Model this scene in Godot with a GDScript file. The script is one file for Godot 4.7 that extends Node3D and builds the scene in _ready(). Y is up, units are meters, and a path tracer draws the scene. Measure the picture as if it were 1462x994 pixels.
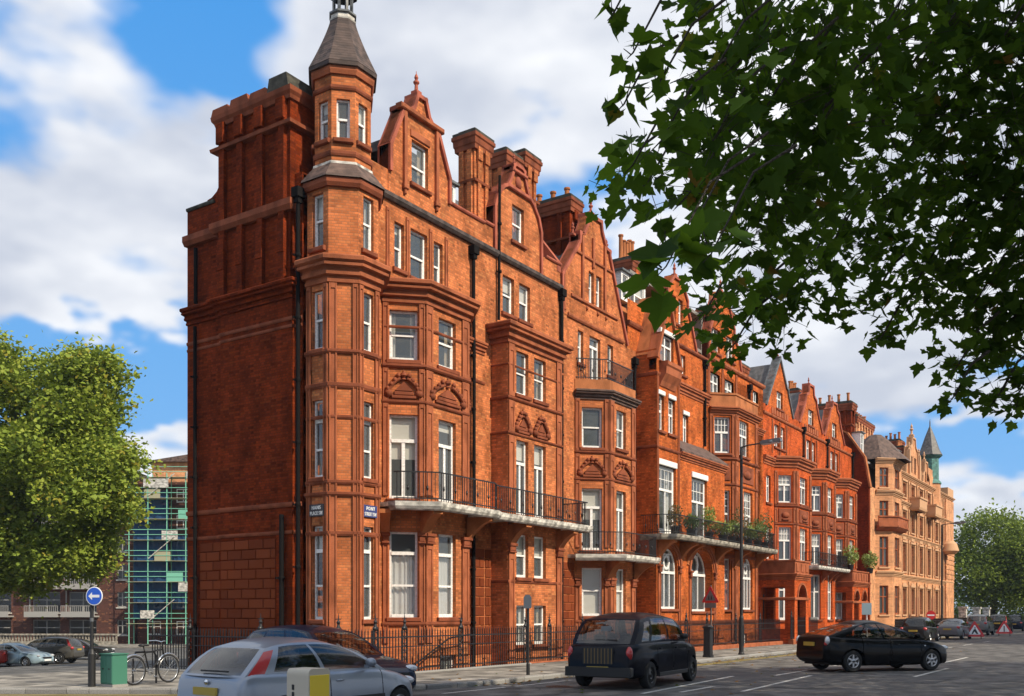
extends Node3D

# ---------------------------------------------------------------- geometry collector
class Acc:
	var v := PackedVector3Array()
	var n := PackedVector3Array()
	var tf := Transform3D.IDENTITY

	func at(t: Transform3D) -> Acc:
		tf = t
		return self

	func tri(a: Vector3, b: Vector3, c: Vector3) -> void:
		var p := tf * a
		var q := tf * b
		var r := tf * c
		var k := (q - p).cross(r - p)
		if k.length_squared() < 1e-16:
			return
		k = k.normalized()
		v.append(p); v.append(r); v.append(q)
		n.append(k); n.append(k); n.append(k)

	func stri(a: Vector3, b: Vector3, c: Vector3, na: Vector3, nb: Vector3, nc: Vector3) -> void:
		v.append(tf * a); v.append(tf * c); v.append(tf * b)
		n.append((tf.basis * na).normalized()); n.append((tf.basis * nc).normalized()); n.append((tf.basis * nb).normalized())

	func quad(a: Vector3, b: Vector3, c: Vector3, d: Vector3) -> void:
		tri(a, b, c)
		tri(a, c, d)

	func box(x0: float, x1: float, y0: float, y1: float, z0: float, z1: float) -> void:
		var a := Vector3(x0, y0, z0); var b := Vector3(x1, y0, z0); var c := Vector3(x1, y1, z0); var d := Vector3(x0, y1, z0)
		var e := Vector3(x0, y0, z1); var f := Vector3(x1, y0, z1); var g := Vector3(x1, y1, z1); var h := Vector3(x0, y1, z1)
		quad(e, f, g, h); quad(b, a, d, c); quad(a, e, h, d); quad(f, b, c, g); quad(h, g, c, d); quad(a, b, f, e)

	# a box with its front edges chamfered by c (front = +z)
	func cbox(x0: float, x1: float, y0: float, y1: float, z0: float, z1: float, c: float) -> void:
		var e := [Vector3(x0, y0, z1 - c), Vector3(x1, y0, z1 - c), Vector3(x1, y1, z1 - c), Vector3(x0, y1, z1 - c)]
		var b := [Vector3(x0, y0, z0), Vector3(x1, y0, z0), Vector3(x1, y1, z0), Vector3(x0, y1, z0)]
		var f := [Vector3(x0 + c, y0 + c, z1), Vector3(x1 - c, y0 + c, z1), Vector3(x1 - c, y1 - c, z1), Vector3(x0 + c, y1 - c, z1)]
		quad(f[0], f[1], f[2], f[3])
		for i in 4:
			var j := (i + 1) % 4
			quad(e[i], e[j], f[j], f[i])
			quad(b[i], b[j], e[j], e[i])

	func prism(poly: PackedVector2Array, z0: float, z1: float) -> void:
		var p := poly
		var s := 0.0
		for i in p.size():
			s += p[i].cross(p[(i + 1) % p.size()])
		if s < 0:
			p = p.duplicate()
			p.reverse()
		var idx := Geometry2D.triangulate_polygon(p)
		for i in range(0, idx.size(), 3):
			var a := p[idx[i]]; var b := p[idx[i + 1]]; var c := p[idx[i + 2]]
			if (b - a).cross(c - a) < 0:
				var t := b; b = c; c = t
			tri(Vector3(a.x, a.y, z1), Vector3(b.x, b.y, z1), Vector3(c.x, c.y, z1))
			tri(Vector3(a.x, a.y, z0), Vector3(c.x, c.y, z0), Vector3(b.x, b.y, z0))
		for i in p.size():
			var a := p[i]; var b := p[(i + 1) % p.size()]
			quad(Vector3(a.x, a.y, z0), Vector3(b.x, b.y, z0), Vector3(b.x, b.y, z1), Vector3(a.x, a.y, z1))

	# a plan polygon of (x, z) between two heights
	func slab(plan: PackedVector2Array, y0: float, y1: float) -> void:
		var keep := tf
		tf = tf * Transform3D(Basis(Vector3(1, 0, 0), Vector3(0, 0, -1), Vector3(0, 1, 0)), Vector3.ZERO)
		var p := PackedVector2Array()
		for q in plan:
			p.append(Vector2(q.x, -q.y))
		prism(p, y0, y1)
		tf = keep

	# profile of (out, y) from low to high swept along a plan path of (x, z); outward is to the street when x grows
	func sweep(path: PackedVector2Array, prof: PackedVector2Array, closed := false) -> void:
		var m := PackedVector2Array()
		var k := path.size()
		for i in k:
			var d1 := (path[i] - path[(i - 1 + k) % k]).normalized()
			var d2 := (path[(i + 1) % k] - path[i]).normalized()
			if not closed and i == 0:
				d1 = d2
			if not closed and i == k - 1:
				d2 = d1
			var n1 := Vector2(-d1.y, d1.x)
			var n2 := Vector2(-d2.y, d2.x)
			m.append((n1 + n2) / maxf(1.0 + n1.dot(n2), 0.3))
		for i in (k if closed else k - 1):
			var j := (i + 1) % k
			for q in prof.size() - 1:
				var a := path[i] + m[i] * prof[q].x
				var b := path[j] + m[j] * prof[q].x
				var c := path[j] + m[j] * prof[q + 1].x
				var d := path[i] + m[i] * prof[q + 1].x
				quad(Vector3(a.x, prof[q].y, a.y), Vector3(b.x, prof[q].y, b.y), Vector3(c.x, prof[q + 1].y, c.y), Vector3(d.x, prof[q + 1].y, d.y))
		if not closed:
			for e in 2:
				var i := 0 if e == 0 else k - 1
				var idx := Geometry2D.triangulate_polygon(prof)
				for t in range(0, idx.size(), 3):
					var w := []
					for u in 3:
						var p := path[i] + m[i] * prof[idx[t + u]].x
						w.append(Vector3(p.x, prof[idx[t + u]].y, p.y))
					tri(w[0], w[1], w[2])

	# turned shape round the y axis, profile of (radius, y) from low to high
	func lathe(prof: PackedVector2Array, sides: int, smooth := true, a0 := 0.0) -> void:
		for i in sides:
			var a := a0 + TAU * i / sides
			var b := a0 + TAU * (i + 1) / sides
			var da := Vector3(sin(a), 0, cos(a)); var db := Vector3(sin(b), 0, cos(b))
			for k in prof.size() - 1:
				var p := prof[k]; var q := prof[k + 1]
				var A := da * p.x + Vector3(0, p.y, 0); var B := db * p.x + Vector3(0, p.y, 0)
				var C := db * q.x + Vector3(0, q.y, 0); var D := da * q.x + Vector3(0, q.y, 0)
				if smooth:
					var t := (q - p).normalized()
					var na := da * t.y - Vector3(0, t.x, 0); var nb := db * t.y - Vector3(0, t.x, 0)
					stri(A, B, C, na, nb, nb)
					stri(A, C, D, na, nb, na)
				else:
					quad(A, B, C, D)

	func tube(pts: PackedVector3Array, radii: PackedFloat32Array, sides := 6, caps := true) -> void:
		var rings := []
		var side := Vector3.ZERO
		for i in pts.size():
			var d := (pts[mini(i + 1, pts.size() - 1)] - pts[maxi(i - 1, 0)]).normalized()
			if side == Vector3.ZERO:
				side = d.cross(Vector3.UP if absf(d.y) < 0.9 else Vector3.RIGHT).normalized()
			side = (side - d * side.dot(d)).normalized()
			var up := side.cross(d)
			var ring := PackedVector3Array()
			for s in sides:
				var an := TAU * s / sides
				ring.append(side * cos(an) - up * sin(an))
			rings.append(ring)
		for i in pts.size() - 1:
			var r0 := radii[mini(i, radii.size() - 1)]; var r1 := radii[mini(i + 1, radii.size() - 1)]
			for s in sides:
				var t := (s + 1) % sides
				var n0: Vector3 = rings[i][s]; var n1: Vector3 = rings[i][t]; var n2: Vector3 = rings[i + 1][t]; var n3: Vector3 = rings[i + 1][s]
				stri(pts[i] + n0 * r0, pts[i] + n1 * r0, pts[i + 1] + n2 * r1, n0, n1, n2)
				stri(pts[i] + n0 * r0, pts[i + 1] + n2 * r1, pts[i + 1] + n3 * r1, n0, n2, n3)
		if caps:
			for e in 2:
				var i := 0 if e == 0 else pts.size() - 1
				var r := radii[mini(i, radii.size() - 1)]
				for s in range(1, sides - 1):
					var a: Vector3 = pts[i] + rings[i][0] * r; var b: Vector3 = pts[i] + rings[i][s] * r; var c: Vector3 = pts[i] + rings[i][s + 1] * r
					if e == 0:
						tri(a, c, b)
					else:
						tri(a, b, c)

	# rows of points joined into a smooth sheet; skip holds i * 1000 + j of cells left out
	func sheet(rows: Array, skip := {}, flip := false) -> void:
		var h := rows.size()
		var w: int = rows[0].size()
		var nn := []
		for i in h:
			var line := PackedVector3Array()
			for j in w:
				var du: Vector3 = rows[i][mini(j + 1, w - 1)] - rows[i][maxi(j - 1, 0)]
				var dv: Vector3 = rows[mini(i + 1, h - 1)][j] - rows[maxi(i - 1, 0)][j]
				var k := du.cross(dv).normalized()
				line.append(-k if flip else k)
			nn.append(line)
		for i in h - 1:
			for j in w - 1:
				if skip.has(i * 1000 + j):
					continue
				var a: Vector3 = rows[i][j]; var b: Vector3 = rows[i][j + 1]; var c: Vector3 = rows[i + 1][j + 1]; var d: Vector3 = rows[i + 1][j]
				if flip:
					stri(a, c, b, nn[i][j], nn[i + 1][j + 1], nn[i][j + 1])
					stri(a, d, c, nn[i][j], nn[i + 1][j], nn[i + 1][j + 1])
				else:
					stri(a, b, c, nn[i][j], nn[i][j + 1], nn[i + 1][j + 1])
					stri(a, c, d, nn[i][j], nn[i + 1][j + 1], nn[i + 1][j])

	func ball(c: Vector3, r: Vector3, seg := 8, rings := 5) -> void:
		for i in rings:
			var t0 := PI * i / rings - PI / 2; var t1 := PI * (i + 1) / rings - PI / 2
			for j in seg:
				var p0 := TAU * j / seg; var p1 := TAU * (j + 1) / seg
				var q := []
				for u in [[t0, p0], [t0, p1], [t1, p1], [t1, p0]]:
					q.append(Vector3(cos(u[0]) * sin(u[1]), sin(u[0]), cos(u[0]) * cos(u[1])))
				stri(c + q[0] * r, c + q[1] * r, c + q[2] * r, q[0], q[1], q[2])
				stri(c + q[0] * r, c + q[2] * r, c + q[3] * r, q[0], q[2], q[3])

	func mesh() -> ArrayMesh:
		var arr := []
		arr.resize(Mesh.ARRAY_MAX)
		arr[Mesh.ARRAY_VERTEX] = v
		arr[Mesh.ARRAY_NORMAL] = n
		var m := ArrayMesh.new()
		if v.size():
			m.add_surface_from_arrays(Mesh.PRIMITIVE_TRIANGLES, arr)
		return m

var M := {}
var used := {}
var rng := RandomNumberGenerator.new()

func V2(a: Array) -> PackedVector2Array:
	var p := PackedVector2Array()
	for q in a:
		p.append(Vector2(q[0], q[1]))
	return p

func face(p: Vector3, deg: float) -> Transform3D:
	return Transform3D(Basis(Vector3.UP, deg_to_rad(deg)), p)

func numbered(called: String) -> String:
	var k: int = used.get(called, 0)
	used[called] = k + 1
	return called if k == 0 else "%s_%03d" % [called, k]

func thing(called: String, label: String, category: String, pos := Vector3.ZERO, turn := 0.0, group := "") -> Node3D:
	var o := Node3D.new()
	o.name = numbered(called)
	add_child(o)
	o.position = pos
	o.rotation.y = turn
	tag(o, label, category, group)
	return o

func tag(o: Node3D, label: String, category: String, group := "") -> void:
	o.set_meta("label", label)
	o.set_meta("category", category)
	if group:
		o.set_meta("group", group)

func part(parent: Node, called: String, a, m: Material, stuff := false) -> MeshInstance3D:
	var o := MeshInstance3D.new()
	o.mesh = a.mesh() if a is Acc else a
	o.material_override = m
	o.name = called
	parent.add_child(o, true)
	if stuff:
		o.set_meta("kind", "stuff")
	return o

func struct(called: String, a, m: Material) -> MeshInstance3D:
	var o := MeshInstance3D.new()
	o.mesh = a.mesh() if a is Acc else a
	o.material_override = m
	o.name = numbered(called)
	add_child(o)
	o.set_meta("kind", "structure")
	return o

func copy(src: Node3D, pos: Vector3, turn: float, label: String, category: String, group := "") -> Node3D:
	var o: Node3D = src.duplicate()
	o.name = numbered(str(src.name).rstrip("0123456789").rstrip("_"))
	add_child(o)
	o.position = pos
	o.rotation.y = turn
	tag(o, label, category, group)
	return o

# ---------------------------------------------------------------- materials
func img_tex(im: Image) -> ImageTexture:
	return ImageTexture.create_from_image(im)

func hash2(x: int, y: int, s := 0) -> float:
	var h := (x * 374761393 + y * 668265263 + s * 982451653) & 0x7fffffff
	h = ((h ^ (h >> 13)) * 1274126177) & 0x7fffffff
	return float((h ^ (h >> 16)) & 0xffff) / 65535.0

# bricks too small to pick apart from across the road: their colour and joints
func brick_images(tone: Color, spread: float, mortar: Color) -> Array:
	var s := 512
	var al := PackedByteArray(); al.resize(s * s * 3)
	var hh := PackedByteArray(); hh.resize(s * s)
	var rows := 24
	var per := 8
	var ns := FastNoiseLite.new()
	ns.seed = 5
	ns.frequency = 0.05
	for y in s:
		var row := y * rows / s
		var fy := fposmod(float(y) * rows / s, 1.0)
		for x in s:
			var head := row % 2 == 1
			var k: float = float(x) / s * (per * (2 if head else 1)) + (0.5 if head else 0.0)
			var c := int(floor(k)) % (per * (2 if head else 1))
			var fx := fposmod(k, 1.0)
			var jw := 0.10 if head else 0.05
			var joint := fy < 0.14 or fx < jw
			var grain := ns.get_noise_2d(x * 3.0, y * 3.0) * 0.08
			var h := 0.8 * hash2(c, row) + 0.2 * hash2(c / 3, row / 2, 8)
			var t := 1.0 + (h - 0.5) * spread + grain
			var col := tone * t
			if hash2(c, row, 3) < 0.05:
				col = tone * 0.80
			elif hash2(c, row, 4) < 0.10:
				col = tone.lerp(Color(0.85, 0.6, 0.38), 0.35)
			if joint:
				col = mortar * (1.0 + grain)
			var i := (y * s + x) * 3
			al[i] = int(clampf(col.r, 0, 1) * 255); al[i + 1] = int(clampf(col.g, 0, 1) * 255); al[i + 2] = int(clampf(col.b, 0, 1) * 255)
			hh[y * s + x] = 40 if joint else int(190 + 40 * (h - 0.5) + grain * 200)
	return [Image.create_from_data(s, s, false, Image.FORMAT_RGB8, al), Image.create_from_data(s, s, false, Image.FORMAT_L8, hh)]

func noise_img(s: int, freq: float, octaves: int, lo: float, hi: float, sd: int, stretch := 1.0, gamma := 1.0) -> Image:
	var ns := FastNoiseLite.new()
	ns.seed = sd
	ns.noise_type = FastNoiseLite.TYPE_SIMPLEX
	ns.fractal_octaves = octaves
	ns.frequency = freq
	var b := PackedByteArray(); b.resize(s * s)
	# wrap on a torus so that the tile repeats without a seam
	for y in s:
		for x in s:
			var fx := float(x) / s; var fy := float(y) / s
			var a := ns.get_noise_2d(x, y * stretch)
			var c := ns.get_noise_2d(x - s, y * stretch)
			var d := ns.get_noise_2d(x, (y - s) * stretch)
			var e := ns.get_noise_2d(x - s, (y - s) * stretch)
			var t := lerpf(lerpf(a, c, fx), lerpf(d, e, fx), fy)
			t = clampf(t * 0.9 + 0.5, 0, 1)
			b[y * s + x] = int(clampf(lerpf(lo, hi, pow(t, gamma)), 0, 1) * 255)
	return Image.create_from_data(s, s, false, Image.FORMAT_L8, b)

func mat(called: String, col: Color, rough := 0.8, metal := 0.0) -> StandardMaterial3D:
	var m := StandardMaterial3D.new()
	m.resource_name = called
	m.albedo_color = col
	m.roughness = rough
	m.metallic = metal
	M[called] = m
	return m

func tri_tex(m: StandardMaterial3D, albedo: Texture2D, height: Texture2D, size: float, relief: float) -> void:
	if albedo:
		m.albedo_texture = albedo
	if height:
		m.heightmap_enabled = true
		m.heightmap_texture = height
		m.heightmap_scale = relief
	m.uv1_triplanar = true
	m.uv1_world_triplanar = true
	m.uv1_triplanar_sharpness = 8.0
	m.uv1_scale = Vector3.ONE / size

func weather(m: StandardMaterial3D, stain: Texture2D, size: Vector3) -> void:
	m.detail_enabled = true
	m.detail_albedo = stain
	m.detail_blend_mode = BaseMaterial3D.BLEND_MODE_MUL
	m.detail_uv_layer = BaseMaterial3D.DETAIL_UV_2
	m.uv2_triplanar = true
	m.uv2_world_triplanar = true
	m.uv2_triplanar_sharpness = 4.0
	m.uv2_scale = Vector3.ONE / size

func L(r: float, g: float, b: float) -> Color:
	return Color(r, g, b).linear_to_srgb()

func make_materials() -> void:
	var stain := img_tex(noise_img(384, 0.014, 5, 0.74, 1.12, 11, 0.45))
	var stain2 := img_tex(noise_img(256, 0.02, 5, 0.55, 1.1, 23))
	var fine := img_tex(noise_img(256, 0.09, 4, 0.84, 1.06, 31))
	var rough_h := img_tex(noise_img(256, 0.12, 4, 0.1, 0.9, 41))
	M.fine = fine
	M.stain = stain
	M.stain2 = stain2
	M.rough_h = rough_h
	var b1 := brick_images(Color(0.765, 0.445, 0.27), 0.34, Color(0.60, 0.42, 0.31))
	var t1 := img_tex(b1[0]); var h1 := img_tex(b1[1])
	for k in [["brick", Color(1, 1, 1)], ["brick_red", Color(1.0, 0.78, 0.64)], ["brick_orange", Color(1.0, 0.88, 0.74)], ["brick_shaded", Color(0.62, 0.44, 0.33)], ["brick_pale", Color(1.0, 1.0, 1.0)]]:  # the flank tint darkens the same bricks, shade put into the colour
		var m := mat(k[0], k[1], 0.85)
		m.metallic_specular = 0.2
		tri_tex(m, t1, h1, 1.8, 0.6)
		weather(m, stain, Vector3(7, 5, 7))
	for k in [["terracotta", L(0.42, 0.130, 0.058)], ["terracotta_dark", L(0.29, 0.084, 0.040)], ["terracotta_pale", L(0.50, 0.18, 0.07)], ["coping", L(0.45, 0.13, 0.08)]]:
		var m := mat(k[0], k[1], 0.75)
		m.metallic_specular = 0.25
		tri_tex(m, fine, rough_h, 0.9, 0.4)
		weather(m, stain, Vector3(4, 3, 4))
	for k in [["block_a", L(0.21, 0.052, 0.021)], ["block_b", L(0.18, 0.044, 0.019)], ["block_c", L(0.24, 0.060, 0.024)]]:
		var m := mat(k[0], k[1], 0.85)
		m.metallic_specular = 0.25
		m.metallic_specular = 0.1
		tri_tex(m, fine, rough_h, 0.5, 0.5)
	var b2 := brick_images(Color(0.85, 0.595, 0.41), 0.22, Color(0.72, 0.54, 0.40))
	var m2 := mat("tan_wall", Color(1, 1, 1), 0.85)
	tri_tex(m2, img_tex(b2[0]), h1, 2.4, 0.5)
	weather(m2, stain, Vector3(6, 4, 6))
	m2 = mat("tan_trim", L(0.60, 0.34, 0.18), 0.8)
	tri_tex(m2, fine, rough_h, 0.9, 0.3)
	var b3 := brick_images(Color(0.33, 0.19, 0.15), 0.25, Color(0.28, 0.21, 0.19))  # brick of the flats darkened, tree shade put into the tone
	m2 = mat("flat_brick_shaded", Color(1, 1, 1), 0.9)
	tri_tex(m2, img_tex(b3[0]), h1, 2.4, 0.5)
	for k in [["spire_tile", L(0.115, 0.075, 0.062), 0.75], ["eaves_dark", L(0.10, 0.072, 0.062), 0.8], ["slate", L(0.13, 0.12, 0.115), 0.55], ["slate_brown", L(0.17, 0.105, 0.082), 0.75], ["lead", L(0.16, 0.17, 0.175), 0.5], ["stone", L(0.42, 0.38, 0.31), 0.85], ["white_stone", L(0.80, 0.76, 0.68), 0.8], ["mossy", L(0.085, 0.08, 0.06), 0.95], ["copper", L(0.11, 0.31, 0.27), 0.7]]:
		var m := mat(k[0], k[1], k[2])
		tri_tex(m, fine, rough_h, 0.7, 0.4)
		weather(m, stain2, Vector3(2.2, 1.6, 2.2))
	var w := mat("white", L(0.78, 0.77, 0.74), 0.5)
	tri_tex(w, fine, null, 2.3, 0)
	w.albedo_color = L(0.86, 0.85, 0.82)
	mat("green_pipe", L(0.012, 0.011, 0.011), 0.85).metallic_specular = 0.15
	var gd := mat("glass_dark", Color(0.12, 0.14, 0.15, 0.3), 0.03)  # darker panes for the flats, tree shade put into the tint
	gd.transparency = BaseMaterial3D.TRANSPARENCY_ALPHA
	mat("iron", L(0.012, 0.012, 0.014), 0.42)
	mat("interior", L(0.22, 0.2, 0.18), 0.9)
	mat("blind", L(0.72, 0.70, 0.62), 0.8)
	mat("curtain", L(0.62, 0.62, 0.60), 0.9)
	mat("curtain_warm", L(0.45, 0.36, 0.24), 0.9)
	var g := mat("glass", Color(0.50, 0.53, 0.54, 0.30), 0.03)  # milky grey in the pane colour paints the sky reflection
	g.transparency = BaseMaterial3D.TRANSPARENCY_ALPHA
	g.metallic_specular = 0.9
	var wave := NoiseTexture2D.new()
	var wn := FastNoiseLite.new()
	wn.seed = 3
	wn.frequency = 0.012
	wave.noise = wn
	wave.width = 256
	wave.height = 256
	wave.seamless = true
	wave.as_normal_map = true
	wave.bump_strength = 6.0
	g.normal_enabled = true
	g.normal_texture = wave
	g.normal_scale = 0.16
	g.uv1_triplanar = true
	g.uv1_world_triplanar = true
	g.uv1_scale = Vector3.ONE / 1.7
	var wear := img_tex(noise_img(512, 0.22, 4, 0.30, 1.55, 65))
	var asp_h := img_tex(noise_img(512, 0.35, 3, 0.1, 0.9, 61))
	var asp := img_tex(noise_img(512, 0.3, 4, 0.52, 1.22, 62))
	for k in [["asphalt", L(0.185, 0.178, 0.168), 0.85], ["asphalt_old", L(0.23, 0.215, 0.195), 0.9]]:
		var m := mat(k[0], k[1], k[2])
		tri_tex(m, asp, asp_h, 1.3, 0.6)
		weather(m, stain2, Vector3(9, 9, 6))
	var pv := paving_images()
	var p := mat("paving", L(0.47, 0.43, 0.37), 0.9)
	tri_tex(p, img_tex(pv[0]), img_tex(pv[1]), 3.6, 0.6)
	weather(p, stain2, Vector3(6, 6, 6))
	p = mat("kerb", L(0.30, 0.29, 0.27), 0.85)
	tri_tex(p, fine, rough_h, 0.8, 0.4)
	p = mat("kerb_b", L(0.24, 0.23, 0.215), 0.85)
	tri_tex(p, fine, rough_h, 0.8, 0.4)
	p = mat("asphalt_new", L(0.085, 0.085, 0.087), 0.85)
	tri_tex(p, asp, asp_h, 1.3, 0.6)
	p = mat("road_paint", L(0.60, 0.59, 0.55), 0.8)
	tri_tex(p, wear, null, 1.1, 0)
	p = mat("yellow_paint", L(0.60, 0.43, 0.06), 0.8)
	tri_tex(p, asp, null, 1.9, 0)
	mat("black_plastic", L(0.012, 0.012, 0.013), 0.55)
	mat("rubber", L(0.012, 0.012, 0.012), 0.85)
	mat("chrome", L(0.75, 0.76, 0.78), 0.12, 1.0)
	mat("alloy", L(0.45, 0.46, 0.48), 0.3, 0.9)
	var red := mat("red_lens", L(0.42, 0.012, 0.012), 0.12)
	red.clearcoat_enabled = true
	mat("orange_lens", L(0.7, 0.2, 0.02), 0.12)
	mat("clear_lens", L(0.6, 0.62, 0.65), 0.08, 0.3)
	mat("skin", L(0.50, 0.27, 0.18), 0.6)
	mat("cloth_dark", L(0.03, 0.035, 0.05), 0.9)
	mat("hair", L(0.025, 0.018, 0.013), 0.7)
	mat("seat_cloth", L(0.06, 0.055, 0.05), 0.95)
	var cg := mat("car_glass", Color(0.02, 0.024, 0.028, 0.55), 0.02)
	cg.transparency = BaseMaterial3D.TRANSPARENCY_ALPHA
	cg.metallic_specular = 0.8
	for k in [["paint_silver", L(0.27, 0.30, 0.35), 0.5, 0.35], ["paint_black", L(0.005, 0.005, 0.006), 0.0, 0.4], ["paint_navy", L(0.004, 0.005, 0.010), 0.0, 0.4], ["paint_charcoal", L(0.02, 0.02, 0.021), 0.3, 0.35], ["paint_blue", L(0.010, 0.016, 0.034), 0.1, 0.35], ["paint_bronze", L(0.09, 0.085, 0.075), 0.4, 0.35], ["paint_ice", L(0.30, 0.40, 0.45), 0.4, 0.35], ["paint_grey", L(0.16, 0.17, 0.18), 0.4, 0.35], ["paint_red", L(0.35, 0.03, 0.02), 0.1, 0.3]]:
		var m := mat(k[0], k[1], k[3], k[2])
		m.clearcoat_enabled = true
		m.clearcoat = 0.4
		m.clearcoat_roughness = 0.04
		m.metallic_specular = 0.12
	M.paint_navy.clearcoat = 0.22
	M.paint_black.clearcoat = 0.3
	var bark := mat("bark", L(0.06, 0.05, 0.038), 0.95)
	tri_tex(bark, fine, rough_h, 0.6, 3.0)

func paving_images() -> Array:
	var s := 512
	var al := PackedByteArray(); al.resize(s * s)
	var hh := PackedByteArray(); hh.resize(s * s)
	for y in s:
		var row := y * 6 / s
		var fy := fposmod(float(y) * 6 / s, 1.0)
		for x in s:
			var k: float = float(x) / s * 4 + 0.5 * (row % 2)
			var fx := fposmod(k, 1.0)
			var joint := fx < 0.018 or fy < 0.03
			var h := hash2(int(k) % 4, row, 9)
			al[y * s + x] = 110 if joint else int(205 + 50 * (h - 0.5) + 24 * (hash2(x, y, 2) - 0.5))
			hh[y * s + x] = 60 if joint else int(180 + 12 * (h - 0.5))
	return [Image.create_from_data(s, s, false, Image.FORMAT_L8, al), Image.create_from_data(s, s, false, Image.FORMAT_L8, hh)]

# ---------------------------------------------------------------- camera, sky, sun
const CAM := Vector3(-19.05, 1.8, 19.3)
const AHEAD := 55.93        # degrees from -z towards +x

func make_view() -> void:
	var cam := Camera3D.new()
	cam.name = "camera"
	add_child(cam)
	cam.position = CAM
	cam.rotation_degrees.y = -AHEAD
	var near := 0.1
	cam.set_frustum(near * 994.0 / 1381.0, Vector2(0, near * (876.0 - 497.0) / 1381.0), near, 3000.0)
	cam.current = true
	var env := Environment.new()
	env.background_mode = Environment.BG_SKY
	var sky := Sky.new()
	var sm := PanoramaSkyMaterial.new()
	sm.panorama = make_sky()
	sky.sky_material = sm
	env.sky = sky
	env.tonemap_mode = Environment.TONE_MAPPER_LINEAR
	env.tonemap_exposure = 1.12
	env.sdfgi_enabled = true
	env.ssao_enabled = true
	env.ssil_enabled = true
	env.fog_enabled = true
	env.fog_density = 0.00022
	env.fog_light_color = Color(0.74, 0.80, 0.88)
	var we := WorldEnvironment.new()
	we.environment = env
	we.name = "environment"
	add_child(we)
	var sun := DirectionalLight3D.new()
	sun.name = "sun"
	add_child(sun)
	sun.light_energy = 1.6
	sun.light_color = Color(1.0, 0.945, 0.85)
	sun.light_angular_distance = 0.5
	sun.shadow_enabled = true
	var el := deg_to_rad(39.0)
	var az := deg_to_rad(-1.5)
	var to_sun := Vector3(sin(az) * cos(el), sin(el), cos(az) * cos(el))
	sun.basis = Basis.looking_at(-to_sun)

func make_sky() -> ImageTexture:
	var w := 2048
	var h := 1024
	var top := 530
	var px := PackedFloat32Array()
	px.resize(w * h * 3)
	var big := FastNoiseLite.new()
	big.seed = 14
	big.fractal_octaves = 6
	big.fractal_gain = 0.55
	big.frequency = 0.75
	var small := FastNoiseLite.new()
	small.seed = 77
	small.fractal_octaves = 4
	small.frequency = 3.2
	# where the cloud deck is open (-) or thick (+): bearing, height, half widths, amount
	var gaps := [
		[37.8, 29.8, 4.0, 2.6, -0.9], [41.5, 26.0, 2.5, 1.6, -0.25], [33.5, 12.6, 8.0, 2.2, -1.1], [29.0, 20.0, 9.0, 4.0, 0.15], [27.0, 29.0, 6, 4.0, 0.2], [30.5, 17.5, 4.0, 1.2, 0.3], [38.0, 22.5, 6.0, 3.0, 0.4], [34.5, 9.2, 3.4, 1.3, 0.9], [47, 24.5, 4, 4, 0.4],
		[83.0, 9.0, 5.0, 2.4, -1.0], [86.0, 12.5, 5.0, 2.0, 0.2], [60.0, 26.5, 9.0, 8.0, 0.5], [73.0, 16.0, 9.0, 4.0, 0.5], [30.5, 17.0, 6.0, 1.6, 0.3], [90.0, 4.0, 8.0, 2.5, 0.3],
	]
	for j in h:
		var el := (0.5 - (j + 0.5) / h) * 180.0
		var ce := cos(deg_to_rad(el)); var se := sin(deg_to_rad(el))
		for i in w:
			var k := (j * w + i) * 3
			if j > top:
				px[k] = 0.22; px[k + 1] = 0.21; px[k + 2] = 0.19
				continue
			var az := fposmod((i + 0.5) / w * 360.0 + 180.0, 360.0) - 180.0
			var ar := deg_to_rad(az)
			var up := maxf(se, 0.0)
			var d := Vector3(sin(ar) * ce, 0, -cos(ar) * ce) / (up + 0.22)
			var cov := big.get_noise_3d(d.x * 1.5, up * 2.2, d.z * 1.5) * 1.25 + 0.30
			var fine := small.get_noise_3d(d.x * 1.6, up * 4.0, d.z * 1.6)
			var warp := small.get_noise_3d(d.x * 0.7 + 9.0, up * 2.0, d.z * 0.7 - 5.0)
			for g in gaps:
				var dx: float = (az - g[0]) / g[2] + warp * 1.1; var dy: float = (el - g[1]) / g[3] + fine * 1.3
				var q := dx * dx + dy * dy
				if q < 9.0:
					cov += g[4] * exp(-q)
			cov += fine * 0.28
			var a := smoothstep(-0.16, 0.34, cov)
			var t := clampf(up / 0.55, 0, 1)
			var blue := Vector3(0.26, 0.52, 0.86).lerp(Vector3(0.07, 0.31, 0.74), pow(t, 0.75))
			var shade := clampf(0.58 + big.get_noise_3d(d.x * 1.9 + 31.0, up * 3.0 + 0.5, d.z * 1.9 - 12.0) * 1.1 + fine * 0.5 - maxf(cov - 0.35, 0.0) * 0.5, 0.0, 1.0)
			var cloud := Vector3(0.55, 0.59, 0.68).lerp(Vector3(0.94, 0.95, 0.97), shade)
			var c := blue.lerp(cloud, a * 0.97)
			c = c.lerp(Vector3(0.55, 0.66, 0.80), exp(-up * 22.0) * 0.55)
			px[k] = c.x; px[k + 1] = c.y; px[k + 2] = c.z
	return ImageTexture.create_from_image(Image.create_from_data(w, h, false, Image.FORMAT_RGBF, px.to_byte_array()))

# ---------------------------------------------------------------- ground, road, pavements
func rect_sheet(a: Acc, x0: float, x1: float, z0: float, z1: float, y: float) -> void:
	a.quad(Vector3(x0, y, z1), Vector3(x1, y, z1), Vector3(x1, y, z0), Vector3(x0, y, z0))

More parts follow.
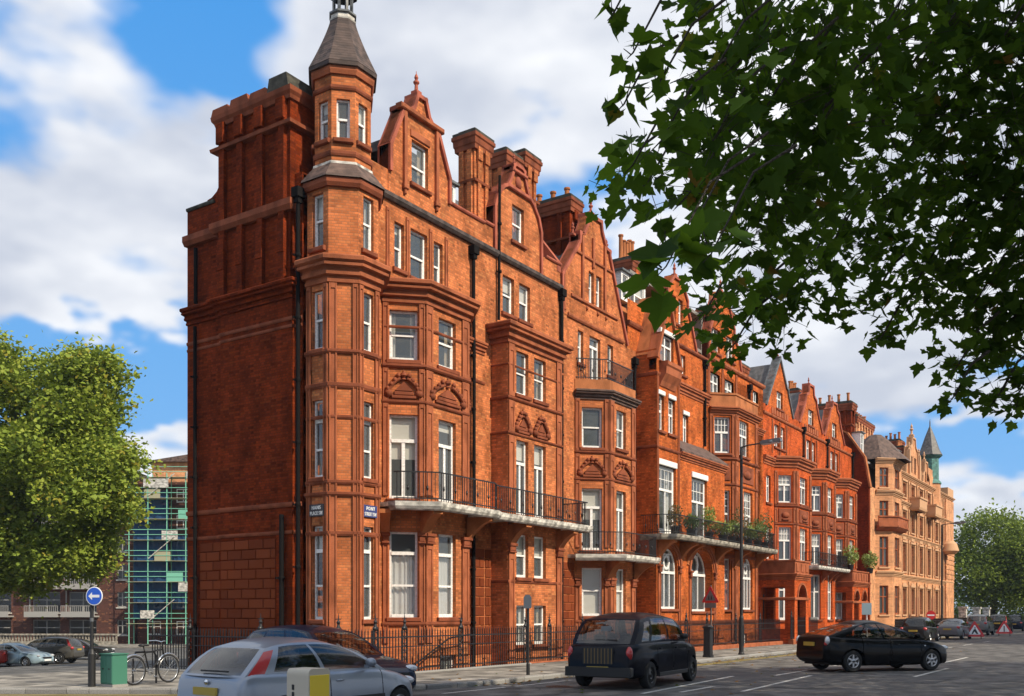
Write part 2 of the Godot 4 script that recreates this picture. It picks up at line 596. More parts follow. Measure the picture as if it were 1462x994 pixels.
func kerbed(called: String, plan: PackedVector2Array, edge: PackedVector2Array) -> void:
	var a := Acc.new()
	a.slab(plan, -0.05, 0.115)
	var base := struct(called, a, M.paving)
	# granite kerb, stone by stone as far as one can tell them apart
	var n := 0
	for i in edge.size() - 1:
		var p := edge[i]; var q := edge[i + 1]
		var d := (q - p).normalized()
		var long := p.distance_to(q)
		var x := 0.0
		while x < long - 0.05:
			var e := minf(x + (0.92 if n < 90 else 12.0), long)
			var k := Acc.new()
			k.tf = Transform3D(Basis(Vector3(d.x, 0, d.y), Vector3.UP, Vector3(-d.y, 0, d.x)), Vector3(p.x + d.x * x, 0, p.y + d.y * x))
			var t := (e - x) - 0.012
			var o := 0.008 * (hash2(n, 3) - 0.5)
			k.sweep(PackedVector2Array([Vector2(0, 0), Vector2(t, 0)]), V2([[-0.02, -0.04], [0.14, -0.04], [0.152, 0.085 + o], [0.135, 0.122 + o], [-0.02, 0.122 + o]]))
			part(base, "kerb_stone", k, M["kerb" if n % 3 else "kerb_b"])
			n += 1
			x = e

func dash(a: Acc, p: Vector2, q: Vector2, w: float, y := 0.008) -> void:
	var d := (q - p).normalized()
	var s := Vector2(-d.y, d.x) * w / 2
	a.quad(Vector3(p.x + s.x, y, p.y + s.y), Vector3(q.x + s.x, y, q.y + s.y), Vector3(q.x - s.x, y, q.y - s.y), Vector3(p.x - s.x, y, p.y - s.y))

func make_ground() -> void:
	# one sheet to the horizon, left open over the sunken areas in front of the basements
	var a := Acc.new()
	rect_sheet(a, -1500, 1500, 1.65, 1500, 0.0)
	# the side street falls away behind the corner house
	rect_sheet(a, -1500, 1500, -11.0, -6.0, 0.0)
	var zs := [-11.0, -15.0, -20.0, -26.0, -32.0, -37.0]
	var ys := [0.0, -0.12, -0.42, -0.86, -1.22, -1.4]
	for i in 5:
		a.quad(Vector3(-1500, ys[i], zs[i]), Vector3(1500, ys[i], zs[i]), Vector3(1500, ys[i + 1], zs[i + 1]), Vector3(-1500, ys[i + 1], zs[i + 1]))
	rect_sheet(a, -1500, 1500, -1500, -37.0, -1.4)
	rect_sheet(a, -1500, -1.05, -6.0, 1.65, 0.0)
	rect_sheet(a, 54.6, 1500, -6.0, 1.65, 0.0)
	struct("road", a, M.asphalt)
	a = Acc.new()
	rect_sheet(a, -1.05, 54.6, -6.0, 1.65, -2.0)
	struct("area_floor", a, M.paving)
	# pavement along the terrace and round the corner
	kerbed("pavement", V2([[-9.0, -7.0], [-7.6, -2.7], [-6.3, -0.75], [-5.2, 0.9], [-4.1, 2.4], [-2.7, 3.9], [-1.2, 4.7], [0.5, 5.1], [56, 5.15], [130, 5.15], [130, 1.2], [54.5, 1.2], [54.5, 1.6], [-1.0, 1.6], [-1.0, -7.0]]),
		V2([[-9.0, -7.0], [-7.6, -2.7], [-6.3, -0.75], [-5.2, 0.9], [-4.1, 2.4], [-2.7, 3.9], [-1.2, 4.7], [0.5, 5.1], [56, 5.15], [130, 5.15]]))
	# far pavement before the flats
	var far := Acc.new()
	far.slab(V2([[14.5, -91.0], [60.5, -23.0], [67.0, -27.4], [21.0, -95.4]]), -1.45, -1.28)
	struct("far_pavement", far, M.paving)
	# lighter worn lane of the main road
	var lane := Acc.new()
	rect_sheet(lane, -2, 160, 6.0, 9.2, 0.004)
	struct("road_patch", lane, M.asphalt_old)
	var p := Acc.new()
	for q in [[2.3, 11.24, 8.92, 10.81], [8.31, 9.95, 12.11, 9.91], [11.0, 10.92, 13.19, 10.81], [0.49, 9.6, 7.37, 9.06], [1.32, 10.15, 3.4, 10.1], [14.5, 9.9, 17.5, 9.9], [20.5, 9.9, 23.5, 9.9], [27, 9.9, 30, 9.9], [33.5, 9.9, 36.5, 9.9], [40, 9.9, 43, 9.9], [47, 9.9, 50, 9.9], [-2.0, 5.9, 0.3, 6.0], [0.7, 6.04, 3.4, 6.05], [18, 12.6, 24, 12.6], [10, 13.4, 15, 13.4]]:
		dash(p, Vector2(q[0], q[1]), Vector2(q[2], q[3]), 0.12)
	struct("road_markings", p, M.road_paint)
	# patches of newer and older tarmac, trench scars and covers
	p = Acc.new()
	for q in [[4.0, 9.6, 5.6, 12.2], [15.0, 12.4, 9.2, 10.4], [-6.0, 2.0, 10.6, 11.3], [22.0, 30.0, 7.0, 7.7], [7.5, 10.5, 12.6, 14.4]]:
		rect_sheet(p, q[0], q[1] if q[1] > q[0] else q[0] + 3.0, q[2], q[3], 0.006)
	struct("road_patch", p, M.asphalt_new)
	p = Acc.new()
	var rr := RandomNumberGenerator.new()
	rr.seed = 9
	for q in [[-6, 9.5, 1, 0.2], [4, 11.0, 1, 0.1], [12, 6.6, 1, -0.05], [9, 13.0, 0.3, -1], [18, 10.0, 1, 0.15], [0, 7.2, 0.9, -0.3], [24, 8.4, 1, 0.02]]:
		var c := Vector2(q[0], q[1])
		var d := Vector2(q[2], q[3]).normalized()
		for i in 14:
			d = d.rotated(rr.randfn() * 0.22)
			var e := c + d * 0.5
			dash(p, c, e, rr.randf_range(0.02, 0.05), 0.0105)
			c = e
	struct("tar_seams", p, M.asphalt_new)
	for q in [[6.3, 8.3, 0.3], [1.2, 7.0, 0.27], [11.5, 9.4, 0.3], [19.0, 8.0, 0.3]]:
		var c := Acc.new()
		c.lathe(V2([[q[2] + 0.06, 0.002], [q[2] + 0.06, 0.012], [q[2], 0.013], [q[2] - 0.02, 0.009], [0.01, 0.010]]), 20, false)
		for i in 5:
			c.box(-q[2] * 0.6, q[2] * 0.6, 0.009, 0.014, -0.2 + i * 0.09, -0.17 + i * 0.09)
		var o := struct("drain_cover", c, M.iron)
		o.position = Vector3(q[0], 0, q[1])
	p = Acc.new()
	for o in [0.45, 0.72]:
		var line := [[-7.6, -2.7], [-6.3, -0.75], [-5.2, 0.9], [-4.1, 2.4]]
		for i in 3:
			dash(p, Vector2(line[i][0] - o, line[i][1] + o * 0.5), Vector2(line[i + 1][0] - o, line[i + 1][1] + o * 0.5), 0.09)
		dash(p, Vector2(6, 5.3 + o), Vector2(60, 5.3 + o), 0.09, 0.01)
	struct("yellow_lines", p, M.yellow_paint)

# ---------------------------------------------------------------- building pieces
func wall(a: Acc, F: Transform3D, x0: float, x1: float, y0: float, y1: float, holes := [], depth := 0.22) -> void:
	a.tf = F
	var xs := [x0, x1]; var ys := [y0, y1]
	for h in holes:
		xs.append_array([h[0], h[1]]); ys.append_array([h[2], h[3]])
	xs.sort(); ys.sort()
	for i in xs.size() - 1:
		if xs[i + 1] - xs[i] < 1e-4:
			continue
		var mx: float = (xs[i] + xs[i + 1]) / 2
		var start = null
		for j in ys.size() - 1:
			var my: float = (ys[j] + ys[j + 1]) / 2
			var open := false
			for h in holes:
				if mx > h[0] and mx < h[1] and my > h[2] and my < h[3]:
					open = true
			if not open and start == null:
				start = ys[j]
			if start != null and (open or j == ys.size() - 2):
				var e: float = ys[j] if open else ys[j + 1]
				if e - start > 1e-4:
					a.quad(Vector3(xs[i], start, 0), Vector3(xs[i + 1], start, 0), Vector3(xs[i + 1], e, 0), Vector3(xs[i], e, 0))
				start = null
	for h in holes:
		reveal(a, h, depth)

func reveal(a: Acc, h: Array, depth: float) -> void:
	var r: float = h[4] if h.size() > 4 else 0.0
	var t: float = h[3] - r
	a.quad(Vector3(h[0], h[2], 0), Vector3(h[0], t, 0), Vector3(h[0], t, -depth), Vector3(h[0], h[2], -depth))
	a.quad(Vector3(h[1], h[2], -depth), Vector3(h[1], t, -depth), Vector3(h[1], t, 0), Vector3(h[1], h[2], 0))
	a.quad(Vector3(h[0], h[2], 0), Vector3(h[0], h[2], -depth), Vector3(h[1], h[2], -depth), Vector3(h[1], h[2], 0))
	if r <= 0:
		a.quad(Vector3(h[0], t, -depth), Vector3(h[0], t, 0), Vector3(h[1], t, 0), Vector3(h[1], t, -depth))
		return
	var p := arch_pts(h[0], h[1], t, r, 12)
	for i in p.size() - 1:
		var q := p[i]; var s := p[i + 1]
		a.quad(Vector3(q.x, q.y, -depth), Vector3(q.x, q.y, 0), Vector3(s.x, s.y, 0), Vector3(s.x, s.y, -depth))
		var c := Vector3(h[0] if i < p.size() / 2 else h[1], h[3], 0)
		a.tri(c, Vector3(q.x, q.y, 0), Vector3(s.x, s.y, 0))
	a.tri(Vector3(h[0], h[3], 0), Vector3(p[p.size() / 2].x, h[3], 0), Vector3(h[1], h[3], 0))

func arch_pts(x0: float, x1: float, y: float, r: float, k: int) -> PackedVector2Array:
	var p := PackedVector2Array()
	for i in k + 1:
		var an := PI - PI * i / k
		p.append(Vector2((x0 + x1) / 2 + (x1 - x0) / 2 * cos(an), y + r * sin(an)))
	return p

# a gable or other wall of free outline, with rectangular holes
func poly_wall(a: Acc, F: Transform3D, poly: PackedVector2Array, holes: Array, thick := 0.35) -> void:
	a.tf = F
	var cuts := [-1000.0]
	for h in holes:
		cuts.append((h[0] + h[1]) / 2)
	cuts.append(1000.0)
	cuts.sort()
	for i in cuts.size() - 1:
		var strip := V2([[cuts[i], -100], [cuts[i + 1], -100], [cuts[i + 1], 200], [cuts[i], 200]])
		var bits: Array = Geometry2D.intersect_polygons(poly, strip)
		for h in holes:
			var nxt := []
			for b in bits:
				nxt.append_array(Geometry2D.clip_polygons(b, V2([[h[0], h[2]], [h[1], h[2]], [h[1], h[3]], [h[0], h[3]]])))
			bits = nxt
		for b in bits:
			var idx := Geometry2D.triangulate_polygon(b)
			for t in range(0, idx.size(), 3):
				var p: Vector2 = b[idx[t]]; var q: Vector2 = b[idx[t + 1]]; var r: Vector2 = b[idx[t + 2]]
				if (q - p).cross(r - p) < 0:
					var s := q; q = r; r = s
				a.tri(Vector3(p.x, p.y, 0), Vector3(q.x, q.y, 0), Vector3(r.x, r.y, 0))
				a.tri(Vector3(p.x, p.y, -thick), Vector3(r.x, r.y, -thick), Vector3(q.x, q.y, -thick))
	for h in holes:
		reveal(a, h, 0.2)
	for i in poly.size():
		var p := poly[i]; var q := poly[(i + 1) % poly.size()]
		if Geometry2D.is_polygon_clockwise(poly):
			var s := p; p = q; q = s
		a.quad(Vector3(q.x, q.y, 0), Vector3(p.x, p.y, 0), Vector3(p.x, p.y, -thick), Vector3(q.x, q.y, -thick))

# coping laid along the upper outline (points from one foot to the other)
func coping(a: Acc, F: Transform3D, line: PackedVector2Array, h := 0.13, z0 := -0.43, z1 := 0.09) -> void:
	a.tf = F
	for i in line.size() - 1:
		var p := line[i]; var q := line[i + 1]
		var d := (q - p).normalized()
		var n := Vector2(-d.y, d.x)
		var e := d * 0.03
		a.prism(PackedVector2Array([p - e, q + e, q + e + n * h, p - e + n * h]), z0, z1 + 0.002 * (i % 2))

func strip(f: Acc, x0: float, x1: float, y0: float, y1: float, z0 := -0.06, z1 := 0.0) -> void:
	f.box(x0, x1, y0, y1, z0, z1)

# a window set back in its opening: white frame, with panes, sill, blind or curtain as its pieces
var win_count := 0

func win(parent: Node3D, F: Transform3D, x0: float, x1: float, y0: float, y1: float, style := "sash", o := {}) -> void:
	var set_back: float = o.get("back", 0.13)
	var G := F * Transform3D(Basis.IDENTITY, Vector3(0, 0, -set_back))
	var f := Acc.new()
	f.tf = G
	var w: float = o.get("fw", 0.065)
	var panes := []
	var rise: float = o.get("rise", 0.0)
	if rise <= 0:
		strip(f, x0, x0 + w, y0, y1); strip(f, x1 - w, x1, y0, y1)
		strip(f, x0 + w, x1 - w, y1 - w, y1)
	strip(f, x0 + w, x1 - w, y0, y0 + w * 1.5, -0.06, 0.02)
	var ix0 := x0 + w; var ix1 := x1 - w; var iy0 := y0 + w * 1.5; var iy1 := y1 - w
	var mx := (x0 + x1) / 2
	match style:
		"sash":
			var my := lerpf(iy0, iy1, o.get("mid", 0.5))
			strip(f, ix0, ix1, my - 0.03, my + 0.03, -0.05, 0.012)
			for s in [[ix0, ix0 + 0.035], [ix1 - 0.035, ix1]]:
				strip(f, s[0], s[1], iy0, my - 0.03, -0.055, -0.012)
			panes = [[ix0, ix1, my + 0.03, iy1, -0.02], [ix0 + 0.035, ix1 - 0.035, iy0, my - 0.03, -0.04]]
		"ground":
			var ty := lerpf(iy0, iy1, o.get("transom", 0.76))
			var my := lerpf(iy0, ty, 0.47)
			strip(f, ix0, ix1, ty - 0.05, ty + 0.05, -0.06, 0.03)
			strip(f, ix0, ix1, my - 0.03, my + 0.03, -0.05, 0.01)
			panes = [[ix0, ix1, ty + 0.05, iy1, -0.03], [ix0, ix1, my + 0.03, ty - 0.05, -0.02], [ix0, ix1, iy0, my - 0.03, -0.04]]
		"french":
			var ty := lerpf(iy0, iy1, o.get("transom", 0.70))
			strip(f, ix0, ix1, ty - 0.05, ty + 0.05, -0.06, 0.03)
			strip(f, mx - 0.05, mx + 0.05, iy0, ty - 0.05, -0.06, 0.012)
			panes = [[ix0, ix1, ty + 0.05, iy1, -0.03], [ix0, mx - 0.05, iy0, ty - 0.05, -0.03], [mx + 0.05, ix1, iy0, ty - 0.05, -0.03]]
		"casement":
			var ty := lerpf(iy0, iy1, o.get("transom", 0.62))
			strip(f, ix0, ix1, ty - 0.04, ty + 0.04, -0.06, 0.02)
			strip(f, mx - 0.045, mx + 0.045, iy0, ty - 0.04, -0.06, 0.015)
			strip(f, mx - 0.045, mx + 0.045, ty + 0.04, iy1, -0.06, 0.015)
			panes = [[ix0, mx - 0.045, iy0, ty - 0.04, -0.03], [mx + 0.045, ix1, iy0, ty - 0.04, -0.03], [ix0, mx - 0.045, ty + 0.04, iy1, -0.03], [mx + 0.045, ix1, ty + 0.04, iy1, -0.03]]
		"grid":
			var ty := lerpf(iy0, iy1, o.get("transom", 0.60))
			strip(f, ix0, ix1, ty - 0.05, ty + 0.05, -0.06, 0.03)
			strip(f, mx - 0.045, mx + 0.045, iy0, ty - 0.05, -0.06, 0.012)
			var nx: int = o.get("nx", 4); var ny: int = o.get("ny", 2)
			for i in range(1, nx):
				var gx: float = lerpf(ix0, ix1, float(i) / nx)
				strip(f, gx - 0.016, gx + 0.016, ty + 0.05, iy1, -0.05, -0.005)
			for i in range(1, ny):
				var gy: float = lerpf(ty + 0.05, iy1, float(i) / ny)
				strip(f, ix0, ix1, gy - 0.016, gy + 0.016, -0.048, -0.007)
			panes = [[ix0, ix1, ty + 0.05, iy1, -0.03], [ix0, mx - 0.045, iy0, ty - 0.05, -0.03], [mx + 0.045, ix1, iy0, ty - 0.05, -0.03]]
		"arch":
			var sy := y1 - rise
			var ty := lerpf(y0, y1, 0.60)
			strip(f, x0, x0 + w, y0, sy); strip(f, x1 - w, x1, y0, sy)
			var p := arch_pts(x0, x1, sy, rise, 14)
			var q := arch_pts(x0 + w * 1.4, x1 - w * 1.4, sy, rise - w * 1.4, 14)
			for i in p.size() - 1:
				f.prism(PackedVector2Array([p[i], p[i + 1], q[i + 1], q[i]]), -0.06, 0.0)
			strip(f, ix0, ix1, ty - 0.06, ty + 0.06, -0.06, 0.04)
			var third := (ix1 - ix0) / 3
			for s in [1, 2]:
				var gx: float = ix0 + third * s
				strip(f, gx - 0.035, gx + 0.035, iy0, ty - 0.06, -0.06, 0.012)
				strip(f, gx - 0.03, gx + 0.03, ty + 0.06, sy + rise * 0.80, -0.06, 0.005)
			# small round-headed light in the middle of the tracery
			var c := Vector2(mx, lerpf(ty, y1, 0.42))
			for i in 12:
				var an := TAU * i / 12; var bn := TAU * (i + 1) / 12
				var r0 := third * 0.62; var r1 := third * 0.42
				f.prism(PackedVector2Array([c + Vector2(cos(an), sin(an)) * r0, c + Vector2(cos(bn), sin(bn)) * r0, c + Vector2(cos(bn), sin(bn)) * r1, c + Vector2(cos(an), sin(an)) * r1]), -0.058, 0.009)
			strip(f, ix0, ix1, c.y + third * 0.62, c.y + third * 0.62 + 0.05, -0.055, 0.003)
			for i in 3:
				panes.append([ix0 + third * i + 0.03, ix0 + third * (i + 1) - 0.03, iy0, ty - 0.06, -0.03])
			panes.append([ix0, ix1, ty + 0.06, sy, -0.03])
	var node := part(parent, "window", f, M[o.get("frame", "white")])
	for p in panes:
		var a := Acc.new()
		a.tf = G
		a.quad(Vector3(p[0], p[2], p[4]), Vector3(p[1], p[2], p[4]), Vector3(p[1], p[3], p[4]), Vector3(p[0], p[3], p[4]))
		part(node, "pane", a, M.glass_dark if o.get("plain", false) else M.glass)
	if style == "arch":
		var a := Acc.new()
		a.tf = G
		var q := arch_pts(x0 + w, x1 - w, y1 - rise, rise - w, 14)
		for i in q.size() - 1:
			a.tri(Vector3(mx, y1 - rise, -0.03), Vector3(q[i + 1].x, q[i + 1].y, -0.03), Vector3(q[i].x, q[i].y, -0.03))
		part(node, "pane", a, M.glass)
	if o.get("sill", true):
		var s := Acc.new()
		s.tf = F
		s.cbox(x0 - 0.1, x1 + 0.1, y0 - 0.13, y0, -set_back - 0.02, 0.1, 0.02)
		part(node, "sill", s, M[o.get("sill_mat", "terracotta_dark")])
	win_count += 1
	if not o.get("plain", false) and not o.has("blind") and not o.get("curtain", false) and style != "arch":
		var u := hash2(win_count, 5)
		if u < 0.28:
			o["blind"] = 0.12 + 0.5 * hash2(win_count, 6)
		elif u < 0.62:
			# drawn-back curtains
			var c := Acc.new()
			c.tf = G
			for sg in [0, 1]:
				var rows := []
				var e := x1 - x0
				for i in 2:
					var line := PackedVector3Array()
					for q in 17:
						var t := q / 16.0 * 0.24
						line.append(Vector3(x0 + e * t if sg == 0 else x1 - e * 0.24 + e * t, y0 if i == 0 else y1 - 0.05, -0.17 - 0.02 * sin(q * 1.9)))
					rows.append(line)
				c.sheet(rows)
			part(node, "curtains", c, M[["curtain", "blind", "curtain_warm"][win_count % 3]])
	if o.has("blind"):
		var s := Acc.new()
		s.tf = G
		s.box(x0 + 0.02, x1 - 0.02, lerpf(y1, y0, o.blind), y1 - 0.02, -0.125, -0.11)
		part(node, "blind", s, M.blind)
	if o.get("curtain", false):
		var rows := []
		for i in 2:
			var line := PackedVector3Array()
			for k in 49:
				var t := k / 48.0
				line.append(Vector3(lerpf(x0, x1, t), y0 if i == 0 else lerpf(y0, y1, 0.76), -0.16 - 0.022 * sin(t * 42.0 + sin(t * 9.0) * 2.0)))
			rows.append(line)
		var s := Acc.new()
		s.tf = G
		s.sheet(rows)
		part(node, "net_curtain", s, M.curtain)
	if o.has("lintel"):
		var s := Acc.new()
		s.tf = F
		s.cbox(x0 - 0.03, x1 + 0.03, y1, y1 + o.lintel, -set_back, 0.07, 0.02)
		part(node, "lintel", s, M.white)

func cornice_prof(y0: float, y1: float, p: float) -> PackedVector2Array:
	var h := y1 - y0
	return V2([[0, y0], [p * 0.20, y0 + h * 0.02], [p * 0.22, y0 + h * 0.14], [p * 0.14, y0 + h * 0.17], [p * 0.14, y0 + h * 0.26], [p * 0.44, y0 + h * 0.29], [p * 0.46, y0 + h * 0.44], [p * 0.36, y0 + h * 0.47], [p * 0.42, y0 + h * 0.56], [p * 0.80, y0 + h * 0.60], [p * 0.82, y0 + h * 0.70], [p * 0.72, y0 + h * 0.73], [p * 0.98, y0 + h * 0.80], [p, y0 + h * 0.94], [p * 0.9, y1], [0, y1]])

func string_prof(y0: float, y1: float, p: float) -> PackedVector2Array:
	return V2([[0, y0], [p * 0.6, y0], [p, y0 + (y1 - y0) * 0.4], [p, y1 - 0.01], [p * 0.8, y1], [0, y1]])

func course(parent: Node3D, called: String, path: PackedVector2Array, y0: float, y1: float, p: float, m: Material, closed := false) -> void:
	var a := Acc.new()
	a.sweep(path, cornice_prof(y0, y1, p) if y1 - y0 > 0.3 else string_prof(y0, y1, p), closed)
	part(parent, called, a, m)

# flat strip of dressed brick up a wall, with a sunk panel
func pilaster(parent: Node3D, F: Transform3D, x0: float, x1: float, y0: float, y1: float, m: Material, z := 0.06) -> void:
	var a := Acc.new()
	a.tf = F
	var w := x1 - x0
	a.cbox(x0, x1, y0, y1, 0, z * 0.5, 0.01)
	a.cbox(x0, x0 + w * 0.22, y0, y1, 0, z, 0.01)
	a.cbox(x1 - w * 0.22, x1, y0, y1, 0, z, 0.01)
	a.cbox(x0 + w * 0.22, x1 - w * 0.22, y1 - w * 0.7, y1, 0, z * 0.97, 0.01)
	a.cbox(x0 + w * 0.22, x1 - w * 0.22, y0, y0 + w * 0.5, 0, z * 0.97, 0.01)
	part(parent, "pilaster", a, m)

# raised blocks in courses; every block is a piece of its own
func blocks(parent: Node3D, F: Transform3D, x0: float, x1: float, y0: float, y1: float, rows: int, bw: float) -> void:
	var h := (y1 - y0) / rows
	var cache := {}
	for r in rows:
		var x := x0 - (bw * 0.5 if r % 2 else 0.0)
		while x < x1 - 0.02:
			var a := maxf(x, x0); var b := minf(x + bw, x1)
			x += bw
			if b - a < 0.08:
				continue
			var k := snappedf(b - a, 0.001)
			if not cache.has(k):
				var s := Acc.new()
				s.cbox(0.014, k - 0.014, 0.014, h - 0.014, -0.02, 0.03, 0.016)
				cache[k] = s.mesh()
			var o := part(parent, "block", cache[k], M[["block_a", "block_b", "block_c", "block_a"][rng.randi() % 4]])
			o.transform = F * Transform3D(Basis.IDENTITY, Vector3(a, y0 + h * r, rng.randf() * 0.006))

# moulded panel: scrolled pediment with an urn, in relief
func pediment(parent: Node3D, F: Transform3D, cx: float, y: float, w: float, h: float) -> void:
	var a := Acc.new()
	a.tf = F * Transform3D(Basis.IDENTITY, Vector3(cx, y, 0))
	a.cbox(-w * 0.36, w * 0.36, 0, h * 0.10, 0, 0.09, 0.015)
	a.cbox(-w * 0.28, w * 0.28, h * 0.12, h * 0.24, 0, 0.06, 0.015)
	a.prism(V2([[-w * 0.26, h * 0.27], [w * 0.26, h * 0.27], [0, h * 0.58]]), 0, 0.06)
	for s in [-1.0, 1.0]:
		var pts := PackedVector3Array(); var rr := PackedFloat32Array()
		for i in 9:
			var t := i / 8.0
			pts.append(Vector3(s * w * lerpf(0.46, 0.10, t), h * (0.22 + 0.46 * pow(t, 0.8) + 0.05 * sin(t * PI)), 0.05))
			rr.append(h * 0.065)
		a.tube(pts, rr, 6)
		for i in 4:
			var t := i / 3.0
			a.ball(Vector3(s * w * lerpf(0.47, 0.16, t), h * (0.32 + 0.46 * t), 0.06), Vector3(0.075, 0.085, 0.07) * (h / 0.9), 6, 4)
		a.ball(Vector3(s * w * 0.45, h * 0.17, 0.05), Vector3(0.13, 0.13, 0.09) * (h / 0.9), 8, 5)
	a.tf = F * Transform3D(Basis.IDENTITY, Vector3(cx, y + h * 0.62, 0.03))
	a.lathe(V2([[0.01, 0], [h * 0.10, 0.02], [h * 0.05, h * 0.08], [h * 0.12, h * 0.16], [h * 0.10, h * 0.24], [h * 0.03, h * 0.28], [0.005, h * 0.38]]), 8)
	part(parent, "pediment_relief", a, M.terracotta_dark)

# cast-iron railing between plan points, one bar every step
func railing(parent: Node3D, path: PackedVector2Array, y: float, h: float, step := 0.115, bar := 0.018, spikes := false, called := "railing") -> void:
	var a := Acc.new()
	for i in path.size() - 1:
		var p := path[i]; var q := path[i + 1]
		var d := (q - p).normalized()
		var len := p.distance_to(q)
		a.tf = Transform3D(Basis(Vector3(d.x, 0, d.y), Vector3.UP, Vector3(-d.y, 0, d.x)), Vector3(p.x, y, p.y))
		var top := h - (0.22 if spikes else 0.0)
		a.box(0, len, top - 0.035, top, -0.022, 0.022)
		a.box(0, len, 0.08, 0.11, -0.018, 0.018)
		if spikes:
			a.box(0, len, top - 0.30, top - 0.275, -0.018, 0.018)
		var k := int(len / step)
		for j in range(1, k + 1):
			var x := len * j / (k + 1)
			a.box(x - bar / 2, x + bar / 2, 0.0, h - 0.05 if spikes else top, -bar / 2, bar / 2)
			if spikes:
				a.tri(Vector3(x - bar, h - 0.07, 0), Vector3(x + bar, h - 0.07, 0), Vector3(x, h + 0.03, 0))
			elif j % 5 == 2:
				a.ball(Vector3(x, h * 0.45, 0), Vector3(0.04, 0.09, 0.03), 6, 4)
	part(parent, called, a, M.iron, true)

func iron_standard(parent: Node3D, p: Vector3, h: float) -> void:
	var a := Acc.new()
	a.tf = Transform3D(Basis.IDENTITY, p)
	for s in [-0.1, 0.1]:
		a.box(s - 0.018, s + 0.018, 0, h - 0.25, -0.018, 0.018)
	for i in 5:
		var y := 0.2 + i * (h - 0.5) / 5.0
		for k in 10:
			var an := TAU * k / 10; var bn := TAU * (k + 1) / 10
			a.tube(PackedVector3Array([Vector3(cos(an) * 0.075, y + 0.1 + sin(an) * 0.085, 0), Vector3(cos(bn) * 0.075, y + 0.1 + sin(bn) * 0.085, 0)]), PackedFloat32Array([0.014]), 4, false)
	a.ball(Vector3(0, h - 0.22, 0), Vector3(0.12, 0.07, 0.05), 8, 5)
	a.lathe(V2([[0.05, h - 0.18], [0.035, h - 0.1], [0.055, h - 0.04], [0.02, h + 0.02], [0.004, h + 0.2]]), 6)
	a.box(-0.09, 0.09, h + 0.03, h + 0.055, -0.012, 0.012)
	part(parent, "railing_post", a, M.iron)

# curved console under a balcony; F: x along the wall, z out of it, y at the underside of the slab
func bracket(parent: Node3D, F: Transform3D, h: float, out: float, w: float, m: Material) -> void:
	var p := PackedVector2Array([Vector2(0, 0), Vector2(out, 0), Vector2(out, -0.12)])
	for i in 9:
		var t := i / 8.0
		p.append(Vector2(out * 0.92 * (1 - sin(t * PI / 2)) + 0.10 * sin(t * PI), -0.14 - (h - 0.2) * (1 - cos(t * PI / 2)) - 0.04 * sin(t * PI)))
	p.append(Vector2(0.06, -h)); p.append(Vector2(0, -h))
	var a := Acc.new()
	a.tf = F * Transform3D(Basis(Vector3(0, 0, 1), Vector3.UP, Vector3(-1, 0, 0)), Vector3.ZERO)
	a.prism(p, -w / 2, w / 2)
	part(parent, "bracket", a, m)

func capital(parent: Node3D, F: Transform3D, x: float, y: float, w: float) -> void:
	var a := Acc.new()
	a.tf = F
	a.cbox(x - w / 2 - 0.05, x + w / 2 + 0.05, y, y + 0.1, 0, 0.16, 0.015)
	a.cbox(x - w / 2, x + w / 2, y - 0.16, y, 0, 0.12, 0.02)
	a.cbox(x - w / 2 - 0.03, x + w / 2 + 0.03, y - 0.22, y - 0.16, 0, 0.13, 0.015)
	part(parent, "capital", a, M.terracotta_dark)

func pipe(parent: Node3D, pts: PackedVector3Array, r: float, hopper := -1.0) -> void:
	var a := Acc.new()
	a.tube(pts, PackedFloat32Array([r]), 8)
	var p := pts[0]
	var e := pts[pts.size() - 1]
	var k := int(absf(e.y - p.y) / 1.8)
	for i in range(1, k + 1):
		var y := lerpf(p.y, e.y, float(i) / (k + 1))
		a.tf = Transform3D(Basis.IDENTITY, Vector3(p.x, y, p.z))
		a.lathe(V2([[r + 0.02, -0.04], [r + 0.025, 0], [r + 0.02, 0.04], [r, 0.05]]), 8)
		a.box(-r * 2, r * 2, -0.025, 0.025, -r * 1.6, -r)
		a.tf = Transform3D.IDENTITY
	if hopper > 0:
		a.tf = Transform3D(Basis.IDENTITY, Vector3(p.x, hopper, p.z))
		a.box(-0.15, 0.15, 0.05, 0.32, -0.12, 0.14)
		a.box(-0.09, 0.09, -0.1, 0.05, -0.09, 0.09)
	part(parent, "drainpipe", a, M.green_pipe)

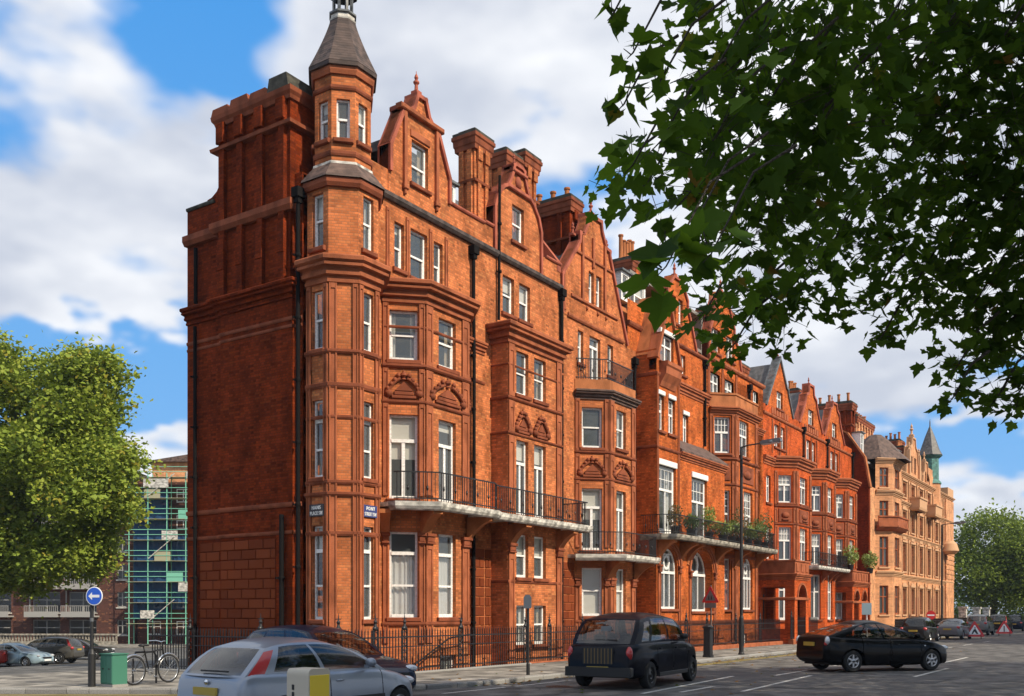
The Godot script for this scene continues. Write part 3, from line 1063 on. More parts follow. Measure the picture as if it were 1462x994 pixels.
func chimney(parent: Node3D, x0: float, x1: float, z0: float, z1: float, y0: float, y1: float, pots: int, m: Material, ribs := 3, pot_h := 0.55) -> void:
	var a := Acc.new()
	a.box(x0, x1, y0, y1 - 0.55, z0, z1)
	for i in ribs:
		var c: float = lerpf(x0, x1, (i + 0.5) / ribs)
		a.box(c - 0.09, c + 0.09, y0, y1 - 0.5, z1, z1 + 0.08)
		a.box(c - 0.13, c + 0.13, y1 - 0.95, y1 - 0.5, z1 + 0.08, z1 + 0.13)
	var zr := maxi(2, int((z1 - z0) / 0.8))
	for i in zr:
		var c: float = lerpf(z0, z1, (i + 0.5) / zr)
		for s in [[x0 - 0.08, x0], [x1, x1 + 0.08]]:
			a.box(s[0], s[1], y0, y1 - 0.5, c - 0.09, c + 0.09)
	var node := part(parent, "chimney", a, m)
	var ring := V2([[x0, z1], [x1, z1], [x1, z0], [x0, z0]])
	a = Acc.new()
	a.sweep(ring, V2([[-0.05, y1 - 0.60], [0.09, y1 - 0.60], [0.10, y1 - 0.46], [0.13, y1 - 0.42], [0.14, y1 - 0.24], [0.18, y1 - 0.20], [0.18, y1 - 0.08], [-0.2, y1 - 0.08]]), true)
	part(node, "chimney_cap", a, M.terracotta_dark)
	a = Acc.new()
	a.sweep(ring, V2([[-0.05, y1 - 1.75], [0.09, y1 - 1.72], [0.11, y1 - 1.64], [-0.05, y1 - 1.60]]), true)
	part(node, "string_course", a, M.terracotta_dark)
	a = Acc.new()
	a.box(x0 - 0.15, x1 + 0.15, y1 - 0.075, y1 + 0.03, z0 - 0.15, z1 + 0.15)
	a.box(x0, x1, y1 + 0.03, y1 + 0.14, z0, z1)
	part(node, "cap_slab", a, M.mossy)
	var along_x := (x1 - x0) > (z1 - z0)
	for i in pots:
		var t := (i + 0.5) / pots
		a = Acc.new()
		a.tf = Transform3D(Basis.IDENTITY, Vector3(lerpf(x0, x1, t) if along_x else (x0 + x1) / 2, y1 + 0.1, (z0 + z1) / 2 if along_x else lerpf(z0, z1, t)))
		var h: float = pot_h * (0.85 + 0.4 * hash2(i, int(x0 * 7)))
		a.lathe(V2([[0.13, 0], [0.15, 0.05], [0.11, 0.09], [0.10, h - 0.1], [0.135, h - 0.07], [0.135, h], [0.09, h], [0.08, h - 0.3]]), 8)
		part(node, "chimney_pot", a, M.terracotta_pale)

func finial(parent: Node3D, p: Vector3, s: float, m: Material) -> void:
	var a := Acc.new()
	a.tf = Transform3D(Basis.IDENTITY.scaled(Vector3.ONE * s), p)
	a.box(-0.16, 0.16, 0, 0.14, -0.16, 0.16)
	a.lathe(V2([[0.13, 0.14], [0.08, 0.22], [0.07, 0.42], [0.13, 0.5], [0.13, 0.56], [0.05, 0.62], [0.09, 0.72], [0.06, 0.82], [0.015, 0.9], [0.012, 1.0]]), 8)
	part(parent, "finial", a, m)

# floors and back wall seen dimly through the panes
func rooms(parent: Node3D, x0: float, x1: float, z0: float, z1: float, levels: Array) -> void:
	var a := Acc.new()
	for y in levels:
		a.box(x0 + 0.05, x1 - 0.05, y - 0.15, y, z0, z1)
	a.box(x0 + 0.05, x1 - 0.05, levels[0], levels[levels.size() - 1], z0 - 0.2, z0)
	a.box(x0, x0 + 0.05, levels[0], levels[levels.size() - 1], z0, z1)
	a.box(x1 - 0.05, x1, levels[0], levels[levels.size() - 1], z0, z1)
	var m := (x0 + x1) / 2
	a.box(m - 0.05, m + 0.05, levels[0] + 0.01, levels[levels.size() - 1] - 0.16, z0 + 0.01, z0 + (z1 - z0) * 0.5)
	part(parent, "interior", a, M.interior)

# canted bay: path, wall with openings per face, pilasters at the corners. Returns its three face frames.
func bay_path(xs: float, b: float, fw: float) -> PackedVector2Array:
	return V2([[xs, 0], [xs + b, b], [xs + b + fw, b], [xs + 2 * b + fw, 0]])

func bay_faces(xs: float, b: float, fw: float) -> Array:
	var l := b * sqrt(2.0)
	return [[face(Vector3(xs, 0, 0), -45), l], [face(Vector3(xs + b, 0, b), 0), fw], [face(Vector3(xs + b + fw, 0, b), 45), l]]

func roof_prism(parent: Node3D, called: String, poly_zy: PackedVector2Array, x0: float, x1: float, m: Material) -> MeshInstance3D:
	# outline in (z, y), drawn along x
	var a := Acc.new()
	a.tf = Transform3D(Basis(Vector3(0, 0, 1), Vector3.UP, Vector3(-1, 0, 0)), Vector3.ZERO)
	a.prism(poly_zy, -x1, -x0)
	return part(parent, called, a, m)

func dormer(parent: Node3D, x0: float, x1: float, y0: float, y1: float, z: float, back := 1.6) -> void:
	var a := Acc.new()
	a.box(x0, x0 + 0.12, y0, y1, z - back, z); a.box(x1 - 0.12, x1, y0, y1, z - back, z)
	a.box(x0 + 0.12, x1 - 0.12, y1 - 0.12, y1, z - back, z)
	a.box(x0 + 0.12, x1 - 0.12, y0, y0 + 0.12, z - back, z)
	a.box(x0 + 0.13, x1 - 0.13, y0 + 0.1, y1 - 0.1, z - 0.9, z - 0.85)
	var node := part(parent, "dormer", a, M.white)
	var r := Acc.new()
	r.box(x0 - 0.1, x1 + 0.1, y1, y1 + 0.08, z - back, z + 0.12)
	part(node, "dormer_roof", r, M.lead)
	win(parent, face(Vector3(0, 0, z), 0), x0 + 0.1, x1 - 0.1, y0 + 0.1, y1 - 0.1, "sash", {"sill": false, "back": 0.05})

# ---------------------------------------------------------------- the corner house with its turret
func ring8(c: Vector2, r: float) -> PackedVector2Array:
	# flat-to-flat radius r; runs so that outward is outward for sweep()
	var p := PackedVector2Array()
	var R := r / cos(PI / 8)
	for i in 8:
		var an := -PI * 0.625 + TAU * i / 8 - PI / 4
		p.append(c + Vector2(sin(an), cos(an)) * R)
	return p

func turret(H: Node3D) -> void:
	var c := Vector2(1.25, -0.3)
	var a := Acc.new()
	var side := 0.82
	var R := side * (1 + sqrt(2.0)) / 2
	var lw := [[0.20, 0.62, 1.63, 4.24], [0.20, 0.62, 5.59, 7.75], [0.20, 0.62, 9.16, 10.8], [0.20, 0.62, 12.0, 13.5]]
	for k in 8:
		var deg := -90.0 + 45 * k
		var dirv := Vector3(sin(deg_to_rad(deg)), 0, cos(deg_to_rad(deg)))
		var right := Vector3(cos(deg_to_rad(deg)), 0, -sin(deg_to_rad(deg)))
		var F := face(Vector3(c.x, 0, c.y) + dirv * R - right * side / 2, deg)
		var holes := []
		if k == 0 or k == 2:
			holes = lw
		wall(a, F, 0, side, -2.0, 13.84, holes, 0.16)
		for h in holes:
			var st := "ground" if h[2] < 2 else ("sash" if h[2] > 9 else "ground")
			win(H, F, h[0], h[1], h[2], h[3], st, {"back": 0.10, "fw": 0.05, "transom": 0.74 if h[2] < 6 else 0.6})
		if k < 3:
			for s in [[0.0, 0.17], [side - 0.17, side]]:
				if k == 1:
					pilaster(H, F, s[0] + 0.01, s[1] + 0.06 if s[0] < 0.1 else s[1] - 0.01, 0.0, 10.95, M.terracotta)
				else:
					pilaster(H, F, s[0], s[1], 0.0, 10.95, M.terracotta)
		# upper stage
		var s2 := 0.65
		var R2 := s2 * (1 + sqrt(2.0)) / 2
		F = face(Vector3(c.x, 0, c.y) + dirv * R2 - right * s2 / 2, deg)
		holes = [[0.14, 0.51, 15.06, 16.18]] if k < 3 or k == 7 else []
		wall(a, F, 0, s2, 13.8, 17.1, holes, 0.14)
		for h in holes:
			win(H, F, h[0], h[1], h[2], h[3], "sash", {"back": 0.09, "fw": 0.045})
	part(H, "turret", a, M.brick)
	var lo := ring8(c, R)
	for y in [[8.05, 8.2, 0.07], [9.0, 9.12, 0.09], [5.05, 5.17, 0.09], [5.38, 5.5, 0.07], [3.95, 4.08, 0.06], [7.2, 7.3, 0.05]]:
		course(H, "string_course", lo, y[0], y[1], y[2], M.terracotta_dark, true)
	course(H, "cornice", lo, 10.95, 11.66, 0.36, M.terracotta, true)
	course(H, "cornice", lo, 13.62, 13.86, 0.13, M.terracotta_dark, true)
	var up := ring8(c, 0.785)
	course(H, "string_course", up, 14.58, 14.72, 0.05, M.terracotta_dark, true)
	course(H, "string_course", up, 16.42, 16.54, 0.06, M.terracotta_dark, true)
	course(H, "cornice", up, 16.85, 17.12, 0.10, M.terracotta, true)
	var sk := Acc.new()
	sk.tf = Transform3D(Basis.IDENTITY, Vector3(c.x, 0, c.y))
	var f8 := 1.0 / cos(PI / 8)
	var a0 := PI / 8
	var prof := PackedVector2Array()
	for i in 6:
		var t := i / 5.0
		prof.append(Vector2(lerpf(R + 0.18, 0.80, t) * f8 + (0.02 if i else 0.0), 13.86 + 0.50 * t))
		if i < 5:
			prof.append(Vector2(lerpf(R + 0.18, 0.80, (i + 1) / 5.0) * f8 + 0.05, 13.86 + 0.50 * t + 0.085))
	sk.lathe(prof, 8, false, a0)
	var skirt := part(H, "turret_skirt_roof", sk, M.slate_brown)
	var e := Acc.new()
	e.tf = sk.tf
	e.lathe(V2([[0.79 * f8, 14.34], [0.84 * f8, 14.34], [0.83 * f8, 14.42], [0.79 * f8, 14.44]]), 8, false, a0)
	part(skirt, "lead_flashing", e, M.white_stone)
	# spire: courses of plain tiles laid round the eight sides, bell-cast at the eaves
	var sp := Acc.new()
	sp.tf = sk.tf
	sp.lathe(V2([[0.70 * f8, 17.02], [0.95 * f8, 17.06], [0.96 * f8, 17.16], [0.91 * f8, 17.2]]), 8, false, a0)
	prof = PackedVector2Array()
	var rows := 17
	for i in rows:
		var t := float(i) / rows; var u := float(i + 1) / rows
		var r0 := 0.33 + 0.60 * pow(1 - t, 1.2); var r1 := 0.33 + 0.60 * pow(1 - u, 1.2)
		prof.append(Vector2((r0 + 0.022) * f8, 17.18 + 1.55 * t))
		prof.append(Vector2((r1 + 0.022) * f8, 17.18 + 1.55 * u - 0.004))
		prof.append(Vector2(r1 * f8, 17.18 + 1.55 * u - 0.002))
	sp.lathe(prof, 8, false, a0)
	var spire := part(H, "turret_spire", sp, M.spire_tile)
	var cu := Acc.new()
	var lift := Transform3D(Basis.IDENTITY, sk.tf.origin + Vector3(0, 0.35, 0))
	cu.tf = lift
	cu.lathe(V2([[0.36 * f8, 18.36], [0.37 * f8, 18.40], [0.33 * f8, 18.42], [0.33 * f8, 18.52]]), 8, false, a0)
	part(spire, "lantern_base", cu, M.white_stone)
	cu = Acc.new()
	cu.tf = lift
	cu.lathe(V2([[0.30 * f8, 18.52], [0.38 * f8, 18.55], [0.38 * f8, 18.60], [0.28 * f8, 18.64]]), 8, false, a0)
	for i in 8:
		var an := a0 + TAU * i / 8
		cu.tf = lift * Transform3D(Basis(Vector3.UP, an), Vector3(sin(an) * 0.27, 0, cos(an) * 0.27))
		cu.box(-0.035, 0.035, 18.62, 19.2, -0.035, 0.035)
	cu.tf = lift
	cu.lathe(V2([[0.40 * f8, 19.18], [0.42 * f8, 19.25], [0.30 * f8, 19.45], [0.12, 19.7], [0.04, 19.9], [0.06, 20.0], [0.01, 20.4]]), 8, false, a0)
	part(spire, "lantern", cu, M.lead)

func street_plate(H: Node3D, F: Transform3D, w: float, h: float, blue: bool, lines: Array) -> void:
	var a := Acc.new()
	a.tf = F
	a.cbox(0, w, 0, h, 0.0, 0.03, 0.006)
	var node := part(H, "street_name_plate", a, M.plate_blue if blue else M.plate_dark)
	var font := SystemFont.new()
	font.font_names = PackedStringArray(["Droid Sans"])
	font.font_weight = 700
	for i in lines.size():
		var t := TextMesh.new()
		t.text = lines[i]
		t.font = font
		t.font_size = 32
		t.pixel_size = h * 0.40 / 32.0
		t.depth = 0.004
		var o := part(node, "lettering", t, M.white)
		var box := t.get_aabb()
		var k := minf(1.0, w * 0.86 / maxf(box.size.x, 0.01))
		o.transform = F * Transform3D(Basis.IDENTITY.scaled(Vector3(k, 1, 1)), Vector3(w / 2, h * (0.72 - 0.46 * i), 0.033))

func side_wall(H: Node3D) -> void:
	# shaded flank to the side street: chimney breast with ribs, ramped parapet
	var F := face(Vector3(0.2, 0, -5.9), -90)
	var a := Acc.new()
	wall(a, F, 0, 5.05, -2.0, 14.25)
	a.quad(Vector3(5.05, -2, 0), Vector3(5.05, -2, -0.4), Vector3(5.05, 14.25, -0.4), Vector3(5.05, 14.25, 0))
	# ramp from parapet to stack
	var ramp := PackedVector2Array([Vector2(1.35, 14.25), Vector2(1.72, 14.25)])
	for i in 7:
		var t := i / 6.0
		ramp.append(Vector2(1.72 - 0.36 * sin(t * PI / 2) + 0.0, 15.1 - 0.75 * cos(t * PI / 2) + 0.0) if i else Vector2(1.72, 15.15))
	a.tf = F
	a.prism(V2([[0, 14.2], [1.72, 14.2], [1.72, 15.5], [1.66, 15.1], [1.55, 14.8], [1.38, 14.58], [1.15, 14.45], [0.95, 14.42], [0.95, 14.34], [0, 14.28]]), -0.35, -0.003)
	a.box(0, 5.05, -2.0, 14.2, -0.36, -0.05)
	part(H, "side_wall", a, M.brick_shaded)
	var b := Acc.new()
	b.tf = F
	var x0 := 1.68; var x1 := 4.75
	b.box(x0, x1, -1.99, 10.8, -0.1, 0.10)
	b.box(x0, x1, 10.8, 16.5, -0.9, 0.17)
	var stack := part(H, "chimney_breast", b, M.brick_shaded)
	for c in [1.82, 2.62, 3.48, 4.38]:
		var p := Acc.new()
		p.tf = F
		p.cbox(c, c + 0.24, 11.2, 16.35, 0.17, 0.30, 0.01)
		p.cbox(c - 0.05, c + 0.29, 15.75, 16.35, 0.29, 0.37, 0.02)
		p.cbox(c - 0.02, c + 0.26, 12.0, 12.9, 0.295, 0.33, 0.01)
		part(stack, "rib", p, M.brick_shaded)
	var ring := V2([[0.2 - 0.17, -5.9 + x0], [0.2 - 0.17, -5.9 + x1], [1.1, -5.9 + x1], [1.1, -5.9 + x0]])
	var s := Acc.new()
	s.sweep(ring, V2([[-0.05, 15.55], [0.17, 15.57], [0.19, 15.66], [-0.05, 15.68]]), true)
	part(stack, "string_course", s, M.terracotta_dark)
	s = Acc.new()
	s.sweep(ring, V2([[-0.05, 16.3], [0.06, 16.32], [0.09, 16.42], [0.15, 16.5], [0.17, 16.62], [-0.3, 16.62]]), true)
	part(stack, "chimney_cap", s, M.terracotta_dark)
	for q in [[x0 - 0.14, 2.35, 0.10], [2.35, 3.2, 0.16], [3.2, 3.98, 0.1], [3.98, 4.84, 0.28]]:
		s = Acc.new()
		s.tf = F
		s.prism(V2([[q[0], 16.62], [q[1], 16.62], [q[1] - 0.08, 16.72 + q[2]], [q[0] + 0.08, 16.72 + q[2]]]), -1.05, 0.34)
		part(stack, "cap_slab", s, M.mossy if q[2] > 0.2 else M.terracotta_dark)
	# courses along the flank: outward is -x, so the path runs to +z
	var whole := V2([[0.2, -5.9], [0.2, -5.9 + x0], [0.1, -5.9 + x0], [0.1, -5.9 + x1], [0.2, -5.9 + x1], [0.2, -0.85]])
	course(H, "cornice", whole, 10.72, 11.2, 0.30, M.brick_shaded)
	var outl := V2([[0.2, -5.9], [0.2, -5.9 + x0 - 0.002], [0.03, -5.9 + x0 - 0.002], [0.03, -5.9 + x1], [0.2, -5.9 + x1], [0.2, -0.85]])
	course(H, "cornice", outl, 13.15, 13.45, 0.20, M.terracotta_dark)
	course(H, "string_course", whole, 10.1, 10.2, 0.04, M.terracotta_dark)
	course(H, "string_course", whole, 9.9, 9.98, 0.03, M.terracotta_dark)
	course(H, "string_course", whole, 4.82, 4.95, 0.06, M.terracotta_dark)
	course(H, "string_course", whole, 4.05, 4.15, 0.05, M.terracotta_dark)
	course(H, "parapet_coping", V2([[0.2, -5.9], [0.2, -4.6]]), 14.26, 14.36, 0.06, M.mossy)
	blocks(H, F, 0.62, 1.62, 0.2, 3.95, 13, 0.62)
	blocks(H, face(Vector3(0.1, 0, -5.9), -90), 1.72, 4.1, 0.2, 3.95, 13, 0.62)
	pipe(H, PackedVector3Array([Vector3(0.08, 10.6, -5.38), Vector3(0.08, -0.2, -5.38)]), 0.055)
	pipe(H, PackedVector3Array([Vector3(0.08, 13.0, -5.35), Vector3(0.08, 11.3, -5.35)]), 0.06)
	pipe(H, PackedVector3Array([Vector3(0.05, 13.6, -0.86), Vector3(0.05, -0.4, -0.86)]), 0.058, 13.4)
	pipe(H, PackedVector3Array([Vector3(-0.02, 4.6, -1.45), Vector3(-0.02, 1.0, -1.45)]), 0.07)
	# low back return so that the flank has thickness to the rear
	var r := Acc.new()
	wall(r, face(Vector3(7.8, 0, -5.9), 180), 0, 7.6, -2.0, 14.2)
	part(H, "rear_wall", r, M.brick_shaded)

func house_corner() -> void:
	var H := thing("corner_house", "tall corner house of orange brick with octagonal turret and shaded flank chimney", "house")
	turret(H)
	side_wall(H)
	var p := bay_path(2.6, 0.9, 2.15)
	var fs := bay_faces(2.6, 0.9, 2.15)
	var a := Acc.new()
	var lw := [[0.215, 1.055, 1.68, 4.24], [0.215, 1.055, 5.22, 7.74], [0.215, 1.055, 9.36, 10.85]]
	var cw := [[0.66, 1.52, 1.68, 4.24], [0.66, 1.52, 5.22, 7.74], [0.66, 1.52, 9.36, 10.85]]
	wall(a, fs[0][0], 0, fs[0][1], -2.0, 11.1, lw)
	wall(a, fs[1][0], 0, 2.15, -2.0, 11.1, cw + [[0.75, 1.5, -1.3, 0.5]])
	wall(a, fs[2][0], 0, fs[2][1], -2.0, 11.1, lw)
	part(H, "bay", a, M.brick)
	var blinds := [{"curtain": true}, {"blind": 0.52}, {}]
	for i in 3:
		var st: String = ["ground", "french", "sash"][i]
		for k in 3:
			var q: Array = (cw if k == 1 else lw)[i]
			var o: Dictionary = blinds[i].duplicate()
			if i == 1 and k == 1:
				o = {"blind": 0.12}
			win(H, fs[k][0], q[0], q[1], q[2], q[3], st, o)
	win(H, fs[1][0], 0.75, 1.5, -1.3, 0.5, "sash")
	for k in 3:
		var F: Transform3D = fs[k][0]
		var w: float = fs[k][1]
		var pw := 0.18 if k != 1 else 0.34
		for s in [[0.01, pw], [w - pw, w - 0.01]]:
			pilaster(H, F, s[0], s[1], 5.3, 8.05, M.terracotta)
			pilaster(H, F, s[0], s[1], 8.15, 9.1, M.terracotta)
			pilaster(H, F, s[0], s[1], 9.2, 11.05, M.terracotta)
			pilaster(H, F, s[0], s[1], 0.9, 3.95, M.terracotta)
			capital(H, F, (s[0] + s[1]) / 2, 4.1, s[1] - s[0])
		pediment(H, F, w / 2, 8.2, w * 0.80, 0.88)
	for y in [[8.06, 8.16, 0.07], [9.12, 9.24, 0.10], [5.0, 5.1, 0.06], [1.42, 1.55, 0.08], [10.3, 10.38, 0.05]]:
		course(H, "string_course", p, y[0], y[1], y[2], M.terracotta_dark)
	course(H, "cornice", p, 11.05, 11.7, 0.40, M.terracotta)
	var lid := Acc.new()
	lid.slab(V2([[2.6, -0.1], [3.5, 0.9], [5.65, 0.9], [6.55, -0.1]]), 11.5, 11.72)
	lid.slab(V2([[2.9, -0.1], [3.6, 0.7], [5.55, 0.7], [6.25, -0.1]]), 11.72, 11.9)
	part(H, "bay_roof", lid, M.lead)
	# main wall
	a = Acc.new()
	var F0 := face(Vector3.ZERO, 0)
	var up := [[3.15, 3.6, 12.25, 13.66], [3.9, 4.72, 12.2, 13.7], [5.05, 5.5, 12.25, 13.66]]
	wall(a, F0, 1.9, 7.8, 11.0, 15.1, up)
	wall(a, F0, 1.9, 2.6, -2, 11.0)
	wall(a, F0, 6.55, 7.8, -2, 11.0)
	part(H, "front_wall", a, M.brick)
	for q in up:
		win(H, F0, q[0], q[1], q[2], q[3], "sash", {"mid": 0.45})
	for x in [2.75, 3.67, 4.79, 5.6]:
		pilaster(H, F0, x, x + 0.14, 12.0, 13.95, M.terracotta, 0.05)
	blocks(H, F0, 6.6, 7.78, 0.4, 4.0, 11, 0.6)
	course(H, "cornice", V2([[2.2, 0], [7.8, 0]]), 14.18, 14.38, 0.16, M.eaves_dark)
	course(H, "cornice", V2([[6.55, 0], [7.8, 0]]), 10.6, 11.0, 0.18, M.terracotta)
	course(H, "string_course", V2([[6.55, 0], [7.8, 0]]), 9.6, 9.7, 0.05, M.terracotta_dark)
	course(H, "parapet_coping", V2([[5.9, 0], [7.8, 0]]), 15.1, 15.2, 0.08, M.coping)
	# gable
	var g := Acc.new()
	var outline := V2([[2.85, 14.38], [5.85, 14.38], [5.85, 15.9], [5.28, 17.1], [5.28, 17.3], [4.95, 17.3], [4.78, 17.45], [4.6, 17.95], [4.12, 17.95], [3.94, 17.45], [3.75, 17.3], [3.42, 17.3], [3.42, 17.1], [2.85, 15.9]])
	poly_wall(g, face(Vector3(0, 0, 0.02), 0), outline, [[3.93, 4.74, 15.1, 16.45]])
	var gable := part(H, "gable", g, M.brick)
	win(H, face(Vector3(0, 0, 0.02), 0), 3.93, 4.74, 15.1, 16.45, "sash", {"mid": 0.42})
	g = Acc.new()
	var GF := face(Vector3(0, 0, 0.02), 0)
	coping(g, GF, V2([[5.85, 15.1], [5.85, 15.9], [5.28, 17.1], [5.28, 17.3], [4.95, 17.3], [4.78, 17.45], [4.6, 17.95], [4.12, 17.95], [3.94, 17.45], [3.75, 17.3], [3.42, 17.3], [3.42, 17.1], [2.85, 15.9], [2.85, 15.1]]), 0.12)
	part(gable, "coping", g, M.coping)
	g = Acc.new()
	g.tf = GF
	for x in [3.5, 5.05]:
		g.cbox(x, x + 0.14, 14.9, 17.2, 0, 0.10, 0.01)
		g.cbox(x - 0.04, x + 0.18, 14.75, 14.9, 0, 0.13, 0.02)
		g.cbox(x + 0.02, x + 0.12, 14.6, 14.75, 0, 0.09, 0.02)
	g.cbox(3.3, 5.4, 17.14, 17.3, -0.1, 0.16, 0.03)
	g.cbox(3.86, 4.8, 16.5, 16.72, 0, 0.05, 0.02)
	part(gable, "dressing", g, M.terracotta)
	finial(gable, Vector3(4.36, 18.03, -0.15), 0.75, M.coping)
	# roof behind
	roof_prism(H, "roof", V2([[-0.3, 14.2], [-0.45, 14.9], [-2.4, 17.0], [-4.0, 17.0], [-5.85, 14.3], [-5.85, 14.1]]), 1.2, 7.7, M.slate)
	roof_prism(H, "roof", V2([[-0.33, 16.0], [-0.33, 16.3], [-2.6, 16.3], [-2.6, 16.0]]), 3.2, 5.5, M.slate)
	dormer(H, 6.35, 7.15, 15.2, 16.35, -0.75)
	chimney(H, 7.72, 8.55, -1.05, -0.36, 14.0, 18.35, 0, M.brick, 2)
	pipe(H, PackedVector3Array([Vector3(7.02, 14.0, 0.12), Vector3(7.02, 11.9, 0.12), Vector3(7.02, 10.4, 0.14), Vector3(7.02, -0.3, 0.12)]), 0.06, 13.75)
	# balcony
	var bp := V2([[2.26, 0.62], [2.26, 0.85], [3.15, 1.75], [6.0, 1.75], [6.5, 1.5], [7.8, 1.5]])
	a = Acc.new()
	var plan := bp.duplicate(); plan.append(Vector2(7.8, 0)); plan.append(Vector2(2.26, 0))
	a.slab(plan, 4.93, 5.06)
	a.sweep(bp, V2([[0, 4.80], [0.05, 4.84], [0.10, 4.92], [0.11, 5.05], [0, 5.065]]))
	var bal := part(H, "balcony", a, M.white_stone)
	railing(bal, V2([[2.32, 0.7], [2.36, 0.9], [3.17, 1.7], [6.0, 1.7], [6.5, 1.45], [7.8, 1.45]]), 5.06, 0.88)
	bracket(H, face(Vector3(3.5, 4.84, 0.9), -22), 0.95, 0.8, 0.32, M.terracotta_pale)
	bracket(H, face(Vector3(5.65, 4.84, 0.9), 22), 0.95, 0.8, 0.32, M.terracotta_pale)
	bracket(H, face(Vector3(2.62, 4.84, 0.05), -45), 0.95, 0.65, 0.32, M.terracotta_pale)
	rooms(H, 1.9, 7.75, -4.5, -0.3, [-2.0, 1.2, 5.0, 8.6, 11.8, 14.4])
	# street names on the turret
	var T := Vector3(1.25, 0, -0.3)
	street_plate(H, face(T + Vector3(-1.02, 4.50, -0.28), -90), 0.56, 0.34, false, ["HANS", "PLACE SW"])
	street_plate(H, face(T + Vector3(-0.26, 4.50, 1.02), 0), 0.56, 0.34, true, ["PONT", "STREET SW"])

func house_square_bay() -> void:
	var H := thing("terraced_house", "orange brick house with square projecting bay and white balcony next to the turret house", "house", Vector3(7.8, 0, 0), 0, "terraced houses along the street")
	H.position = Vector3(7.8, 0, 0)
	var ox := 7.8
	var B0 := 8.2 - ox; var B1 := 11.7 - ox
	var b := 0.7
	var p := V2([[B0, 0], [B0, b], [B1, b], [B1, 0]])
	var F := face(Vector3(0, 0, b), 0)
	var F0 := face(Vector3.ZERO, 0)
	var wins := [[8.72, 9.48], [9.86, 10.64]]
	var rows := [[9.4, 10.9, "sash"], [5.22, 7.82, "french"], [3.05, 4.55, "sash"], [0.7, 2.08, "sash"]]
	var holes := []
	for r in rows:
		for w in wins:
			holes.append([w[0] - ox, w[1] - ox, r[0], r[1]])
	var a := Acc.new()
	wall(a, F, B0, B1, -2, 11.1, holes)
	wall(a, face(Vector3(B0, 0, 0), -90), 0, b, -2, 11.1)
	wall(a, face(Vector3(B1, 0, b), 90), 0, b, -2, 11.1)
	part(H, "bay", a, M.brick)
	for i in holes.size():
		var h: Array = holes[i]
		var o := {}
		if i / 2 == 1:
			o = {"blind": 0.25}
		elif i / 2 == 2:
			o = {"blind": 0.5}
		win(H, F, h[0], h[1], h[2], h[3], rows[i / 2][2], o)
	for s in [[B0 + 0.01, B0 + 0.36], [B1 - 0.36, B1 - 0.01]]:
		for y in [[0.2, 3.9], [5.3, 7.9], [8.02, 9.1], [9.25, 11.05]]:
			pilaster(H, F, s[0], s[1], y[0], y[1], M.terracotta)
		capital(H, F, (s[0] + s[1]) / 2, 4.1, s[1] - s[0])
	pediment(H, F, 9.1 - ox, 8.05, 0.95, 0.9)
	pediment(H, F, 10.3 - ox, 8.05, 0.95, 0.9)
	for y in [[7.95, 8.03, 0.06], [9.14, 9.24, 0.08], [2.85, 2.95, 0.05], [10.3, 10.36, 0.04]]:
		course(H, "string_course", p, y[0], y[1], y[2], M.terracotta_dark)
	course(H, "cornice", p, 11.05, 11.72, 0.36, M.terracotta)
	var lid := Acc.new()
	lid.slab(V2([[B0, 0], [B0, b], [B1, b], [B1, 0]]), 11.45, 11.74)
	part(H, "bay_roof", lid, M.lead)
	a = Acc.new()
	var up := [[8.9 - ox, 9.62 - ox, 12.4, 13.72], [9.95 - ox, 10.67 - ox, 12.4, 13.72]]
	wall(a, F0, 0, 5.0, 11.1, 15.15, up)
	wall(a, F0, 0, B0, -2, 11.1)
	wall(a, F0, B1, 5.0, -2, 11.1)
	part(H, "front_wall", a, M.brick)
	for q in up:
		win(H, F0, q[0], q[1], q[2], q[3], "sash")
	blocks(H, F0, 0.02, B0 - 0.02, 0.4, 4.0, 11, 0.36)
	blocks(H, F0, B1 + 0.02, 4.98, 0.4, 4.0, 11, 0.55)
	course(H, "cornice", V2([[0, 0], [5.0, 0]]), 14.18, 14.38, 0.16, M.eaves_dark)
	course(H, "cornice", V2([[B1, 0], [5.0, 0]]), 10.6, 11.0, 0.18, M.terracotta)
	course(H, "parapet_coping", V2([[0, 0], [0.6, 0]]), 15.15, 15.25, 0.08, M.coping)
	course(H, "parapet_coping", V2([[3.9, 0], [5.0, 0]]), 15.15, 15.25, 0.08, M.coping)
	# gable with ogee sides
	var c := 9.85 - ox
	var half := [[1.55, 14.38], [1.55, 15.95], [1.35, 16.45], [1.0, 16.85], [0.72, 17.0], [0.6, 17.2], [0.46, 17.5], [0.40, 17.65], [0.40, 17.8], [0.22, 17.9]]
	var line := PackedVector2Array()
	for q in half:
		line.append(Vector2(c + q[0], q[1]))
	for i in range(half.size() - 1, -1, -1):
		line.append(Vector2(c - half[i][0], half[i][1]))
	var g := Acc.new()
	var GF := face(Vector3(0, 0, 0.02), 0)
	var gw := [c - 0.38, c + 0.38, 15.1, 16.4]
	poly_wall(g, GF, line, [gw])
	var gable := part(H, "gable", g, M.brick)
	win(H, GF, gw[0], gw[1], gw[2], gw[3], "sash")
	g = Acc.new()
	coping(g, GF, line, 0.12)
	part(gable, "coping", g, M.coping)
	g = Acc.new()
	g.tf = GF
	g.cbox(c - 0.75, c + 0.75, 16.85, 17.0, -0.02, 0.12, 0.03)
	g.cbox(c - 0.48, c + 0.48, 17.52, 17.65, -0.02, 0.14, 0.03)
	g.ball(Vector3(c, 17.25, 0.0), Vector3(0.2, 0.25, 0.08), 10, 6)
	part(gable, "dressing", g, M.coping)
	finial(gable, Vector3(c, 17.98, -0.15), 0.4, M.coping)
	roof_prism(H, "roof", V2([[-0.3, 14.2], [-0.45, 14.9], [-2.6, 17.2], [-4.6, 17.2], [-7.0, 14.3], [-7.0, 14.1]]), 0.05, 4.95, M.slate)
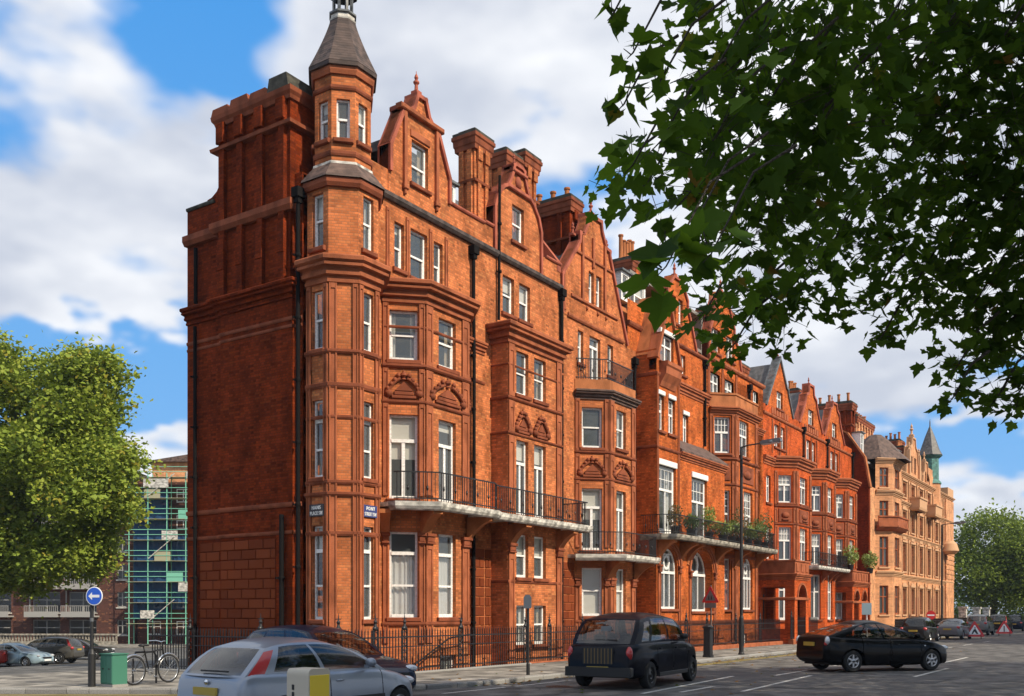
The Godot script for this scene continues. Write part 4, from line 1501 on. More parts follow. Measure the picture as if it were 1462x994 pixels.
	chimney(H, 2.75, 3.6, -1.9, -1.0, 14.2, 19.0, 0, M.brick, 2)
	chimney(H, 3.85, 4.7, -1.8, -0.9, 14.2, 19.35, 0, M.brick, 2)
	# raking party parapet to the next house
	var pp := Acc.new()
	pp.tf = Transform3D(Basis(Vector3(0, 0, 1), Vector3.UP, Vector3(-1, 0, 0)), Vector3.ZERO)
	pp.prism(V2([[0.02, 14.9], [0.02, 15.3], [-0.9, 16.5], [-1.2, 16.5], [-1.2, 14.9]]), -5.0, -4.75)
	part(H, "party_parapet", pp, M.coping)
	pipe(H, PackedVector3Array([Vector3(4.95, 14.0, 0.1), Vector3(4.95, -0.3, 0.1)]), 0.07, 13.9)
	pipe(H, PackedVector3Array([Vector3(0.72, 17.0, 0.14), Vector3(0.72, 12.0, 0.10)]), 0.05)
	# shares the balcony line
	var bp := V2([[0, 1.5], [4.6, 1.5], [4.6, 0]])
	a = Acc.new()
	a.slab(V2([[0, 0], [0, 1.5], [4.6, 1.5], [4.6, 0]]), 4.93, 5.06)
	a.sweep(bp, V2([[0, 4.80], [0.05, 4.84], [0.10, 4.92], [0.11, 5.05], [0, 5.065]]))
	var bal := part(H, "balcony", a, M.white_stone)
	railing(bal, V2([[0, 1.45], [4.55, 1.45], [4.55, 0.05]]), 5.06, 0.88)
	for x in [B0 + 0.18, B1 - 0.18]:
		bracket(H, face(Vector3(x, 4.84, b), 0), 0.95, 0.75, 0.32, M.terracotta_pale)
	rooms(H, 0.02, 4.98, -5.5, -0.3, [-2.0, 1.0, 4.9, 8.6, 11.8, 14.4])

func house_canted_bay() -> void:
	var ox := 12.8
	var H := thing("terraced_house", "orange brick house with steep gable, canted bay and iron railing on the bay roof", "house", Vector3(ox, 0, 0), 0, "terraced houses along the street")
	var xs := 13.9 - ox; var fw := 2.2; var b := 1.0
	var p := bay_path(xs, b, fw)
	var fs := bay_faces(xs, b, fw)
	var lw := [[0.29, 1.13, 1.7, 3.6], [0.29, 1.13, 4.3, 6.75], [0.29, 1.13, 8.35, 9.95]]
	var cw := [[0.6, 1.42, 1.7, 3.6], [0.6, 1.42, 4.3, 6.75], [0.6, 1.42, 8.45, 10.0]]
	var a := Acc.new()
	for k in 3:
		wall(a, fs[k][0], 0, fs[k][1], -2, 10.4, cw if k == 1 else lw)
	part(H, "bay", a, M.brick)
	for i in 3:
		for k in 3:
			var q: Array = (cw if k == 1 else lw)[i]
			win(H, fs[k][0], q[0], q[1], q[2], q[3], ["sash", "french", "sash"][i], [{"blind": 0.97, "mid": 0.52}, {}, {}][i])
	for k in 3:
		var w: float = fs[k][1]
		var pw := 0.2 if k != 1 else 0.34
		for s in [[0.01, pw], [w - pw, w - 0.01]]:
			for y in [[0.3, 2.95], [4.4, 7.05], [7.15, 8.1], [8.22, 10.3]]:
				pilaster(H, fs[k][0], s[0], s[1], y[0], y[1], M.terracotta)
			capital(H, fs[k][0], (s[0] + s[1]) / 2, 3.1, s[1] - s[0])
		pediment(H, fs[k][0], w / 2, 7.18, w * 0.78, 0.88)
	for y in [[7.06, 7.15, 0.07], [8.12, 8.22, 0.08], [3.9, 4.0, 0.06], [1.42, 1.55, 0.08]]:
		course(H, "string_course", p, y[0], y[1], y[2], M.terracotta_dark)
	course(H, "cornice", p, 10.25, 10.62, 0.28, M.slate_brown)
	a = Acc.new()
	a.sweep(p, V2([[-0.3, 10.6], [0.04, 10.6], [0.04, 11.05], [-0.3, 11.05]]))
	part(H, "bay_parapet", a, M.terracotta_pale)
	a = Acc.new()
	a.slab(p, 10.58, 10.64)
	part(H, "bay_roof", a, M.lead)
	railing(H, V2([[xs + 0.1, 0], [xs + 1.0, 0.92], [xs + 1.0 + fw, 0.92], [xs + 2.1 + fw, 0]]), 11.05, 0.85, 0.10, 0.022, false, "roof_railing")
	var F0 := face(Vector3.ZERO, 0)
	var up := [[14.14 - ox, 14.58 - ox, 11.75, 13.05], [15.08 - ox, 15.98 - ox, 11.2, 13.05], [16.6 - ox, 17.1 - ox, 11.75, 13.05]]
	a = Acc.new()
	var wl := 5.6
	wall(a, F0, 0, wl, 10.4, 13.4, up)
	wall(a, F0, 0, xs, -2, 10.4)
	wall(a, F0, xs + 2 * b + fw, 6.4, -2, 10.4)
	wall(a, F0, wl, 6.4, 10.4, 13.3)
	part(H, "front_wall", a, M.brick)
	for i in 3:
		win(H, F0, up[i][0], up[i][1], up[i][2], up[i][3], "french" if i == 1 else "sash", {"transom": 0.8})
	course(H, "string_course", V2([[0.5, 0], [5.2, 0]]), 13.35, 13.5, 0.10, M.terracotta)
	blocks(H, F0, 0.05, xs - 0.05, 0.3, 3.8, 11, 0.5)
	# steep gable
	var c := 15.45 - ox
	var right := [[5.55, 13.4], [3.95, 16.75], [3.95, 16.95], [3.62, 17.0], [3.28, 17.55], [3.2, 17.95]]
	var line := PackedVector2Array()
	for q in right:
		line.append(Vector2(q[0], q[1]))
	for q in [[2.1, 17.95], [2.02, 17.55], [1.68, 17.0], [1.35, 16.95], [1.35, 16.6], [1.05, 16.2], [0.0, 14.9], [0.0, 13.4]]:
		line.append(Vector2(q[0], q[1]))
	var GF := face(Vector3(0, 0, 0.02), 0)
	var gw := [[14.98 - ox, 15.4 - ox, 14.35, 15.62], [15.6 - ox, 16.05 - ox, 14.35, 15.62]]
	var g := Acc.new()
	poly_wall(g, GF, line, gw)
	var gable := part(H, "gable", g, M.brick)
	for q in gw:
		win(H, GF, q[0], q[1], q[2], q[3], "sash", {"sill": false})
	g = Acc.new()
	coping(g, GF, line, 0.13)
	part(gable, "coping", g, M.coping)
	g = Acc.new()
	g.tf = GF
	for x in [1.55, 2.42, 3.4]:
		g.cbox(x, x + 0.14, 15.8 if x > 2 and x < 3 else 14.2, 17.0, 0, 0.09, 0.01)
	g.cbox(1.0, 4.2, 16.05, 16.16, 0, 0.07, 0.02)
	g.cbox(0.75, 4.6, 14.2, 14.32, 0, 0.08, 0.02)
	g.cbox(0.2, 0.32, 13.55, 15.0, 0, 0.07, 0.01)
	for x in [2.0, 2.9, 3.6]:
		g.ball(Vector3(x, 14.05, 0.03), Vector3(0.07, 0.1, 0.06), 6, 4)
	part(gable, "dressing", g, M.terracotta)
	for q in [[1.2, 16.75], [4.0, 16.95]]:
		finial(gable, Vector3(q[0], q[1], -0.15), 0.6, M.coping)
	finial(gable, Vector3(2.65, 18.05, -0.15), 0.7, M.coping)
	# steep slate roof behind the gable with a long ridge stack
	g = Acc.new()
	g.prism(V2([[0.1, 14.2], [5.4, 13.6], [2.65, 17.4]]), -5.5, -0.36)
	part(H, "roof", g, M.slate)
	chimney(H, 1.9, 2.6, -5.4, -0.7, 15.0, 18.7, 7, M.brick_shaded, 1, 0.45)
	a = Acc.new()
	a.box(-0.05, 0.05, 0, 0.01, 0, 0.01)
	var bp := V2([[xs - 0.55, 0.35], [xs + 0.62, 1.9], [xs + b + fw + 0.35, 1.9], [xs + 2 * b + fw + 0.9, 0.75], [xs + 2 * b + fw + 0.9, 0]])
	a = Acc.new()
	var plan := bp.duplicate(); plan.append(Vector2(xs - 0.55, 0))
	a.slab(plan, 3.97, 4.10)
	a.sweep(bp, V2([[0, 3.84], [0.05, 3.88], [0.10, 3.96], [0.11, 4.09], [0, 4.105]]))
	var bal := part(H, "balcony", a, M.white_stone)
	railing(bal, V2([[xs - 0.5, 0.4], [xs + 0.64, 1.85], [xs + b + fw + 0.33, 1.85], [xs + 2 * b + fw + 0.85, 0.75]]), 4.10, 0.88)
	bracket(H, face(Vector3(xs + b, 3.88, b), -22), 0.95, 0.8, 0.32, M.terracotta_pale)
	bracket(H, face(Vector3(xs + b + fw, 3.88, b), 22), 0.95, 0.8, 0.32, M.terracotta_pale)
	pipe(H, PackedVector3Array([Vector3(6.1, 13.0, 0.1), Vector3(6.1, -0.3, 0.1)]), 0.07, 12.6)
	rooms(H, 0.02, 5.5, -5.0, -0.3, [-2.0, 1.2, 4.15, 7.6, 10.5, 13.3])
	rooms(H, 0.9, 4.4, -5.0, -0.4, [13.4, 15.9])

# ---------------------------------------------------------------- the redder houses further along
func house_arched() -> void:
	var ox := 18.4
	var H := thing("terraced_house", "red brick house with round-arched ground windows, white lintels and narrow projecting gable", "house", Vector3(ox, 0, 0), 0, "terraced houses along the street")
	var W: Material = M.brick_orange
	var b := 1.0
	var x0 := 19.2 - ox; var x1 := 21.55 - ox; var x2 := 27.0 - ox
	var F := face(Vector3(0, 0, b), 0)
	var F0 := face(Vector3.ZERO, 0)
	# narrow gabled front
	var lowh := [[19.6 - ox, 21.35 - ox, 2.0, 4.7, 0.85]]
	var first := [[19.4 - ox, 21.2 - ox, 5.3, 8.3]]
	var second := [[19.25 - ox + 0.1, 19.85 - ox + 0.1, 9.8, 11.35], [20.4 - ox, 21.1 - ox, 9.8, 11.35]]
	var third := [[19.55 - ox, 20.95 - ox, 12.85, 14.1]]
	var a := Acc.new()
	wall(a, F, x0, x1, -2, 12.4, lowh + first + second)
	wall(a, face(Vector3(x0, 0, 0), -90), 0, b, -2, 13.3)
	wall(a, face(Vector3(x1, 0, b), 90), 0, b, 9.2, 13.2)
	var gl := V2([[x0, 12.4], [x1, 12.4], [x1, 13.1], [(x0 + x1) / 2, 15.95], [x0, 13.1]])
	poly_wall(a, F, gl, third)
	part(H, "projecting_front", a, W)
	win(H, F, lowh[0][0], lowh[0][1], 2.0, 4.7, "arch", {"rise": 0.85, "sill_mat": "terracotta_dark"})
	win(H, F, first[0][0], first[0][1], 5.3, 8.3, "grid", {"nx": 4, "ny": 2, "transom": 0.66, "lintel": 0.26, "fw": 0.16})
	for q in second:
		win(H, F, q[0], q[1], q[2], q[3], "grid", {"nx": 2, "ny": 2, "transom": 0.55, "lintel": 0.2})
	win(H, F, third[0][0], third[0][1], 12.85, 14.1, "casement", {"lintel": 0.2})
	var g := Acc.new()
	coping(g, F, V2([[x1 + 0.12, 12.95], [(x0 + x1) / 2, 16.05], [x0 - 0.12, 12.95]]), 0.14, -0.4, 0.12)
	part(H, "gable_coping", g, M.terracotta)
	g = Acc.new()
	g.tf = Transform3D(Basis.IDENTITY, Vector3(0, 0, 0))
	g.prism(V2([[x0 - 0.05, 13.1], [x1 + 0.05, 13.1], [(x0 + x1) / 2, 16.0]]), -2.5, b - 0.36)
	part(H, "gable_roof", g, M.terracotta_pale)
	# little corbelled oriel base below the gable window
	g = Acc.new()
	g.sweep(V2([[19.45 - ox, b], [21.05 - ox, b]]), V2([[-0.05, 11.7], [0.05, 11.75], [0.14, 11.95], [0.34, 12.25], [0.36, 12.55], [0.42, 12.62], [0.42, 12.78], [-0.05, 12.8]]))
	part(H, "corbelled_sill", g, M.terracotta)
	pilaster(H, F, x0 + 0.01, x0 + 0.16, 5.3, 12.3, M.terracotta, 0.05)
	pilaster(H, F, x1 - 0.16, x1 - 0.01, 5.3, 12.3, M.terracotta, 0.05)
	# wider part to the right: two storeys at the front, the rest set back
	var h2 := [[22.9 - ox, 25.5 - ox, 1.9, 4.8, 1.1]]
	var f2 := [[22.95 - ox, 24.75 - ox, 5.3, 8.15]]
	a = Acc.new()
	wall(a, F, x1, x2, -2, 9.2, h2 + f2, 0.5)
	wall(a, face(Vector3(x2, 0, b), 90), 0, b, -2, 9.2)
	part(H, "front_wall", a, W)
	win(H, F, h2[0][0], h2[0][1], 1.9, 4.8, "arch", {"rise": 1.1, "back": 0.42})
	win(H, F, f2[0][0], f2[0][1], 5.3, 8.15, "grid", {"nx": 4, "ny": 2, "transom": 0.62, "lintel": 0.26, "fw": 0.14})
	for q in [[lowh[0][0], lowh[0][1], 3.85, 0.85], [h2[0][0], h2[0][1], 3.7, 1.1]]:
		g = Acc.new()
		g.tf = F
		for k in 2:
			var o := 0.10 + 0.13 * k
			var pa := arch_pts(q[0] - o - 0.12, q[1] + o + 0.12, q[2], q[3] + o + 0.12, 16)
			var pb := arch_pts(q[0] - o, q[1] + o, q[2], q[3] + o, 16)
			for i in pa.size() - 1:
				g.prism(PackedVector2Array([pa[i], pa[i + 1], pb[i + 1], pb[i]]), -0.05, 0.05 + 0.05 * k)
		part(H, "arch_moulding", g, M.terracotta)
		for x in [q[0] - 0.3, q[1] + 0.05]:
			pilaster(H, F, x, x + 0.25, 0.2, q[2] - 0.12, M.terracotta)
			capital(H, F, x + 0.125, q[2] - 0.02, 0.2)
	var r := Acc.new()
	r.tf = Transform3D(Basis(Vector3(0, 0, 1), Vector3.UP, Vector3(-1, 0, 0)), Vector3.ZERO)
	r.prism(V2([[b + 0.15, 9.15], [b + 0.15, 9.25], [0.0, 10.1], [0.0, 9.15]]), -x2 - 0.1, -x1)
	part(H, "lean_to_roof", r, M.slate_brown)
	course(H, "cornice", V2([[x1, b], [x2, b], [x2, 0]]), 8.8, 9.15, 0.2, M.terracotta)
	course(H, "string_course", V2([[x0, 0], [x0, b], [x1, b]]), 9.0, 9.12, 0.08, M.terracotta_dark)
	course(H, "string_course", V2([[x0, 0], [x0, b], [x1, b]]), 12.15, 12.3, 0.08, M.terracotta_dark)
	course(H, "string_course", V2([[x0, 0], [x0, b], [x2, b]]), 1.3, 1.45, 0.07, M.terracotta_dark)
	# set-back wall and main gable
	a = Acc.new()
	var up := [[24.2 - ox, 24.85 - ox, 9.95, 11.4], [23.95 - ox, 24.5 - ox, 13.3, 14.25]]
	wall(a, F0, x1, 27.3 - ox, 9.2, 14.7, up)
	wall(a, F0, 0, x0, 13.3, 15.45)
	wall(a, F0, x0, x1, 13.0, 15.45)
	part(H, "set_back_wall", a, W)
	win(H, F0, up[0][0], up[0][1], up[0][2], up[0][3], "casement", {"lintel": 0.2})
	win(H, F0, up[1][0], up[1][1], up[1][2], up[1][3], "sash")
	course(H, "cornice", V2([[x1, 0], [27.3 - ox, 0]]), 12.35, 12.85, 0.22, M.terracotta)
	course(H, "string_course", V2([[0, 0], [x1, 0]]), 14.3, 14.5, 0.12, M.terracotta_dark)
	course(H, "string_course", V2([[x1, 0], [27.3 - ox, 0]]), 14.55, 14.7, 0.12, M.terracotta_dark)
	pipe(H, PackedVector3Array([Vector3(26.7 - ox, 14.4, 0.1), Vector3(26.7 - ox, 10.2, 0.1)]), 0.07, 14.2)
	var c := 23.55 - ox
	var line := V2([[c + 2.3, 14.7], [c + 1.7, 15.9], [c + 1.2, 16.6], [c + 1.2, 17.0], [c + 0.5, 17.8], [c - 0.5, 17.8], [c - 1.2, 17.0], [c - 1.2, 16.6], [c - 1.7, 15.9], [c - 2.3, 14.7]])
	var gw := [[c - 0.62, c - 0.14, 15.6, 16.85], [c + 0.14, c + 0.62, 15.6, 16.85]]
	g = Acc.new()
	poly_wall(g, F0, line, gw)
	var gable := part(H, "gable", g, W)
	for q in gw:
		win(H, F0, q[0], q[1], q[2], q[3], "sash")
	g = Acc.new()
	coping(g, F0, line)
	part(gable, "coping", g, M.coping)
	finial(gable, Vector3(c, 17.9, -0.15), 0.7, M.coping)
	dormer(H, 18.5 - ox, 19.25 - ox, 15.5, 16.75, -0.35)
	dormer(H, 19.6 - ox, 20.75 - ox, 15.35, 16.65, -0.3)
	chimney(H, 22.7 - ox, 24.2 - ox, -3.3, -2.0, 14.5, 18.9, 5, M.brick_orange, 2, 1.0)
	roof_prism(H, "roof", V2([[-0.3, 14.4], [-0.5, 15.3], [-2.8, 17.0], [-5.0, 17.0], [-7.0, 14.6], [-7.0, 14.3]]), 0.1, 8.8, M.terracotta_pale)
	rooms(H, x0 + 0.05, x2 - 0.02, -4.5, 0.35, [-2.0, 1.4, 5.2, 9.0])
	rooms(H, x0 + 0.05, 8.8, -4.5, -0.3, [9.3, 12.5, 15.2, 17.0])
	# planted balcony over the arches, running on past the next bay
	var bp := V2([[x0 - 0.35, 0.4], [x0 - 0.35, 1.4], [x0 + 0.2, 1.95], [27.2 - ox, 1.95]])
	a = Acc.new()
	var plan := bp.duplicate(); plan.append(Vector2(27.2 - ox, 0.95)); plan.append(Vector2(x0, 0.95)); plan.append(Vector2(x0, 0.4))
	a.slab(plan, 5.1, 5.22)
	a.sweep(bp, V2([[0, 4.97], [0.05, 5.0], [0.10, 5.08], [0.11, 5.21], [0, 5.225]]))
	var bal := part(H, "balcony", a, M.stone)
	railing(bal, V2([[x0 - 0.3, 0.4], [x0 - 0.3, 1.4], [x0 + 0.22, 1.9], [27.2 - ox, 1.9]]), 5.22, 0.85)
	for x in [x0 + 0.25, x1 + 0.2, 22.55 - ox, 25.9 - ox]:
		bracket(H, face(Vector3(x, 5.0, b), 0), 0.95, 0.8, 0.3, M.terracotta_pale)

func house_wide_bay() -> void:
	var ox := 27.2
	var H := thing("terraced_house", "red brick house with wide canted bay, brick bay parapet and paired upper windows", "house", Vector3(ox, 0, 0), 0, "terraced houses along the street")
	var W: Material = M.brick_orange
	var xs := 0.25; var b := 1.0; var fw := 3.2
	var p := bay_path(xs, b, fw)
	var fs := bay_faces(xs, b, fw)
	var lw := [[0.3, 1.12, 2.0, 4.6], [0.3, 1.12, 5.25, 8.1], [0.28, 1.14, 10.0, 11.85]]
	var cw := [[1.1, 2.5, 2.0, 4.75, 0.7], [1.2, 2.5, 5.25, 8.2], [0.6, 1.9, 10.0, 11.85]]
	var a := Acc.new()
	for k in 3:
		wall(a, fs[k][0], 0, fs[k][1], -2, 12.1, (cw if k == 1 else lw) + ([[0.9, 1.7, -1.2, 0.75]] if k == 1 else []))
	part(H, "bay", a, W)
	for i in 3:
		for k in 3:
			var q: Array = (cw if k == 1 else lw)[i]
			var st := "grid"
			var o := {"nx": 4, "ny": 3 if i == 1 else 2, "transom": 0.58}
			if i == 0 and k == 1:
				st = "arch"; o = {"rise": 0.7}
			win(H, fs[k][0], q[0], q[1], q[2], q[3], st, o)
	win(H, fs[1][0], 0.9, 1.7, -1.2, 0.75, "sash")
	for k in 3:
		var w: float = fs[k][1]
		var pw := 0.2 if k != 1 else 0.36
		for s in [[0.01, pw], [w - pw, w - 0.01]]:
			for y in [[0.3, 4.5], [5.3, 8.3], [8.45, 9.6], [9.8, 12.0]]:
				pilaster(H, fs[k][0], s[0], s[1], y[0], y[1], M.terracotta)
		var s := Acc.new()
		s.tf = fs[k][0]
		s.cbox(w * 0.2, w * 0.8, 8.6, 9.5, 0, 0.05, 0.02)
		s.tf = fs[k][0] * Transform3D(Basis.IDENTITY, Vector3(w / 2, 9.05, 0.05))
		s.ball(Vector3.ZERO, Vector3(w * 0.2, 0.25, 0.06), 10, 6)
		part(H, "carved_panel", s, M.terracotta_dark)
	for y in [[8.35, 8.45, 0.07], [9.65, 9.78, 0.1], [4.65, 4.8, 0.08], [1.3, 1.45, 0.07]]:
		course(H, "string_course", p, y[0], y[1], y[2], M.terracotta_dark)
	course(H, "cornice", p, 11.95, 12.35, 0.30, M.terracotta)
	a = Acc.new()
	a.sweep(p, V2([[-0.3, 12.34], [0.03, 12.34], [0.03, 12.95], [0.08, 12.98], [0.08, 13.08], [-0.3, 13.08]]))
	part(H, "bay_parapet", a, M.terracotta_pale)
	a = Acc.new()
	a.slab(p, 12.3, 12.36)
	part(H, "bay_roof", a, M.lead)
	var F0 := face(Vector3.ZERO, 0)
	var wall_end := 8.2
	a = Acc.new()
	var up := [[0.4, 1.65, 13.0, 14.2], [2.35, 3.6, 13.0, 14.2], [6.55, 7.35, 12.9, 14.4], [6.5, 7.3, 10.0, 11.5], [6.6, 7.4, 5.3, 7.3]]
	wall(a, F0, 0, wall_end, 12.1, 14.8, up)
	wall(a, F0, 0, xs, -2, 12.1)
	wall(a, F0, xs + 2 * b + fw, wall_end, -2, 12.1, up)
	part(H, "front_wall", a, W)
	for q in up:
		win(H, F0, q[0], q[1], q[2], q[3], "casement", {})
	course(H, "string_course", V2([[0, 0], [wall_end, 0]]), 14.75, 14.95, 0.15, M.terracotta)
	for q in [[0.05, 0.25], [1.9, 2.1], [3.85, 4.05], [6.0, 6.15]]:
		pilaster(H, F0, q[0], q[1], 12.4, 14.7, M.terracotta, 0.05)
	course(H, "cornice", V2([[xs + 2 * b + fw, 0], [wall_end, 0]]), 12.0, 12.35, 0.2, M.terracotta)
	var c := 2.1
	var line := V2([[c + 2.7, 14.8], [c + 2.3, 16.0], [c + 1.6, 16.8], [c + 1.6, 17.1], [c + 0.9, 18.1], [c, 18.7], [c - 0.9, 18.1], [c - 1.6, 17.1], [c - 1.6, 16.8], [c - 2.05, 16.0], [c - 2.05, 14.8]])
	var gw := [[c - 1.6, c - 0.45, 15.3, 16.55], [c + 0.45, c + 1.6, 15.3, 16.55]]
	var g := Acc.new()
	poly_wall(g, F0, line, gw)
	var gable := part(H, "gable", g, W)
	for q in gw:
		win(H, F0, q[0], q[1], q[2], q[3], "casement", {})
	g = Acc.new()
	coping(g, F0, line)
	part(gable, "coping", g, M.coping)
	finial(gable, Vector3(c, 18.75, -0.15), 0.7, M.coping)
	dormer(H, 5.0, 5.9, 15.0, 16.2, -0.5)
	chimney(H, 4.6, 6.4, -2.4, -1.2, 14.8, 18.9, 6, M.brick_orange, 3, 0.8)
	roof_prism(H, "roof", V2([[-0.3, 14.6], [-0.4, 14.9], [-2.9, 17.2], [-5, 17.2], [-7, 14.9], [-7, 14.6]]), 0.05, 8.1, M.terracotta_pale)
	pipe(H, PackedVector3Array([Vector3(5.75, 14.4, 0.1), Vector3(5.75, -0.3, 0.1)]), 0.07, 14.2)
	rooms(H, 0.02, 8.1, -4.5, -0.3, [-2.0, 1.4, 5.2, 9.3, 12.3, 14.7])
	rooms(H, 0.3, 4.4, -4.5, -0.4, [14.85, 17.3])
	var bp := V2([[0, 1.95], [4.7, 1.95], [5.9, 0.9], [5.9, 0.0]])
	a = Acc.new()
	var plan := bp.duplicate(); plan.append(Vector2(0, 0))
	a.slab(plan, 5.1, 5.22)
	a.sweep(bp, V2([[0, 4.97], [0.05, 5.0], [0.10, 5.08], [0.11, 5.21], [0, 5.225]]))
	var bal := part(H, "balcony", a, M.stone)
	railing(bal, V2([[0, 1.9], [4.7, 1.9], [5.85, 0.88]]), 5.22, 0.85)
	for x in [1.3, 4.3]:
		bracket(H, face(Vector3(x, 5.0, b), 0), 0.95, 0.8, 0.3, M.terracotta_pale)

# a house of the last three: bay, stepped gable, slate roof
func house_red(ox: float, w: float, gc: float, xs: float, fw: float, apex: float, label: String, kind: int) -> Node3D:
	var H := thing("terraced_house", label, "house", Vector3(ox, 0, 0), 0, "terraced houses along the street")
	var W: Material = M.brick_red
	var b := 1.0
	var p := bay_path(xs, b, fw)
	var fs := bay_faces(xs, b, fw)
	var ground := [[0.3, 1.1, 1.4, 4.3]]
	var lw := [[0.3, 1.12, 4.95, 6.95], [0.28, 1.14, 8.4, 10.05]]
	var cw := [[fw * 0.25, fw * 0.72, 4.95, 6.95], [fw * 0.25, fw * 0.72, 8.4, 10.05]]
	var a := Acc.new()
	for k in 3:
		wall(a, fs[k][0], 0, fs[k][1], -2, 11.0, (cw if k == 1 else lw) + (ground if k != 1 else [[fw * 0.25, fw * 0.72, 1.4, 4.3]]))
	part(H, "bay", a, W)
	for k in 3:
		for i in 2:
			var q: Array = (cw if k == 1 else lw)[i]
			win(H, fs[k][0], q[0], q[1], q[2], q[3], "grid", {"nx": 4, "ny": 2, "transom": 0.6, "blind": 0.4} if i == 0 else {"nx": 3, "ny": 2, "transom": 0.66})
		var q2: Array = ground[0] if k != 1 else [fw * 0.25, fw * 0.72, 1.4, 4.3]
		win(H, fs[k][0], q2[0], q2[1], q2[2], q2[3], "casement", {"fw": 0.1})
		var wd: float = fs[k][1]
		var pw := 0.2 if k != 1 else 0.34
		for s in [[0.01, pw], [wd - pw, wd - 0.01]]:
			for y in [[5.0, 7.05], [7.2, 8.1], [8.3, 10.3]]:
				pilaster(H, fs[k][0], s[0], s[1], y[0], y[1], M.terracotta)
		var s := Acc.new()
		s.tf = fs[k][0]
		s.cbox(wd * 0.2, wd * 0.8, 7.25, 8.05, 0, 0.05, 0.02)
		s.tf = fs[k][0] * Transform3D(Basis.IDENTITY, Vector3(wd / 2, 7.65, 0.05))
		s.ball(Vector3.ZERO, Vector3(wd * 0.2, 0.2, 0.06), 10, 6)
		s.cbox(-wd * 0.15, wd * 0.15, -0.3, -0.2, -0.02, 0.08, 0.02)
		part(H, "carved_panel", s, M.terracotta_dark)
	for y in [[7.08, 7.18, 0.07], [8.15, 8.27, 0.1], [4.6, 4.75, 0.08]]:
		course(H, "string_course", p, y[0], y[1], y[2], M.terracotta_dark)
	course(H, "cornice", p, 10.5, 11.15, 0.34, M.terracotta)
	a = Acc.new()
	a.slab(p, 11.0, 11.18)
	part(H, "bay_roof", a, M.lead)
	var F0 := face(Vector3.ZERO, 0)
	var up := [[gc - 0.95, gc - 0.12, 11.75, 13.1], [gc + 0.12, gc + 0.95, 11.75, 13.1]]
	var side_win := []
	if xs > 1.7:
		side_win = [[xs - 1.35, xs - 0.6, 8.3, 9.9], [xs - 1.35, xs - 0.6, 5.0, 6.9]]
	a = Acc.new()
	wall(a, F0, 0, w, 11.0, 14.0, up)
	wall(a, F0, 0, xs, -2, 11.0, side_win)
	wall(a, F0, xs + 2 * b + fw, w, -2, 11.0)
	part(H, "front_wall", a, W)
	for q in up + side_win:
		win(H, F0, q[0], q[1], q[2], q[3], "casement", {})
	course(H, "string_course", V2([[0, 0], [w, 0]]), 13.4, 13.55, 0.1, M.terracotta)
	course(H, "cornice", V2([[0, 0], [xs, 0]]), 10.5, 11.0, 0.2, M.terracotta)
	for q in [gc - 1.35, gc, gc + 1.2]:
		pilaster(H, F0, q - 0.07, q + 0.09, 11.3, 13.3, M.terracotta, 0.05)
	for i in 7:
		var s := Acc.new()
		s.tf = F0
		s.cbox(gc - 1.5 + i * 0.45, gc - 1.2 + i * 0.45, 13.6, 14.0, 0, 0.05, 0.02)
		part(H, "frieze_panel", s, M.terracotta)
	var hw := minf(2.5, w / 2 - 0.05)
	var line: PackedVector2Array
	if kind == 0:
		line = V2([[gc + hw, 14.0], [gc + hw * 0.62, 15.4], [gc + hw * 0.62, 15.6], [gc + hw * 0.5, 15.7], [gc, apex], [gc - hw * 0.5, 15.7], [gc - hw, 14.0]])
	else:
		line = V2([[gc + hw, 14.0], [gc + hw * 0.6, 15.2], [gc + hw * 0.52, 15.5], [gc + hw * 0.45, 16.0], [gc + hw * 0.25, 16.2], [gc + hw * 0.2, apex], [gc - hw * 0.2, apex], [gc - hw * 0.25, 16.2], [gc - hw * 0.45, 16.0], [gc - hw * 0.52, 15.5], [gc - hw * 0.6, 15.2], [gc - hw, 14.0]])
	var gw := [[gc - 0.55, gc + 0.55, 14.1, 15.15]]
	var g := Acc.new()
	poly_wall(g, F0, line, gw)
	var gable := part(H, "gable", g, M.brick_orange)
	win(H, F0, gw[0][0], gw[0][1], gw[0][2], gw[0][3], "casement", {})
	g = Acc.new()
	coping(g, F0, line)
	part(gable, "coping", g, M.lead if kind == 0 else M.coping)
	finial(gable, Vector3(gc, apex + 0.05, -0.15), 0.5, M.coping)
	g = Acc.new()
	g.prism(V2([[gc - hw, 13.9], [gc + hw, 13.9], [gc, apex - 0.4]]), -6.0, -0.36)
	part(H, "roof", g, M.slate)
	roof_prism(H, "rear_roof", V2([[-0.3, 13.8], [-2.6, 15.9], [-5, 15.9], [-7, 14], [-7, 13.7]]), 0.05, w - 0.05, M.slate_brown if kind else M.terracotta_pale)
	rooms(H, 0.02, w - 0.02, -4.5, -0.3, [-2.0, 1.2, 4.7, 8.0, 11.3, 13.9])
	pipe(H, PackedVector3Array([Vector3(w - 0.1, 13.6, 0.1), Vector3(w - 0.1, -0.3, 0.1)]), 0.06, 13.4)
	return H

